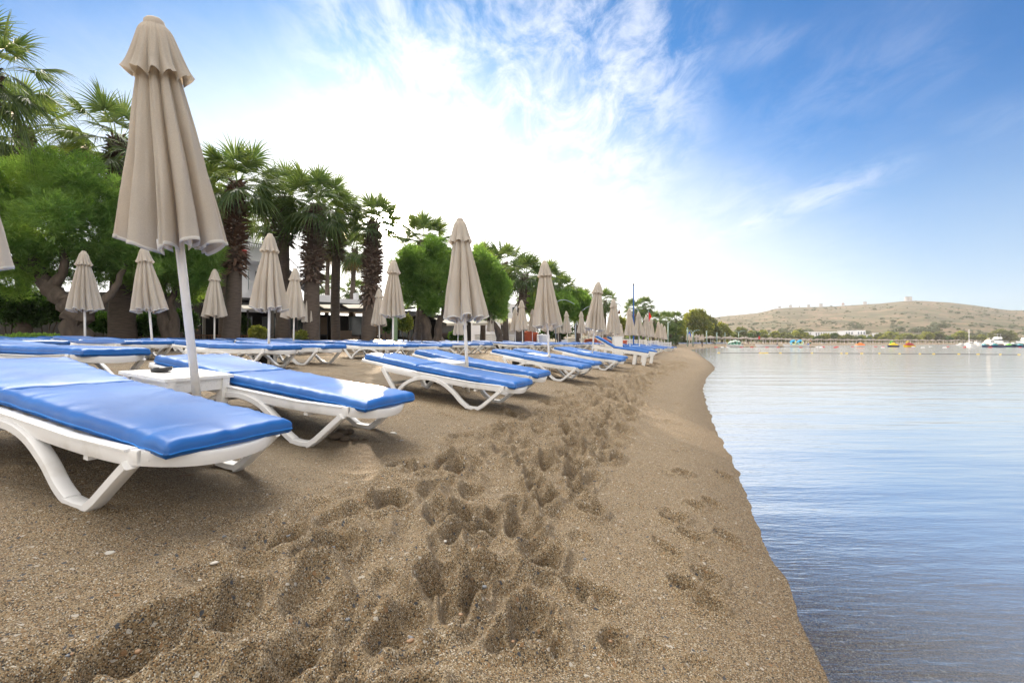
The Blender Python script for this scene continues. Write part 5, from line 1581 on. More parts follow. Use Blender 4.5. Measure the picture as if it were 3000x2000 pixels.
# restaurant terrace: dark pergola roof, glass front
M['awning'] = material('cream_awning', (0.72, 0.69, 0.62), (0.62, 0.58, 0.5), 2, 0.8, transl=(.8, .7, .5, .3))
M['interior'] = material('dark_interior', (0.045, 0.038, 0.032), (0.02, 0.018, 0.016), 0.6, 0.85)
M['brown_panel'] = material('brown_panel', (0.20, 0.13, 0.08), (0.13, 0.085, 0.05), 1.2, 0.6)
M['grey_col'] = material('grey_column', (0.20, 0.19, 0.175), (0.14, 0.13, 0.12), 3, 0.8)
M['glass_pale'] = material('reflecting_glass', (0.20, 0.26, 0.27), (0.05, 0.08, 0.08), 1.6, 0.08, lo=.42, hi=.6)
fc = Facade(560, 20.5, 1215, 27.5)
r_ = fc.thing('restaurant', 'low dark beachfront restaurant with pergola roof and glass front under the palms', 'restaurant')
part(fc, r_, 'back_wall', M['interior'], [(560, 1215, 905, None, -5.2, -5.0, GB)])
part(fc, r_, 'floor_slab', M['grey_col'], [(560, 1215, 997, 1003, -5.0, 0.4)])
part(fc, r_, 'pergola_roof', M['dark_metal'], [(560, 1215, 884, 890, -5.2, 0.1)])
part(fc, r_, 'roof_beam', M['dark_metal'], [(560, 1215, 899, 909, 0.1, 0.25)])
for (x0, x1) in ((600, 690), (700, 760), (930, 975), (1000, 1060), (1085, 1150)):
    m = MB(); p0, p1 = fc.pt(x0, 892, 0.12), fc.pt(x1, 892, 0.12); q = Vector((fc.n.x, fc.n.y, 0)) * .9
    m.poly([p0, p1, p1 + q + Vector((0, 0, -.24)), p0 + q + Vector((0, 0, -.24))]); m.poly([p0 + q + Vector((0, 0, -.26)), p1 + q + Vector((0, 0, -.26)), p1 + Vector((0, 0, -.03)), p0 + Vector((0, 0, -.03))])
    m.build('awning', M['awning'], r_)
for px_ in (598, 662, 726, 797, 870, 936, 978, 1068, 1130, 1200):
    w = 9 if px_ in (797, 598) else 4
    part(fc, r_, 'column', M['grey_col'] if w == 9 else M['dark_metal'], [(px_ - w / 2, px_ + w / 2, 909, 999, -0.12, 0.05)])
for (x0, x1, mt) in ((604, 655, 'glass_dark'), (732, 775, 'glass_pale'), (806, 860, 'glass_dark'), (880, 930, 'glass_dark'), (945, 972, 'glass_pale'), (984, 1008, 'brown_panel'), (1028, 1046, 'glass_pale'), (1075, 1125, 'glass_dark'), (1140, 1190, 'brown_panel')):
    g_ = part(fc, r_, 'window', M[mt], [(x0, x1, 922, 978, -2.6, -2.55)])
    part(fc, r_, 'window_frame', M['dark_metal'], [(x0 - 1.5, x0, 920, 995, -2.6, -2.5), (x1, x1 + 1.5, 920, 995, -2.6, -2.5), (x0, x1, 978, 981, -2.6, -2.5)], g_)
# white stepped parapets behind the restaurant roof
fc = Facade(925, 29, 1100, 31)
t_ = fc.thing('terrace_wall', 'white stepped roof terrace walls above the dark restaurant roof', 'wall')
part(fc, t_, 'wall', M['white_wall'], [(925, 976, 864, 906, -4, 0), ])
part(fc, t_, 'wall', M['white_wall'], [(976.5, 1105, 878, 908, -4, .3)])
part(fc, t_, 'post', M['white_wall'], [(1041, 1050, 858, 878, -.5, .1)])
part(fc, t_, 'post', M['white_wall'], [(1066, 1075, 860, 878, -.5, .1)])
part(fc, t_, 'chimney', M['white_wall'], [(997, 1015, 836, 878, -3, -2)])
part(fc, t_, 'wall', M['white_wall'], [(958, 975, 846, 864, -6, -4.5)])
# cafe further right with cream awnings
fc = Facade(1225, 30, 1500, 36)
c_ = fc.thing('beach_cafe', 'dark open beach cafe with cream awnings behind the middle parasol', 'cafe')
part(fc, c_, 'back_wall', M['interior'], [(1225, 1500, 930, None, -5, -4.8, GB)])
part(fc, c_, 'roof', M['dark_metal'], [(1225, 1500, 925, 931, -5, -.4)])
for (x0, x1) in ((1270, 1330), (1345, 1400), (1425, 1495)):
    m = MB(); p0, p1 = fc.pt(x0, 932, 0), fc.pt(x1, 932, 0); q = Vector((fc.n.x, fc.n.y, 0)) * 1.4; dz = Vector((0, 0, -.38))
    m.poly([p0, p1, p1 + q + dz, p0 + q + dz]); m.poly([p0 + q + dz, p1 + q + dz, p1 + q + dz + Vector((0, 0, -.14)), p0 + q + dz + Vector((0, 0, -.14))])
    m.build('awning', M['awning'], c_)
for px_ in (1240, 1290, 1365, 1420, 1480): part(fc, c_, 'column', M['grey_col'], [(px_ - 2, px_ + 2, 931, 1000, -.4, -.2)])
for (x0, x1) in ((1245, 1285), (1370, 1415)):
    part(fc, c_, 'window', M['glass_dark'], [(x0, x1, 945, 985, -3, -2.95)])
fc = Facade(1478, 46, 1530, 48)
t_ = fc.thing('white_house', 'small white house glimpsed between the tamarisk and the shaggy dark palm', 'house')
part(fc, t_, 'wall', M['white_wall'], [(1478, 1530, 890, None, -5, 0, GB)])
part(fc, t_, 'window', M['glass_dark'], [(1501, 1508, 900, 916, 0.01, .05)])
part(fc, t_, 'awning', M['awning'], [(1478, 1515, 944, 950, 0.05, 2.5)])
# dim garden wall behind the left trees
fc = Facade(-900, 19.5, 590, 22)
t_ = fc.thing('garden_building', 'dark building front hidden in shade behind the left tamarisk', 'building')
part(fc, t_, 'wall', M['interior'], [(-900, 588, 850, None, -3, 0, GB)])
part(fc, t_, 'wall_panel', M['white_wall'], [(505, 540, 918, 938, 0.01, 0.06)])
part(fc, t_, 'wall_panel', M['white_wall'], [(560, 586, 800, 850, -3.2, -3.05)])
# green painted pillar
gp = empty('pillar', label='slim green pillar right beside the umbrella pole left of the round tamarisk', cat='pillar')
M['green_paint'] = material('green_paint', (0.16, 0.24, 0.13), (0.12, 0.19, 0.10), 5, 0.5)
m = MB(); m.box((0, 0, .68), (.13, .13, 1.36)); m.build('shaft', M['green_paint'], gp); m = MB(); m.box((0, 0, 1.385), (.17, .17, .05)); m.build('cap', M['green_paint'], gp)
p_ = img(1159, 1000, 19.0); gp.location = (p_.x, 19.0, ground(p_.x, 19.0) - .05)

def ground_at(px, Y):
    X = (px - 1500.0) / F_PX * Y
    return Vector((X, Y, ground(X, Y)))
# wooden rails of the terrace
def rail(px, Y, label):
    root = empty('wooden_railing', ground_at(px, Y) + Vector((0, 0, -.02)), (0, 0, .15), label, 'railing', 'brown wooden rails along the terrace')
    m = MB()
    for s in (-1, 1): m.box((s * .55, 0, .30), (.07, .07, .60))
    m.build('post', M['wood'], root) if False else None
    for s in (-1, 1):
        q = MB(); q.box((s * .55, 0, .30), (.07, .07, .62)); q.build('post', M['wood'], root)
    q = MB(); q.box((0, 0, .56), (1.03, .05, .04)); q.box((0, 0, .12), (1.03, .04, .04)); q.build('rail', M['wood'], root)
    for k in range(9):
        q = MB(); q.box((-.45 + k * .1125, 0, .34), (.022, .022, .396)); q.build('baluster', M['wood'], root)
rail(612, 19.6, 'brown wooden railing left of the thick palm trunk'); rail(700, 20.2, 'brown wooden railing right of the thick palm trunk')
# planter
pl = empty('planter', ground_at(930, 19.5), (0, 0, .1), 'brown wooden planter box with low greenery by the thin dark palm', 'planter')
m = MB(); m.box((0, 0, .13), (.62, .26, .26)); m.build('box', M['wood'], pl)
v, f = leaf_cloud([(Vector((0, 0, .27)), (.28, .11, .07))], 160, .07, .015, 3, 5); np_mesh('foliage', v, f, M['broad'], pl, smooth=False)
# wicker armchairs on the terrace
def armchair():
    root = empty('terrace_chair')
    m = MB(); m.box((0, 0, .22), (.52, .50, .10)); m.build('seat', M['wicker'], root)
    m = MB(); m.box((0, .24, .52), (.52, .07, .55)); m.build('backrest', M['wicker'], root)
    for s in (-1, 1):
        m = MB(); m.box((s * .27, 0, .36), (.06, .50, .30)); m.build('armrest', M['wicker'], root)
    for sx in (-1, 1):
        for sy in (-1, 1):
            m = MB(); m.box((sx * .22, sy * .2, .07), (.05, .05, .2)); m.build('leg', M['dark_metal'], root)
    return root
a0 = armchair()
for k, (px_, Y, rz) in enumerate(((1010, 23.5, .3), (1030, 24.2, 2.6), (880, 22.5, 1.2), (905, 23.0, 4.0), (1095, 24.5, .6), (1135, 25.0, 3.4))):
    c = a0 if k == 0 else copy_tree(a0)
    c.location = ground_at(px_, Y) + Vector((0, 0, .06)); c.rotation_euler = (0, 0, rz)
    tag(c, 'brown woven armchair on the shaded restaurant terrace', 'chair', 'armchairs on the restaurant terrace')
# brown sling lounge chair
sl = empty('sling_chair', ground_at(1303, 21.5), (0, 0, -.15), 'brown mesh sling chair with raised back in front of the shrubs', 'lounge chair')
m = MB(); m.bar((-.28, 0, .66), (.02, 0, .30), .55, .02); m.build('backrest', M['wicker'], sl)
m = MB(); m.bar((.02, 0, .30), (.75, 0, .27), .55, .02); m.build('seat', M['wicker'], sl)
for s in (-1, 1):
    m = MB(); m.tube([(-.30, s * .28, .68), (.02, s * .28, .31), (.76, s * .28, .28)], .014, 6); m.build('side_rail', M['wicker'], sl)
    m = MB(); m.tube([(-.05, s * .28, .38), (.15, s * .28, -.02)], .013, 6); m.build('leg', M['wicker'], sl)
    m = MB(); m.tube([(.62, s * .28, .28), (.55, s * .28, -.02)], .013, 6); m.build('leg', M['wicker'], sl)
# white benches
def bench():
    root = empty('bench')
    m = MB()
    for k in range(4): m.box((0, -.16 + k * .105, .42), (1.45, .08, .025))
    m.build('seat', M['paint_white'], root)
    m = MB()
    for k in range(3): m.box((0, .24, .56 + k * .13), (1.45, .022, .08))
    m.build('backrest', M['paint_white'], root)
    for s in (-1, 1):
        for y, hh in ((-.16, .41), (.22, .88)):
            m = MB(); m.box((s * .62, y, hh / 2 - .02), (.06, .05, hh)); m.build('leg', M['paint_white'], root)
    return root
b0 = bench(); b0.location = ground_at(1478, 33); tag(b0, 'white slatted garden bench left of the orange cushion stack', 'bench', 'white garden benches')
b1_ = copy_tree(b0); b1_.location = ground_at(1420, 33.8); tag(b1_, 'white slatted bench half hidden by the tamarisk trunk', 'bench', 'white garden benches')

# stacked orange cushions and stacked bare loungers
OC = cushion(1.85, .29, .085, 0, 91, 14, 8, material_=M['orange_pad'], name='orange_cushion', puff=.9)
first = True
def ocush(x, y, z, rz):
    global first
    o = OC if first else OC.copy()
    if not first: COL.objects.link(o)
    first = False
    o.location = (x, y, z); o.rotation_euler = (0, 0, rz)
    return o
for pile, (px_, Y, nlay, side) in enumerate(((1532, 33.5, 9, 0), (1549, 33.7, 10, 0), (1566, 34.0, 9, 0), (1752, 37.5, 5, 1), (1770, 37.7, 6, 1), (1790, 38.0, 5, 1), (1806, 38.4, 6, 1), (1828, 39.0, 4, 1))):
    g0 = ground_at(px_, Y)
    for k in range(nlay):
        z = g0.z + (0.30 if side == 0 else .28) + k * .083
        if side == 0:
            o = ocush(g0.x + rnd.uniform(-.05, .05) + .9, g0.y + rnd.uniform(-.05, .05), z, 3.14 + rnd.uniform(-.06, .06)) if False else ocush(g0.x + rnd.uniform(-.04, .04), g0.y + rnd.uniform(-.05, .05), z, math.pi / 2 + rnd.uniform(-.09, .09))
        else:
            o = ocush(g0.x + rnd.uniform(-.04, .04), g0.y + rnd.uniform(-.05, .05), z, math.pi / 2 + .3 + rnd.uniform(-.09, .09))
        tag(o, 'orange cushion in the tall piles right of the white benches' if side == 0 else 'orange cushion in the lower piles behind the raised wooden loungers', 'cushion', 'orange cushions in tall piles' if side == 0 else 'orange cushions in low piles')
bare = copy_tree(LF[1])
for ch in list(bare.children):
    if ch.name.startswith(('seat_cushion', 'back_cushion')): bpy.data.objects.remove(ch)
bare.name = 'stacked_lounger'
nb_ = 0
def bareput(x, y, z, rz, lab, grp, pitch=0.0):
    global nb_
    o = bare if nb_ == 0 else copy_tree(bare); nb_ += 1
    o.location = (x, y, z); o.rotation_euler = (0, pitch, rz); tag(o, lab, 'sun lounger', grp)
for px_ in (1532, 1549, 1566):
    g0 = ground_at(px_, 33.4)
    for k in range(3): bareput(g0.x, g0.y - .3, g0.z - .16 + k * .055, math.pi / 2, 'bare white lounger stacked under the tall orange cushion piles', 'bare loungers under the orange cushions')
g0 = ground_at(1594, 32.5)
for k in range(9): bareput(g0.x, g0.y - .5, g0.z + k * .075 - .05, math.pi / 2 + .05, 'bare white lounger in the stack right of the orange cushions', 'bare loungers in the free standing stack')
for px_ in (1752, 1770, 1790, 1806, 1828):
    g0 = ground_at(px_, 37.4)
    for k in range(2): bareput(g0.x, g0.y - .2, g0.z - .1 + k * .055, math.pi / 2 + .3, 'bare white lounger stacked under the low orange cushion piles', 'bare loungers under the low orange piles')
# tumbled chairs of slats lying between the rows
dp = empty('dead_palm_fronds', ground_at(1623, 34.5) + Vector((0, 0, .45)), label='heap of dry brown palm fronds right of the bare lounger stack', cat='palm fronds')
sk_ = bpy.data.objects.new('frond_heap', skirt_mesh(55, 40)); COL.objects.link(sk_); sk_.parent = dp; sk_.scale = (.75, .75, .6)
wb = empty('storage_box', ground_at(1653, 30.5), (0, 0, .1), 'white upright storage box behind the second row parasols', 'box')
m = MB(); m.box((0, 0, .25), (.30, .30, .52)); m.build('body', M['paint_white'], wb); m = MB(); m.box((0, 0, .525), (.34, .34, .03)); m.build('lid', M['paint_white'], wb)
# white slatted windbreak panels across the beach
FA, FB = Vector((13.5, 40.0)), Vector((4.9, 43.5))
def fence_panel():
    root = empty('fence_panel')
    for s in (-1, 1):
        m = MB(); m.box((s * .50, 0, .36), (.07, .07, .80)); m.build('post', M['paint_white'], root)
    m = MB(); m.box((0, 0, .66), (.93, .035, .06)); m.box((0, 0, .10), (.93, .035, .06)); m.build('rail', M['paint_white'], root)
    m = MB()
    for k in range(8): m.box((-.42 + k * .12, -.03, .37), (.09, .018, .70))
    m.build('slats', M['paint_white'], root)
    return root
f0 = fence_panel(); e = (FB - FA).normalized()
for k in range(9):
    o = f0 if k == 0 else copy_tree(f0)
    c = FA + e * (0.55 + k * 1.06)
    o.location = (c.x, c.y, ground(c.x, c.y)); o.rotation_euler = (0, 0, math.atan2(e.y, e.x) + rnd.uniform(-.06, .06))
    tag(o, 'white slatted windbreak panel in the low fence crossing the far beach', 'fence panel', 'white windbreak panels across the beach')
o = bush('red flowering plant in front of the white windbreak', 1420, 786, 5, 5, 38.5, 'broad', 160, 61) if False else None

# poles, lamps, flag
M['pole_green'] = material('pale_green_post', (0.30, 0.42, 0.36), (0.24, 0.34, 0.30), 3, 0.5)
M['pole_grey'] = material('galvanised_post', (0.32, 0.37, 0.42), (0.25, 0.29, 0.33), 3, 0.4, metal=.3)
M['blue_paint'] = material('blue_painted_pole', (0.01, 0.12, 0.45), (0.01, 0.07, 0.28), 2, 0.45)
mast = empty('blue_mast', ground_at(1856, 29.0), label='tall thin blue mast rising above the parasols', cat='mast')
m = MB(); m.tube([(0, 0, -.2), (0, 0, 1.6), (0, 0, 4.05)], [.045, .045, .035], 10); m.build('shaft', M['blue_paint'], mast); m = MB(); m.ball((0, 0, 4.08), .06); m.build('finial', M['dark_metal'], mast, smooth=True)
def gourd(x, y, z, parent=None, label=None):
    root = empty('gourd_lamp', (x, y, z), label=label, cat='lamp', group='gourd lamps hung from curved arms')
    m = MB(); m.lathe([(0, -.20), (.07, -.18), (.10, -.12), (.085, -.05), (.045, 0), (.05, .04), (.03, .09), (.008, .12)], 14); m.build('gourd', M['wood'], root, smooth=True)
    m = MB(); m.tube([(0, 0, .1), (0, 0, .32)], .006, 5); m.build('cord', M['dark_metal'], root)
def arm_lamp(px_, Y, ytop, arm, gy, label, glabel):
    b = ground_at(px_, Y); t = img(px_, ytop, Y); Hh = t.z - b.z
    root = empty('lamp_post', b, label=label, cat='lamp post', group='posts with curved arms')
    m = MB(); m.tube([(0, 0, -.2), (0, 0, Hh)], .035, 8); m.build('post', M['pole_grey'], root, smooth=True)
    e_ = img(arm[0], arm[1], Y) - b
    m = MB(); m.tube(smooth_path([(0, 0, Hh), (e_.x * .25, 0, Hh + .17), (e_.x * .6, 0, Hh + .16), (e_.x, 0, e_.z)], 4), .022, 6); m.build('arm', M['pole_grey'], root, smooth=True)
    if gy:
        g_ = img(gy[0], gy[1], Y); gourd(g_.x, g_.y, g_.z, label=glabel)
arm_lamp(1628, 30.5, 887, (1683, 891), None, 'post whose curved silver arm reaches right above the tamarisks', None)
arm_lamp(1752, 36.0, 905, (1702, 913), (1719, 928), 'post with curved arm reaching left, behind the fourth waterside parasol', 'wooden gourd lamp hanging left of the fourth waterside parasol')
arm_lamp(1800, 33.0, 897, (1822, 899), (1814, 911), 'post with a short curved arm by the fifth waterside parasol', 'small wooden gourd lamp just right of the fifth waterside parasol')
arm_lamp(1870, 38.0, 910, (1855, 912), (1860, 922), 'post with curved arm near the blue mast', 'wooden gourd lamp beside the blue mast')
def post(px_, Y, ytop, label, double=False, mat='pole_green', r=.05):
    b = ground_at(px_, Y); Hh = img(px_, ytop, Y).z - b.z
    root = empty('lamp_post', b, label=label, cat='lamp post', group='pale green posts along the far beach')
    m = MB(); m.tube([(0, 0, -.2), (0, 0, Hh * .9 if double else Hh)], r, 8); m.build('post', M[mat], root, smooth=True)
    if double:
        for s in (-1, 1):
            m = MB(); m.tube([(0, 0, Hh * .85), (s * Y * .004, 0, Hh * .97), (s * Y * .0095, 0, Hh)], r * .7, 6); m.build('arm', M[mat], root, smooth=True)
            m = MB(); m.box((s * Y * .011, 0, Hh), (Y * .005, .25, .12)); m.build('lamp_head', M[mat], root)
    else:
        m = MB(); m.ball((0, 0, Hh), r * 1.6, 8, 5); m.build('lamp_head', M[mat], root, smooth=True)
post(1686, 31, 949, 'bluish post behind the second row parasols', mat='pole_grey', r=.035)
post(1725, 40, 960, 'slim bluish post right of the dark trunk', mat='pole_grey', r=.035)
post(1957, 70, 949, 'green post right of the last waterside parasols', r=.09)
post(2014, 95, 962, 'green post left of the two armed lamp', r=.12)
post(2030, 100, 967, 'two armed green street lamp above the thatched parasols', True, r=.12)
post(2070, 125, 971, 'green post above the black clad person', r=.14)
post(2100, 140, 976, 'green post right of the tall eucalyptus', r=.15)
post(2124, 155, 976, 'slim green post by the rounded tree', r=.13)
post(2140, 170, 984, 'short green post beyond the rounded tree', r=.13)
post(2164, 190, 969, 'last green lamp post before the white boats', True, r=.15)
fl = empty('flag', ground_at(1900, 45), label='red flag hanging limp from its pole behind the parasols', cat='flag')
m = MB(); m.tube([(0, 0, -.2), (0, 0, 3.6)], .03, 8); m.build('pole', M['pole_grey'], fl)
m = MB()
for k in range(8):
    x0 = .03 + .030 * k; x1 = x0 + .030; y0 = .05 * math.sin(k * 1.9); y1 = .05 * math.sin((k + 1) * 1.9)
    m.quad((x0, y0, 3.45 - k * .05), (x1, y1, 3.45 - (k + 1) * .05), (x1, y1, 2.42 - (k + 1) * .012), (x0, y0, 2.42 - k * .012))
M['flag'] = material('red_flag_cloth', (0.62, 0.012, 0.015), (0.5, 0.01, 0.012), 6, 0.8, transl=(.8, .03, .02, .35))
m.build('cloth', M['flag'], fl)
fl2 = empty('flag', ground_at(2221, 170), label='small red flag on the sand beyond the moored white boats', cat='flag')
m = MB(); m.tube([(0, 0, -.2), (0, 0, 2.6)], .06, 6); m.build('pole', M['pole_grey'], fl2)
m = MB(); m.box((.35, 0, 2.2), (.7, .05, 1.0)); m.build('cloth', M['flag'], fl2)

# ------------------------------------------------------------------ far beach: thatched parasols, loungers
M['thatch'] = material('grey_thatch', (0.27, 0.235, 0.205), (0.17, 0.145, 0.125), 9, 0.95, bump=.03, bscale=18, stretch=(1, 1, .3))
def thatched():
    root = empty('thatched_parasol')
    m = MB(); m.tube([(0, 0, -.3), (0, 0, 2.3)], .06, 8); m.build('pole', M['paint_white'], root)
    m = MB(); n = 22; base = len(m.v)
    prof = [(.03, 2.72), (.35, 2.52), (.9, 2.28), (1.35, 2.05), (1.42, 1.90), (1.30, 1.96), (.03, 2.35)]
    m.lathe(prof, n)
    for i in range(len(m.v)):
        x, y, z = m.v[i]; k = 1 + .05 * math.sin(i * 7.3); m.v[i] = (x * k, y * k, z + .03 * math.sin(i * 3.1))
    m.build('thatch', M['thatch'], root)
    return root
TH = thatched()
pos = []
seg_ = np.linalg.norm(np.diff(SH, axis=0), axis=1); cum_ = np.concatenate([[0], np.cumsum(seg_)])
def shore_station(s, d):
    i = max(0, min(int(np.searchsorted(cum_, s)) - 1, len(SH) - 2)); t = (s - cum_[i]) / seg_[i]
    a = SH[i] + (SH[i + 1] - SH[i]) * t; e = (SH[i + 1] - SH[i]) / seg_[i]
    return float(a[0] - e[1] * d), float(a[1] + e[0] * d), math.degrees(math.atan2(e[1], e[0]))
S0 = float(cum_[np.argmin(np.abs(SH[:, 1] - 96))]); S1 = float(cum_[np.argmin(np.abs(SH[:, 1] - 335))])
nth = 0; nlo = 0
s = S0 - 18
while s < S1:
    step = 3.6 if s < S0 + 60 else 5.0
    for d in (9.5, 14.0, 18.5):
        if s < S0 - 2 and d < 12: continue
        if rnd.random() < .12 or (s > S0 + 120 and d > 16): continue
        x, y, a = shore_station(s + rnd.uniform(-.4, .4), d + rnd.uniform(-.5, .5))
        o = TH if nth == 0 else copy_tree(TH); nth += 1
        o.location = (x, y, ground(x, y)); sc_ = rnd.uniform(.85, 1.05); o.scale = (sc_, sc_, sc_ * rnd.uniform(.85, 1)); o.rotation_euler = (rnd.uniform(-.03, .03), rnd.uniform(-.03, .03), rnd.uniform(0, 6))
        tag(o, 'grey thatched parasol in the long rows on the far beach', 'parasol', 'thatched parasols on the far beach')
        if d < 16 and s < S0 + 90 and nlo < 66:
            for q in (-1, 1):
                x2, y2, a2 = shore_station(s + q * .7, d - 2.6)
                l_ = copy_tree(LF[nlo % 3]); nlo += 1
                l_.location = (x2, y2, ground(x2, y2)); l_.rotation_euler = (0, -.03, math.radians(a2 + 90 + rnd.uniform(-8, 8)))
                tag(l_, 'blue and white lounger in front of the thatched parasols on the far beach', 'sun lounger', 'loungers before the thatched parasols')
    s += step
# closed white parasols and one blue on the far beach
for k, (px_, Y) in enumerate(((2013, 104), (2019, 105), (2026, 107), (2040, 118), (2049, 121), (2056, 124), (2060, 126))):
    o = copy_tree(PF[k % 3]); o.location = ground_at(px_, Y); o.scale = (1.1, 1.1, 1.12); o.rotation_euler = (0, 0, k)
    tag(o, 'closed pale parasol in the far cluster beyond the green posts', 'parasol', 'closed pale parasols in the far cluster')
M['blue_cloth'] = material('blue_canvas', (0.01, 0.09, 0.42), (0.01, 0.06, 0.3), 4, .85)
bp_ = empty('beach_parasol', ground_at(2020, 112), label='single closed blue parasol beyond the thatched ones', cat='parasol')
m = MB(); m.tube([(0, 0, -.2), (0, 0, 2.9)], .04, 8); m.build('pole', M['pole'], bp_)
m = MB(); m.lathe([(.02, 3.15), (.2, 2.8), (.38, 2.2), (.55, 1.75), (.3, 1.8), (.02, 2.6)], 14); m.build('canopy', M['blue_cloth'], bp_)

# ------------------------------------------------------------------ far buildings
def far_house(px0, px1, py0, py1, Y, label, nw, rows=1, group='white buildings at the foot of the hill', depth=9):
    fc = Facade(px0, Y, px1, Y + 2)
    h = fc.thing('white_building', label, 'building', group)
    fc.box_lo = None
    m = MB(); fc.box(m, px0, px1, py0, py1 + 14, -depth, 0); m.build('wall', M['white_wall'], h)
    m = MB(); fc.box(m, px0 - .6, px1 + .6, py0 - .7, py0, -depth - .3, .4); m.build('roof', M['white_wall'], h)
    for r in range(rows):
        hh = (py1 - py0) / rows
        for k in range(nw):
            w = (px1 - px0) / nw; x0 = px0 + w * (k + .22)
            q = MB(); fc.box(q, x0, x0 + w * .56, py0 + hh * (r + .25), py0 + hh * (r + .80), .02, .10); q.build('window', M['glass_far'], h)
    return h
M['glass_far'] = material('far_window_glass', (0.12, 0.15, 0.19), (0.20, 0.22, 0.25), .2, .3)
far_house(2201, 2237, 979, 986, 470, 'low white villa row at the left foot of the hill', 5)
far_house(2239, 2285, 977, 987, 480, 'white villa row right of the low one', 6)
far_house(2335, 2378, 972, 982, 510, 'white terraced hotel wing above the tallest belt tree', 6)
far_house(2388, 2453, 972, 984, 505, 'long white hotel front with large dark windows', 9)
far_house(2380, 2470, 983, 992, 470, 'lower white terrace of the long hotel', 12)
far_house(2476, 2500, 969, 982, 490, 'left cube of the big white hotel', 3)
far_house(2511, 2536, 968, 982, 490, 'right cube of the big white hotel', 3)
far_house(2476, 2576, 980, 994, 478, 'wide lower floors of the big white hotel', 11, 2)
far_house(2576, 2620, 976, 986, 500, 'white block right of the big hotel', 4)
far_house(2598, 2633, 983, 998, 470, 'white villa with arched front right of the big hotel', 4, 2)
far_house(2664, 2676, 984, 994, 480, 'small white house alone right of the dark spreading tree', 2)
M['red_roof'] = material('red_tiles', (0.35, 0.17, 0.10), (0.25, 0.11, 0.07), 1, .9)
# windmill ruins on the ridge
def windmill(px_, w, hpx, label, cap=False):
    ridge_s = 0.985
    x, y, z = hill_z(px_, ridge_s); s = y / F_PX
    root = empty('windmill_ruin', (x, y, z - 1.0), label=label, cat='windmill', group='windmill towers on the ridge')
    R_ = w * s / 2; Hh = hpx * s + 1.0
    m = MB(); m.lathe([(R_ * 1.05, 0), (R_, Hh), (R_ * .8, Hh), (R_ * .8, Hh - 1)], 20); m.build('tower', M['white_stone'], root, smooth=False)
    if cap:
        m = MB(); m.lathe([(R_ * 1.15, Hh), (0.05, Hh + R_ * 1.1)], 16); m.build('roof', M['red_roof'], root)
    m = MB(); m.lathe([(R_ * 1.04, Hh + .01), (R_ * 1.04, Hh + .35), (R_ * .78, Hh + .35), (R_ * .78, Hh + .01)], 20); m.build('rim', M['grey_col'], root)
M['white_stone'] = material('weathered_white_stone', (0.55, 0.54, 0.56), (0.38, 0.37, 0.38), .3, .9)
for a in ((2284, 7, 7, 'leftmost small windmill tower on the ridge'), (2316, 8, 8, 'second windmill tower from the left on the ridge'), (2369, 8.5, 7.5, 'windmill tower above the long hotel'), (2405, 9, 9.5, 'windmill tower left of the one with a red cap'), (2534, 9, 8.5, 'windmill tower left of the largest one'), (2661, 17, 12, 'largest windmill tower on the summit')):
    windmill(*a)
windmill(2470, 7.5, 6, 'windmill tower with a conical red cap', True); windmill(2342, 3.5, 4, 'tiny capped windmill tower between larger ones', True)
x, y, z = hill_z(2239, .96)
rm = empty('radio_mast', (x, y, z - 1), label='thin radio mast on the left shoulder of the hill', cat='mast')
m = MB(); m.tube([(0, 0, 0), (0, 0, 11)], .35, 5); m.build('shaft', M['pole_grey'], rm)
m = MB(); m.box((0, 0, 8), (3, .4, .4)); m.box((0, 0, 5.5), (2.4, .4, .4)); m.build('antenna', M['pole_grey'], rm)

# ------------------------------------------------------------------ boats and floats
def hull(mb_, L_, B, Hh, bow=.35, n=14, z0=-.12, flare=.75, mi=0, stern=.85):
    """bow at +x"""
    base = len(mb_.v); ring = 9
    for i in range(n + 1):
        t = i / n; x = -L_ / 2 + L_ * t
        w = B / 2 * (stern + (1 - stern) * min(1, t * 3)) * (1 if t < 1 - bow else max(.02, 1 - ((t - (1 - bow)) / bow) ** 2.2))
        sheer = Hh * (1 + .28 * max(0, (t - .5) * 2) ** 2)
        keel = z0 + (Hh * .75 - z0) * max(0, (t - .80) / .20) ** 2.2
        for k in range(ring):
            a = -1 + 2 * k / (ring - 1)
            prof = abs(a) ** .55 * (1 if a > 0 else -1)
            zz = keel + (sheer - keel) * abs(a) ** 2.2
            wk = w * (flare + (1 - flare) * abs(a) ** 2) * min(1, abs(prof) * 1.0)
            mb_.v.append((x, wk * (1 if a > 0 else -1), zz))
    for i in range(n):
        for k in range(ring - 1):
            a = base + i * ring + k; mb_.f.append((a, a + ring, a + ring + 1, a + 1)); mb_.m.append(mi)
    mb_.f.append(tuple(base + k for k in reversed(range(ring)))); mb_.m.append(mi)
    # deck a little below the gunwale
    for i in range(n):
        a = base + i * ring; b = a + ring - 1
        va, vb, vc, vd = (Vector(mb_.v[q]) for q in (a, b, b + ring, a + ring))
        dz = Vector((0, 0, -.05)); mb_.poly([va + dz, vd + dz, vc + dz, vb + dz], mi)
M['gel'] = material('white_gelcoat', (0.80, 0.80, 0.80), (0.70, 0.70, 0.72), .6, .25)
M['teal'] = material('teal_paint', (0.01, 0.28, 0.30), (0.01, 0.2, 0.24), 1, .35)
M['orange'] = material('orange_plastic', (0.80, 0.20, 0.01), (0.68, 0.16, 0.01), 1, .4)
M['yellow'] = material('yellow_plastic', (0.80, 0.58, 0.01), (0.7, 0.5, 0.01), 1, .4)
M['lime'] = material('lime_plastic', (0.18, 0.62, 0.05), (0.15, 0.5, 0.04), 1, .4)
M['darkred'] = material('dark_red_plastic', (0.35, 0.01, 0.02), (0.3, 0.01, 0.02), 1, .4)
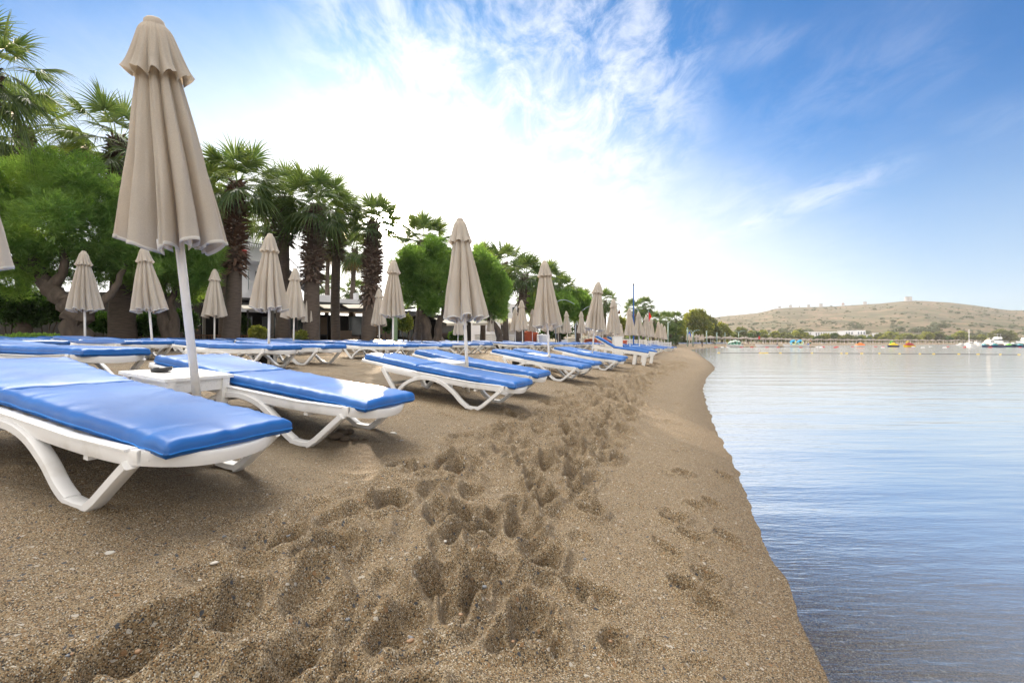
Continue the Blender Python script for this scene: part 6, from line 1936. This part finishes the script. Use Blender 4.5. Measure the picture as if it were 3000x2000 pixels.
M['navy'] = material('navy_plastic', (0.01, 0.03, 0.10), (0.015, 0.04, 0.14), 1, .4)
M['inflate'] = material('striped_inflatable', (0.62, 0.74, 0.66), (0.10, 0.30, 0.22), 1.6, .5, lo=.47, hi=.53, detail=1)
M['inflate_b'] = material('blue_inflatable', (0.03, 0.38, 0.70), (0.60, 0.66, 0.35), 1.2, .5, lo=.5, hi=.56, detail=1)
M['pontoon'] = material('beige_pontoon', (0.50, 0.43, 0.33), (0.38, 0.33, 0.25), .8, .8)
def at_water(px_, Y, z=0.0):
    return Vector(((px_ - 1500) / F_PX * Y, Y, z))
def motor_boat(px_, Y, L_, rz, label, cargo=None, engine='black'):
    root = empty('motor_boat', at_water(px_, Y), (0, 0, rz), label, 'boat', 'white open motor boats moored off the beach')
    m = MB(); hull(m, L_, 1.7, .62); m.build('hull', M['gel'], root)
    m = MB(); m.box((-L_ * .12, 0, .50), (.35, 1.3, .10)); m.build('bench', M['gel'], root)
    m = MB(); m.box((-L_ * .12 + 1.1, 0, .50), (.30, 1.2, .10)); m.build('bench', M['gel'], root)
    e_ = MB(); e_.box((-L_ / 2 - .12, 0, .62), (.34, .34, .50), Matrix.Rotation(.35, 3, 'Y'), taper=.8); e_.bar((-L_ / 2 - .1, 0, .5), (-L_ / 2 - .32, 0, -.1), .12, .14)
    e_.build('outboard_engine', M[engine], root)
    if cargo:
        for (x, r, mt) in cargo:
            o = empty('inflatable_tube', root.location + Matrix.Rotation(rz, 3, 'Z') @ Vector((x, 0, .45 + r * .9)), (math.pi / 2 + rnd.uniform(-.2, .2), rnd.uniform(-.3, .3), rz + rnd.uniform(-.3, .3)),
                      'round %s inflatable piled on the %s' % ('green and white' if mt == 'inflate' else 'blue', 'left white boat' if mt == 'inflate' else 'right white boat'), 'inflatable', 'inflatables on the boats ' + mt[-1])
            q = MB(); q.lathe([(r * .35, -.18), (r * .75, -.26), (r, -.1), (r, .1), (r * .75, .26), (r * .35, .18)], 18); q.f.append(tuple(range(18))); q.m.append(0); q.f.append(tuple(reversed(range(5 * 18, 6 * 18)))); q.m.append(0)
            q.build('tube', M[mt], o, smooth=True)
            q = MB(); q.box((0, 0, .25), (r * .9, .06, .04)); q.build('grip', M['black'], o)
    return root
motor_boat(2151, 117, 3.9, math.pi, 'left white boat piled with green and white inflatables', [(-1.0, .62, 'inflate'), (-.2, .72, 'inflate'), (.6, .6, 'inflate'), (1.1, .45, 'inflate')])
motor_boat(2244, 117, 5.3, math.pi, 'middle white boat with a black outboard engine', None)
motor_boat(2330, 117, 6.2, math.pi, 'right white boat carrying blue inflatables, blue covered engine', [(-1.2, .75, 'inflate_b'), (.5, .75, 'inflate_b'), (-.3, .55, 'inflate_b')], 'blue_paint')
for k, (a, b) in enumerate(((2176, 2214), (2272, 2296), (2362, 2386))):
    Y = 119.5; x0, x1 = at_water(a, Y).x, at_water(b, Y).x
    root = empty('floating_pontoon', ((x0 + x1) / 2, Y, 0), (0, 0, 0), 'beige floating pontoon %s' % ('between the left and middle boats', 'between the middle and right boats', 'right of the blue covered engine')[k], 'pontoon', 'floating pontoons')
    m = MB(); m.box((0, 0, .22), (x1 - x0, 1.8, .16)); m.build('deck', M['pontoon'], root)
    for s in (-1, 1):
        q = MB(); q.box((s * (x1 - x0) * .3, 0, .04), ((x1 - x0) * .3, 1.6, .22)); q.build('float', M['pontoon'], root)
def pedal_boat(px_, Y, body, neck, trim, label, s=1.0, rz=math.pi):
    root = empty('pedal_boat', at_water(px_, Y), (0, 0, rz), label, 'pedal boat', 'coloured pedal boats with slides')
    m = MB(); hull(m, 2.75, 1.5, .42, .3, flare=.9); m.build('hull', M[trim], root)
    m = MB(); base = []
    n, k_ = 12, 10
    for i in range(n + 1):
        t = i / n; x = -1.25 + 2.35 * t; hh = .18 + .62 * math.sin(math.pi * min(1, .12 + t * .82)) ** 1.3; w = .62 * math.sin(math.pi * min(.97, .1 + t * .85)) ** .5
        for j_ in range(k_ + 1):
            a = math.pi * j_ / k_; m.v.append((x, w * math.cos(a), .36 + hh * math.sin(a) ** .8))
    for i in range(n):
        for j_ in range(k_):
            a = i * (k_ + 1) + j_; m.f.append((a, a + 1, a + k_ + 2, a + k_ + 1)); m.m.append(0)
    m.f.append(tuple(range(k_ + 1))); m.m.append(0); m.f.append(tuple(reversed(range(n * (k_ + 1), (n + 1) * (k_ + 1))))); m.m.append(0)
    m.build('body', M[body], root, smooth=True)
    m = MB(); m.tube(smooth_path([(.35, 0, .9), (.55, 0, 1.15), (.42, 0, 1.42), (.15, 0, 1.50), (-.15, 0, 1.40)], 4), [.16] * 4 + [.13] * 8 + [.11] * 3 + [.09, .05], 10); m.build('neck', M[neck], root, smooth=True)
    for s_ in (-1, 1):
        m = MB(); m.box((-.5, s_ * .3, .98), (.4, .4, .08)); m.build('seat', M['black'], root)
pedal_boat(2518, 124, 'orange', 'black', 'gel', 'orange pedal boat with a black curved neck', 1)
pedal_boat(2615, 124, 'yellow', 'lime', 'navy', 'yellow pedal boat with a lime green neck', 1)
pedal_boat(2662, 124, 'darkred', 'yellow', 'yellow', 'dark red and yellow pedal boat with a yellow neck', 1)
def jetski(px_, Y, col, label):
    root = empty('jet_ski', at_water(px_, Y), (0, 0, math.pi + rnd.uniform(-.3, .3)), label, 'jet ski', 'jet skis moored at the right')
    m = MB(); hull(m, 2.9, 1.1, .45, .4); m.build('hull', M['navy'], root)
    m = MB(); m.box((.55, 0, .62), (1.1, .7, .42), Matrix.Rotation(-.25, 3, 'Y'), taper=.6); m.build('cowl', M[col], root)
    m = MB(); m.box((-.5, 0, .66), (1.2, .36, .30), taper=.75); m.build('seat', M['black'], root)
    m = MB(); m.tube([(.3, -.35, 1.0), (.35, 0, .95), (.3, .35, 1.0)], .04, 6); m.bar((.35, 0, .95), (.5, 0, .7), .1, .1); m.build('handlebar', M['black'], root)
for a in ((2888, 120, 'teal', 'dark and teal jet ski left of the pair'), (2924, 119, 'teal', 'dark and teal jet ski right of the pair'), (2962, 121, 'lime', 'yellow green and blue jet ski near the right edge'), (2996, 120, 'teal', 'jet ski cut off by the right edge of the photo')): jetski(*a)
dk = empty('floating_dock', at_water(2846, 122), (0, 0, 0), 'white box shaped float at the foot of the bare mast', 'float')
m = MB(); m.box((0, 0, .35), (1.5, 1.2, .8)); m.build('body', M['gel'], dk); m = MB(); m.box((0, 0, .78), (1.6, 1.3, .06)); m.build('deck', M['pontoon'], dk)
def yacht(px_, Y, L_, Hh, label, fly=0, col='gel', rz=0.3, mast=0):
    root = empty('yacht', at_water(px_, Y), (0, 0, rz), label, 'motor yacht' if not mast else 'sailing boat', 'yachts moored off the right shore')
    m = MB(); hull(m, L_, L_ * .32, Hh * .38, .45, z0=-.4); m.build('hull', M[col], root)
    m = MB(); m.box((-L_ * .06, 0, Hh * .52), (L_ * .45, L_ * .22, Hh * .34), taper=.78); c = m.build('cabin', M['gel'], root)
    m = MB(); m.box((-L_ * .06, 0, Hh * .56), (L_ * .445, L_ * .224, Hh * .12), taper=.9); m.build('window', M['glass_dark'], c)
    if fly:
        m = MB(); m.box((-L_ * .1, 0, Hh * .78), (L_ * .30, L_ * .2, Hh * .16), taper=.9); m.build('flybridge', M['gel'], root)
        m = MB(); m.box((-L_ * .1, 0, Hh * 1.12), (L_ * .22, L_ * .18, .08)); m.build('hard_top', M['gel'], root)
        for s in (-1, 1):
            q = MB(); q.tube([(-L_ * .18, s * L_ * .08, Hh * .85), (-L_ * .16, s * L_ * .08, Hh * 1.12)], .05, 5); q.build('strut', M['gel'], root)
    if mast:
        m = MB(); m.tube([(0, 0, Hh * .4), (0, 0, mast)], .11, 6); m.build('mast', M['gel'], root)
        m = MB(); m.tube([(0, 0, Hh * .8), (-L_ * .4, 0, Hh * .85)], .09, 6); m.build('boom', M['gel'], root)
for a in ((2820, 200, 6, 1.4, 'low white motor boat left of the bare mast'), (2862, 205, 7, 2.4, 'white cabin cruiser just right of the bare mast', 0, 'gel', 1.2), (2897, 210, 8, 3.0, 'white motor yacht left of the tall one', 1, 'gel', 1.3), (2918, 215, 8.5, 4.4, 'tallest white motor yacht with a flybridge', 1, 'gel', 1.5), (2943, 212, 8, 2.6, 'white motor yacht right of the tallest one', 0, 'gel', 1.1), (2977, 190, 6.5, 1.7, 'long teal speedboat near the right edge', 0, 'teal', .1), (3000, 205, 8, 3.8, 'white yacht cut off by the right edge of the photo', 1, 'gel', 1.4)): yacht(*a)
yacht(2839, 195, 7, 1.8, 'sailing boat with a tall bare white mast', 0, 'gel', 1.2, 6.6)
for k, (px_, Y) in enumerate(((2415, 235), (2330, 215), (2500, 255))):
    yacht(px_, Y, 5, 1.5, ('small white boat under the long hotel', 'small white boat left of the long hotel', 'small white boat under the big hotel')[k], 0, 'gel', .2)
# swim line floats
def buoy(px_, py_, mat, label, grp, L_=.8, r=.13):
    Y = CAM_H * F_PX / max(py_ - 1004.0, 6)
    root = bpy.data.objects.get('zz')
    m = MB(); pr = [(-L_ / 2, .03), (-L_ / 2 + .04, r * .8), (-L_ / 4, r), (L_ / 4, r), (L_ / 2 - .04, r * .8), (L_ / 2, .03)]
    m.tube([(x, 0, r * .35) for x, _ in pr], [q for _, q in pr], 10)
    o = m.build('buoy', M[mat], None, smooth=True); o.location = at_water(px_, Y); o.rotation_euler = (0, 0, rnd.uniform(-.25, .25))
    tag(o, label, 'buoy', grp)
z3 = lambda x, y: (1900 + x * .2338, 850 + y * .2338)
z4 = lambda x, y: (2400 + x * .2551, 830 + y * .2551)
reds = [z3(a, b + 3) for a, b in ((845, 715), (1165, 715), (1295, 714), (1485, 716), (1625, 716), (1910, 717), (2190, 712), (2340, 718))] + [z4(a, b) for a, b in ((45, 729), (190, 736), (210, 729), (382, 729), (500, 729), (648, 729), (735, 729), (1480, 729), (1670, 738), (1690, 729), (1965, 739), (1965, 729), (2130, 728), (2308, 738))]
whites = [z3(a, b + 3) for a, b in ((925, 716), (995, 716), (2110, 712), (2160, 716))] + [z4(a, b) for a, b in ((20, 735), (730, 740), (1190, 740), (1280, 729), (1440, 740), (1080, 731))]
yell = [z4(a, b) for a, b in ((255, 805), (315, 805), (488, 806), (693, 806), (925, 809), (1158, 810), (1317, 811), (1605, 813), (1827, 815), (2082, 817), (2295, 819))] + [z3(a, b) for a, b in ((880, 785), (1400, 787), (1430, 787), (1460, 788), (1485, 788), (1655, 788), (2050, 789))]
for p_ in reds: buoy(p_[0], p_[1], 'red', 'red float on the swim line across the bay', 'red swim line floats')
for p_ in whites: buoy(p_[0], p_[1], 'gel', 'white float on the swim line across the bay', 'white swim line floats')
for p_ in yell: buoy(p_[0], p_[1], 'yellow', 'small yellow float on the nearer rope', 'small yellow rope floats', .26, .05)
rp = MB(); pts = [Vector((((p_[0] - 1500) / F_PX) * CAM_H * F_PX / (p_[1] - 1004), CAM_H * F_PX / (p_[1] - 1004), .02)) for p_ in sorted(yell)]
rp.tube(pts, .018, 4); o = rp.build('float_rope', M['dark_metal']); tag(o, 'thin dark rope joining the small yellow floats', 'rope')

# ------------------------------------------------------------------ people
M['skin'] = material('skin', (0.42, 0.24, 0.16), (0.36, 0.20, 0.13), 8, .55)
M['black_cloth'] = material('black_cloth', (0.012, 0.012, 0.014), (0.02, 0.02, 0.024), 8, .9)
M['hair'] = material('dark_hair', (0.012, 0.009, 0.007), (0.02, 0.015, 0.01), 30, .6)
M['green_cloth'] = material('green_swim_shorts', (0.01, 0.17, 0.12), (0.01, 0.12, 0.09), 8, .8)
M['grey_cloth'] = material('grey_trousers', (0.10, 0.10, 0.12), (0.07, 0.07, 0.08), 8, .9)
def plaid():
    m = bpy.data.materials.new('white_blue_check_cloth'); m.use_nodes = True
    N, L = m.node_tree.nodes, m.node_tree.links; b = N['Principled BSDF']
    t = N.new('ShaderNodeTexCoord')
    w1 = N.new('ShaderNodeTexWave'); w1.inputs['Scale'].default_value = 9; w1.bands_direction = 'X'; L.new(t.outputs['Object'], w1.inputs[0])
    w2 = N.new('ShaderNodeTexWave'); w2.inputs['Scale'].default_value = 9; w2.bands_direction = 'Z'; L.new(t.outputs['Object'], w2.inputs[0])
    a = N.new('ShaderNodeMath'); a.operation = 'MAXIMUM'; L.new(w1.outputs['Fac'], a.inputs[0]); L.new(w2.outputs['Fac'], a.inputs[1])
    r = N.new('ShaderNodeMapRange'); L.new(a.outputs[0], r.inputs[0]); r.inputs[1].default_value = .8; r.inputs[2].default_value = .95
    mx = N.new('ShaderNodeMix'); mx.data_type = 'RGBA'; L.new(r.outputs[0], mx.inputs[0]); mx.inputs[6].default_value = (.70, .72, .76, 1); mx.inputs[7].default_value = (.25, .30, .42, 1)
    L.new(mx.outputs[2], b.inputs['Base Color']); b.inputs['Roughness'].default_value = .9
    return m
M['plaid'] = plaid()
def skin_mesh(name, verts, edges, radii, mat, parent, root_i=0, sub=2):
    me = bpy.data.meshes.new(name); me.from_pydata([tuple(v) for v in verts], edges, [])
    o = bpy.data.objects.new(name, me); COL.objects.link(o)
    sk = o.modifiers.new('skin', 'SKIN'); sk.use_smooth_shade = True
    for i, d in enumerate(me.skin_vertices[0].data):
        r = radii[i]; d.radius = (r, r) if isinstance(r, (int, float)) else r; d.use_root = (i == root_i)
    sb = o.modifiers.new('sub', 'SUBSURF'); sb.levels = sub; sb.render_levels = sub
    dg = bpy.context.evaluated_depsgraph_get(); ev = o.evaluated_get(dg)
    m2 = bpy.data.meshes.new_from_object(ev); o.modifiers.clear(); o.data = m2
    m2.materials.clear(); m2.materials.append(mat)
    m2.polygons.foreach_set('use_smooth', [True] * len(m2.polygons))
    o.parent = parent
    return o
def person(loc, rz, label, pose='stand', top=None, bottom=None, hood=False, Hs=1.72):
    root = empty('person', loc, (0, 0, rz), label, 'person')
    lean = {'stand': 0.0, 'bend': 1.25, 'walk': 0.05}[pose]
    hip = Vector((0, 0, .93))
    def up(d, x=0, f=0):   # point along the leaning spine (forward = -y)
        return hip + Vector((x, -math.sin(lean) * d - math.cos(lean) * f, math.cos(lean) * d - math.sin(lean) * f * 0))
    st = .16 if pose == 'walk' else .03
    V = [hip, up(.20), up(.42), up(.53), up(.60), up(.70, 0, .01), up(.79)]
    R_ = [(.15, .11), (.125, .09), (.165, .10), (.06, .055), (.05, .05), (.078, .092), (.06, .07)]
    E_ = [(0, 1), (1, 2), (2, 3), (3, 4), (4, 5), (5, 6)]
    def add(p, r, frm):
        V.append(p); R_.append(r); E_.append((frm, len(V) - 1)); return len(V) - 1
    for s in (-1, 1):
        a = add(up(.47, s * .17), .055, 2)
        if pose == 'bend':
            sh = V[a]; a = add(sh + Vector((s * .04, -.05, -.27)), .042, a); e_ = a; a = add(V[e_] + Vector((-s * .02, -.12, -.23)), .032, e_)
        else:
            sh = V[a]; a = add(sh + Vector((s * .06, .03, -.28)), .042, a); a = add(V[a] + Vector((s * .0, -.07, -.25)), .032, a)
        w = a; palm_ = add(V[w] + Vector((0, -.01, -.07)), (.022, .036), w)
        for q in range(4): add(V[palm_] + Vector(((q - 1.5) * .016 * 1.0, -.02, -.085 + abs(q - 1.3) * .008)), .008, palm_)
        add(V[palm_] + Vector((-s * .04, -.02, -.035)), .009, palm_)
        f_ = s * st
        k_ = add(hip + Vector((s * .09, f_ * .2, -.06)), .10, 0); k2 = add(hip + Vector((s * .095, -.03 + f_, -.45)), .06, k_); k3 = add(hip + Vector((s * .09, .03 + f_ * 1.8, -.84)), .038, k2)
        add(V[k3] + Vector((0, -.13, -.055)), (.03, .025), k3)
    body = skin_mesh('body', V, E_, R_, M['skin'], root)
    hd = V[5]
    # clothes follow the same skeleton, a little larger
    if top:
        tv = [up(-.02), up(.20), up(.42), up(.52)]; te = [(0, 1), (1, 2), (2, 3)]; tr = [(.165, .125), (.145, .108), (.185, .118), (.075, .07)]
        for s in (-1, 1):
            tv.append(up(.47, s * .17)); tr.append(.075); te.append((2, len(tv) - 1)); a = len(tv) - 1
            sh = tv[a]; tv.append(sh + (Vector((s * .04, -.05, -.25)) if pose == 'bend' else Vector((s * .06, .03, -.27)))); tr.append(.058); te.append((a, a + 1))
            if top in ('black_cloth',):
                tv.append(tv[-1] + Vector((0, -.06, -.22))); tr.append(.046); te.append((a + 1, a + 2))
        skin_mesh('shirt', tv, te, tr, M[top], root)
    if bottom:
        long_ = bottom in ('grey_cloth', 'black_cloth')
        tv = [hip + Vector((0, 0, .06)), hip + Vector((0, 0, -.04))]; te = [(0, 1)]; tr = [(.155, .115), (.17, .125)]
        for s in (-1, 1):
            f_ = s * st
            tv.append(hip + Vector((s * .09, f_ * .2, -.10))); tr.append(.105); te.append((1, len(tv) - 1)); a = len(tv) - 1
            tv.append(hip + Vector((s * .095, -.03 + f_, -.42))); tr.append(.085); te.append((a, a + 1))
            if long_: tv.append(hip + Vector((s * .09, .03 + f_ * 1.8, -.80))); tr.append(.062); te.append((a + 1, a + 2))
        skin_mesh('trousers' if long_ else 'shorts', tv, te, tr, M[bottom], root)
    q = MB(); hdir = up(.72, 0, .01)
    q.ball(hdir + Vector((0, .018, .012)), .10 if not hood else .125, 14, 9, (.88, 1.02, 1.12)); q.build('hood' if hood else 'hair', M['black_cloth' if hood else 'hair'], root, smooth=True)
    # face: nose, eyes
    if not hood:
        q = MB(); fw = Vector((0, -math.cos(lean), -math.sin(lean))); q.ball(hdir + fw * .105 + Vector((0, 0, -.03)), .014, 8, 5); q.build('nose', M['skin'], root, smooth=True)
    s_ = Hs / 1.74; root.scale = (s_, s_, s_)
    return root
g_ = ground_at(2057, 107); person((at_water(2057, 98).x, 98, max(-.02, ground(at_water(2057, 98).x, 98))), .6, 'person in black hooded clothes standing at the water edge', 'stand', 'black_cloth', 'grey_cloth', True, 1.65)
person((at_water(2095, 116).x, 116, max(-.1, ground(at_water(2095, 116).x, 116))), -1.4, 'person bending forward in the shallows with bare arms', 'bend', 'darkred' if False else 'black_cloth', 'green_cloth', False, 1.6)
person((at_water(2374, 119.5).x, 119.5, .30), 2.9, 'shirtless person in green shorts standing on the pontoon', 'stand', None, 'green_cloth', False, 1.75)
g_ = ground_at(2192, 150); person(g_, .5, 'person in dark clothes on the sand behind the white boats', 'stand', 'black_cloth', 'grey_cloth', False, 1.7)
g_ = ground_at(559, 19.2); person(g_, 1.3, 'person in a white checked shirt walking behind the tall parasol pole', 'walk', 'plaid', 'grey_cloth', False, 1.74)

# ------------------------------------------------------------------ small things on the sand
def pebble(px_, py_, size, mat, label, cat='pebble', flat=.5, el=1.0, rz=0.0, name='pebble'):
    Y = 2.0
    for _ in range(30):
        X = (px_ - 1500) / F_PX * Y; z = ground(X, Y); Y = (CAM_H - z) * F_PX / (py_ - 1004)
    X = (px_ - 1500) / F_PX * Y
    m = MB(); m.ball((0, 0, 0), size, 12, 7, (el, 1, flat))
    r = random.Random(int(px_)); m.v = [(x * (1 + r.uniform(-.12, .12)), y * (1 + r.uniform(-.12, .12)), z * (1 + r.uniform(-.1, .1))) for x, y, z in m.v]
    o = m.build(name, M[mat], None, smooth=True); o.location = (X, Y, ground(X, Y) + size * flat * .5); o.rotation_euler = (0, 0, rz)
    tag(o, label, cat); return o
M['shell'] = material('pale_shell', (0.45, 0.43, 0.39), (0.36, 0.33, 0.29), 30, .5)
M['orange_stone'] = material('ochre_stone', (0.24, 0.14, 0.07), (0.18, 0.10, 0.05), 20, .6)
M['stone'] = material('grey_stone', (0.16, 0.17, 0.19), (0.09, 0.10, 0.11), 20, .6)
pebble(312, 1621, .018, 'shell', 'long pale shell fragment lying on the sand at lower left', 'shell', .22, 1.5, .1, 'shell')
pebble(628, 1650, .010, 'shell', 'small pale stone chip on the sand near the bottom', 'stone', .5, 1.5, .7, 'stone_chip')
pebble(1152, 1271, .022, 'shell', 'small white plastic scrap right of the second lounger foot', 'scrap', .5, 1.4, 2.5, 'plastic_scrap')
pebble(1175, 1293, .020, 'stone', 'flat brown pebble right of the second lounger foot', 'pebble', .35, 1.4, 1)
pebble(976, 1605, .009, 'stone', 'dark pebble on bare sand at the lower middle', 'pebble', .6)
M['wetsand'] = material('damp_sand_clod', (0.10, 0.075, 0.052), (0.06, 0.045, 0.032), 60, .95, bump=.006, bscale=90)
for (a, b, s_) in ((985, 1283, .045), (1000, 1270, .04), (1022, 1268, .035), (1010, 1290, .03), (1040, 1290, .022), (1068, 1290, .016)):
    o = pebble(a, b, s_, 'wetsand', 'dark clod of damp sand beside the second lounger foot', 'sand clod', .65, 1.2, .3, 'sand_clod'); o['group'] = 'clods of damp sand'
rb_ = random.Random(91)
for k in range(46):
    px_, py_ = rb_.uniform(60, 1900), rb_.uniform(1380, 1985)
    if px_ > 1500 + (py_ - 1004) * .40: continue
    o = pebble(px_, py_, rb_.uniform(.004, .010), rb_.choice(['stone', 'shell', 'stone', 'orange_stone']), 'small loose pebble scattered on the foreground sand', 'pebble', rb_.uniform(.4, .7), rb_.uniform(1, 1.5), rb_.uniform(0, 6))
    o['group'] = 'small pebbles scattered on the foreground sand'
for k, (px_, py_, rz, lab) in enumerate(((545, 1392, .4, 'thin dry twig on the sand beside the nearest lounger foot'), (170, 1672, .1, 'thin dark twig lying on the sand at lower left'), (1000, 1322, -.6, 'thin white stick on the sand right of the second lounger foot'))):
    o = pebble(px_, py_, .012, 'shell' if k == 2 else 'wood', lab, 'twig', .16, 3.2, rz, 'twig'); o.scale = (1, .14, 1)
for (tx_, ty_, lab) in ((-1.15, 6.75, 'black tub under the white plastic table by the middle parasol'), (.15, 10.4, 'black tub under the loungers at the third water side parasol'), (-4.5, 8.6, 'black tub behind the legs of the second row loungers')):
    t2 = copy_tree(tub); t2.location = (tx_, ty_, ground(tx_, ty_) - .01); t2.rotation_euler = (0, -.1, rb_.uniform(0, 6)); tag(t2, lab, 'tub')
# ------------------------------------------------------------------ haze over the bay
hz_ = MB(); hz_.box((700, 700, 75), (3600, 1800, 164))
hm = bpy.data.materials.new('thin_haze'); hm.use_nodes = True
hm.node_tree.nodes.clear()
ho = hm.node_tree.nodes.new('ShaderNodeOutputMaterial'); hp = hm.node_tree.nodes.new('ShaderNodeVolumePrincipled')
hp.inputs['Color'].default_value = (0.92, 0.94, 0.97, 1); hp.inputs['Density'].default_value = 0.00017; hp.inputs['Anisotropy'].default_value = 0.3
hm.node_tree.links.new(hp.outputs[0], ho.inputs['Volume'])
haze = hz_.build('haze', hm); tag(haze, 'thin pale morning haze lying over the bay and the hill', None, None, 'stuff')
sc.cycles.volume_bounces = 0
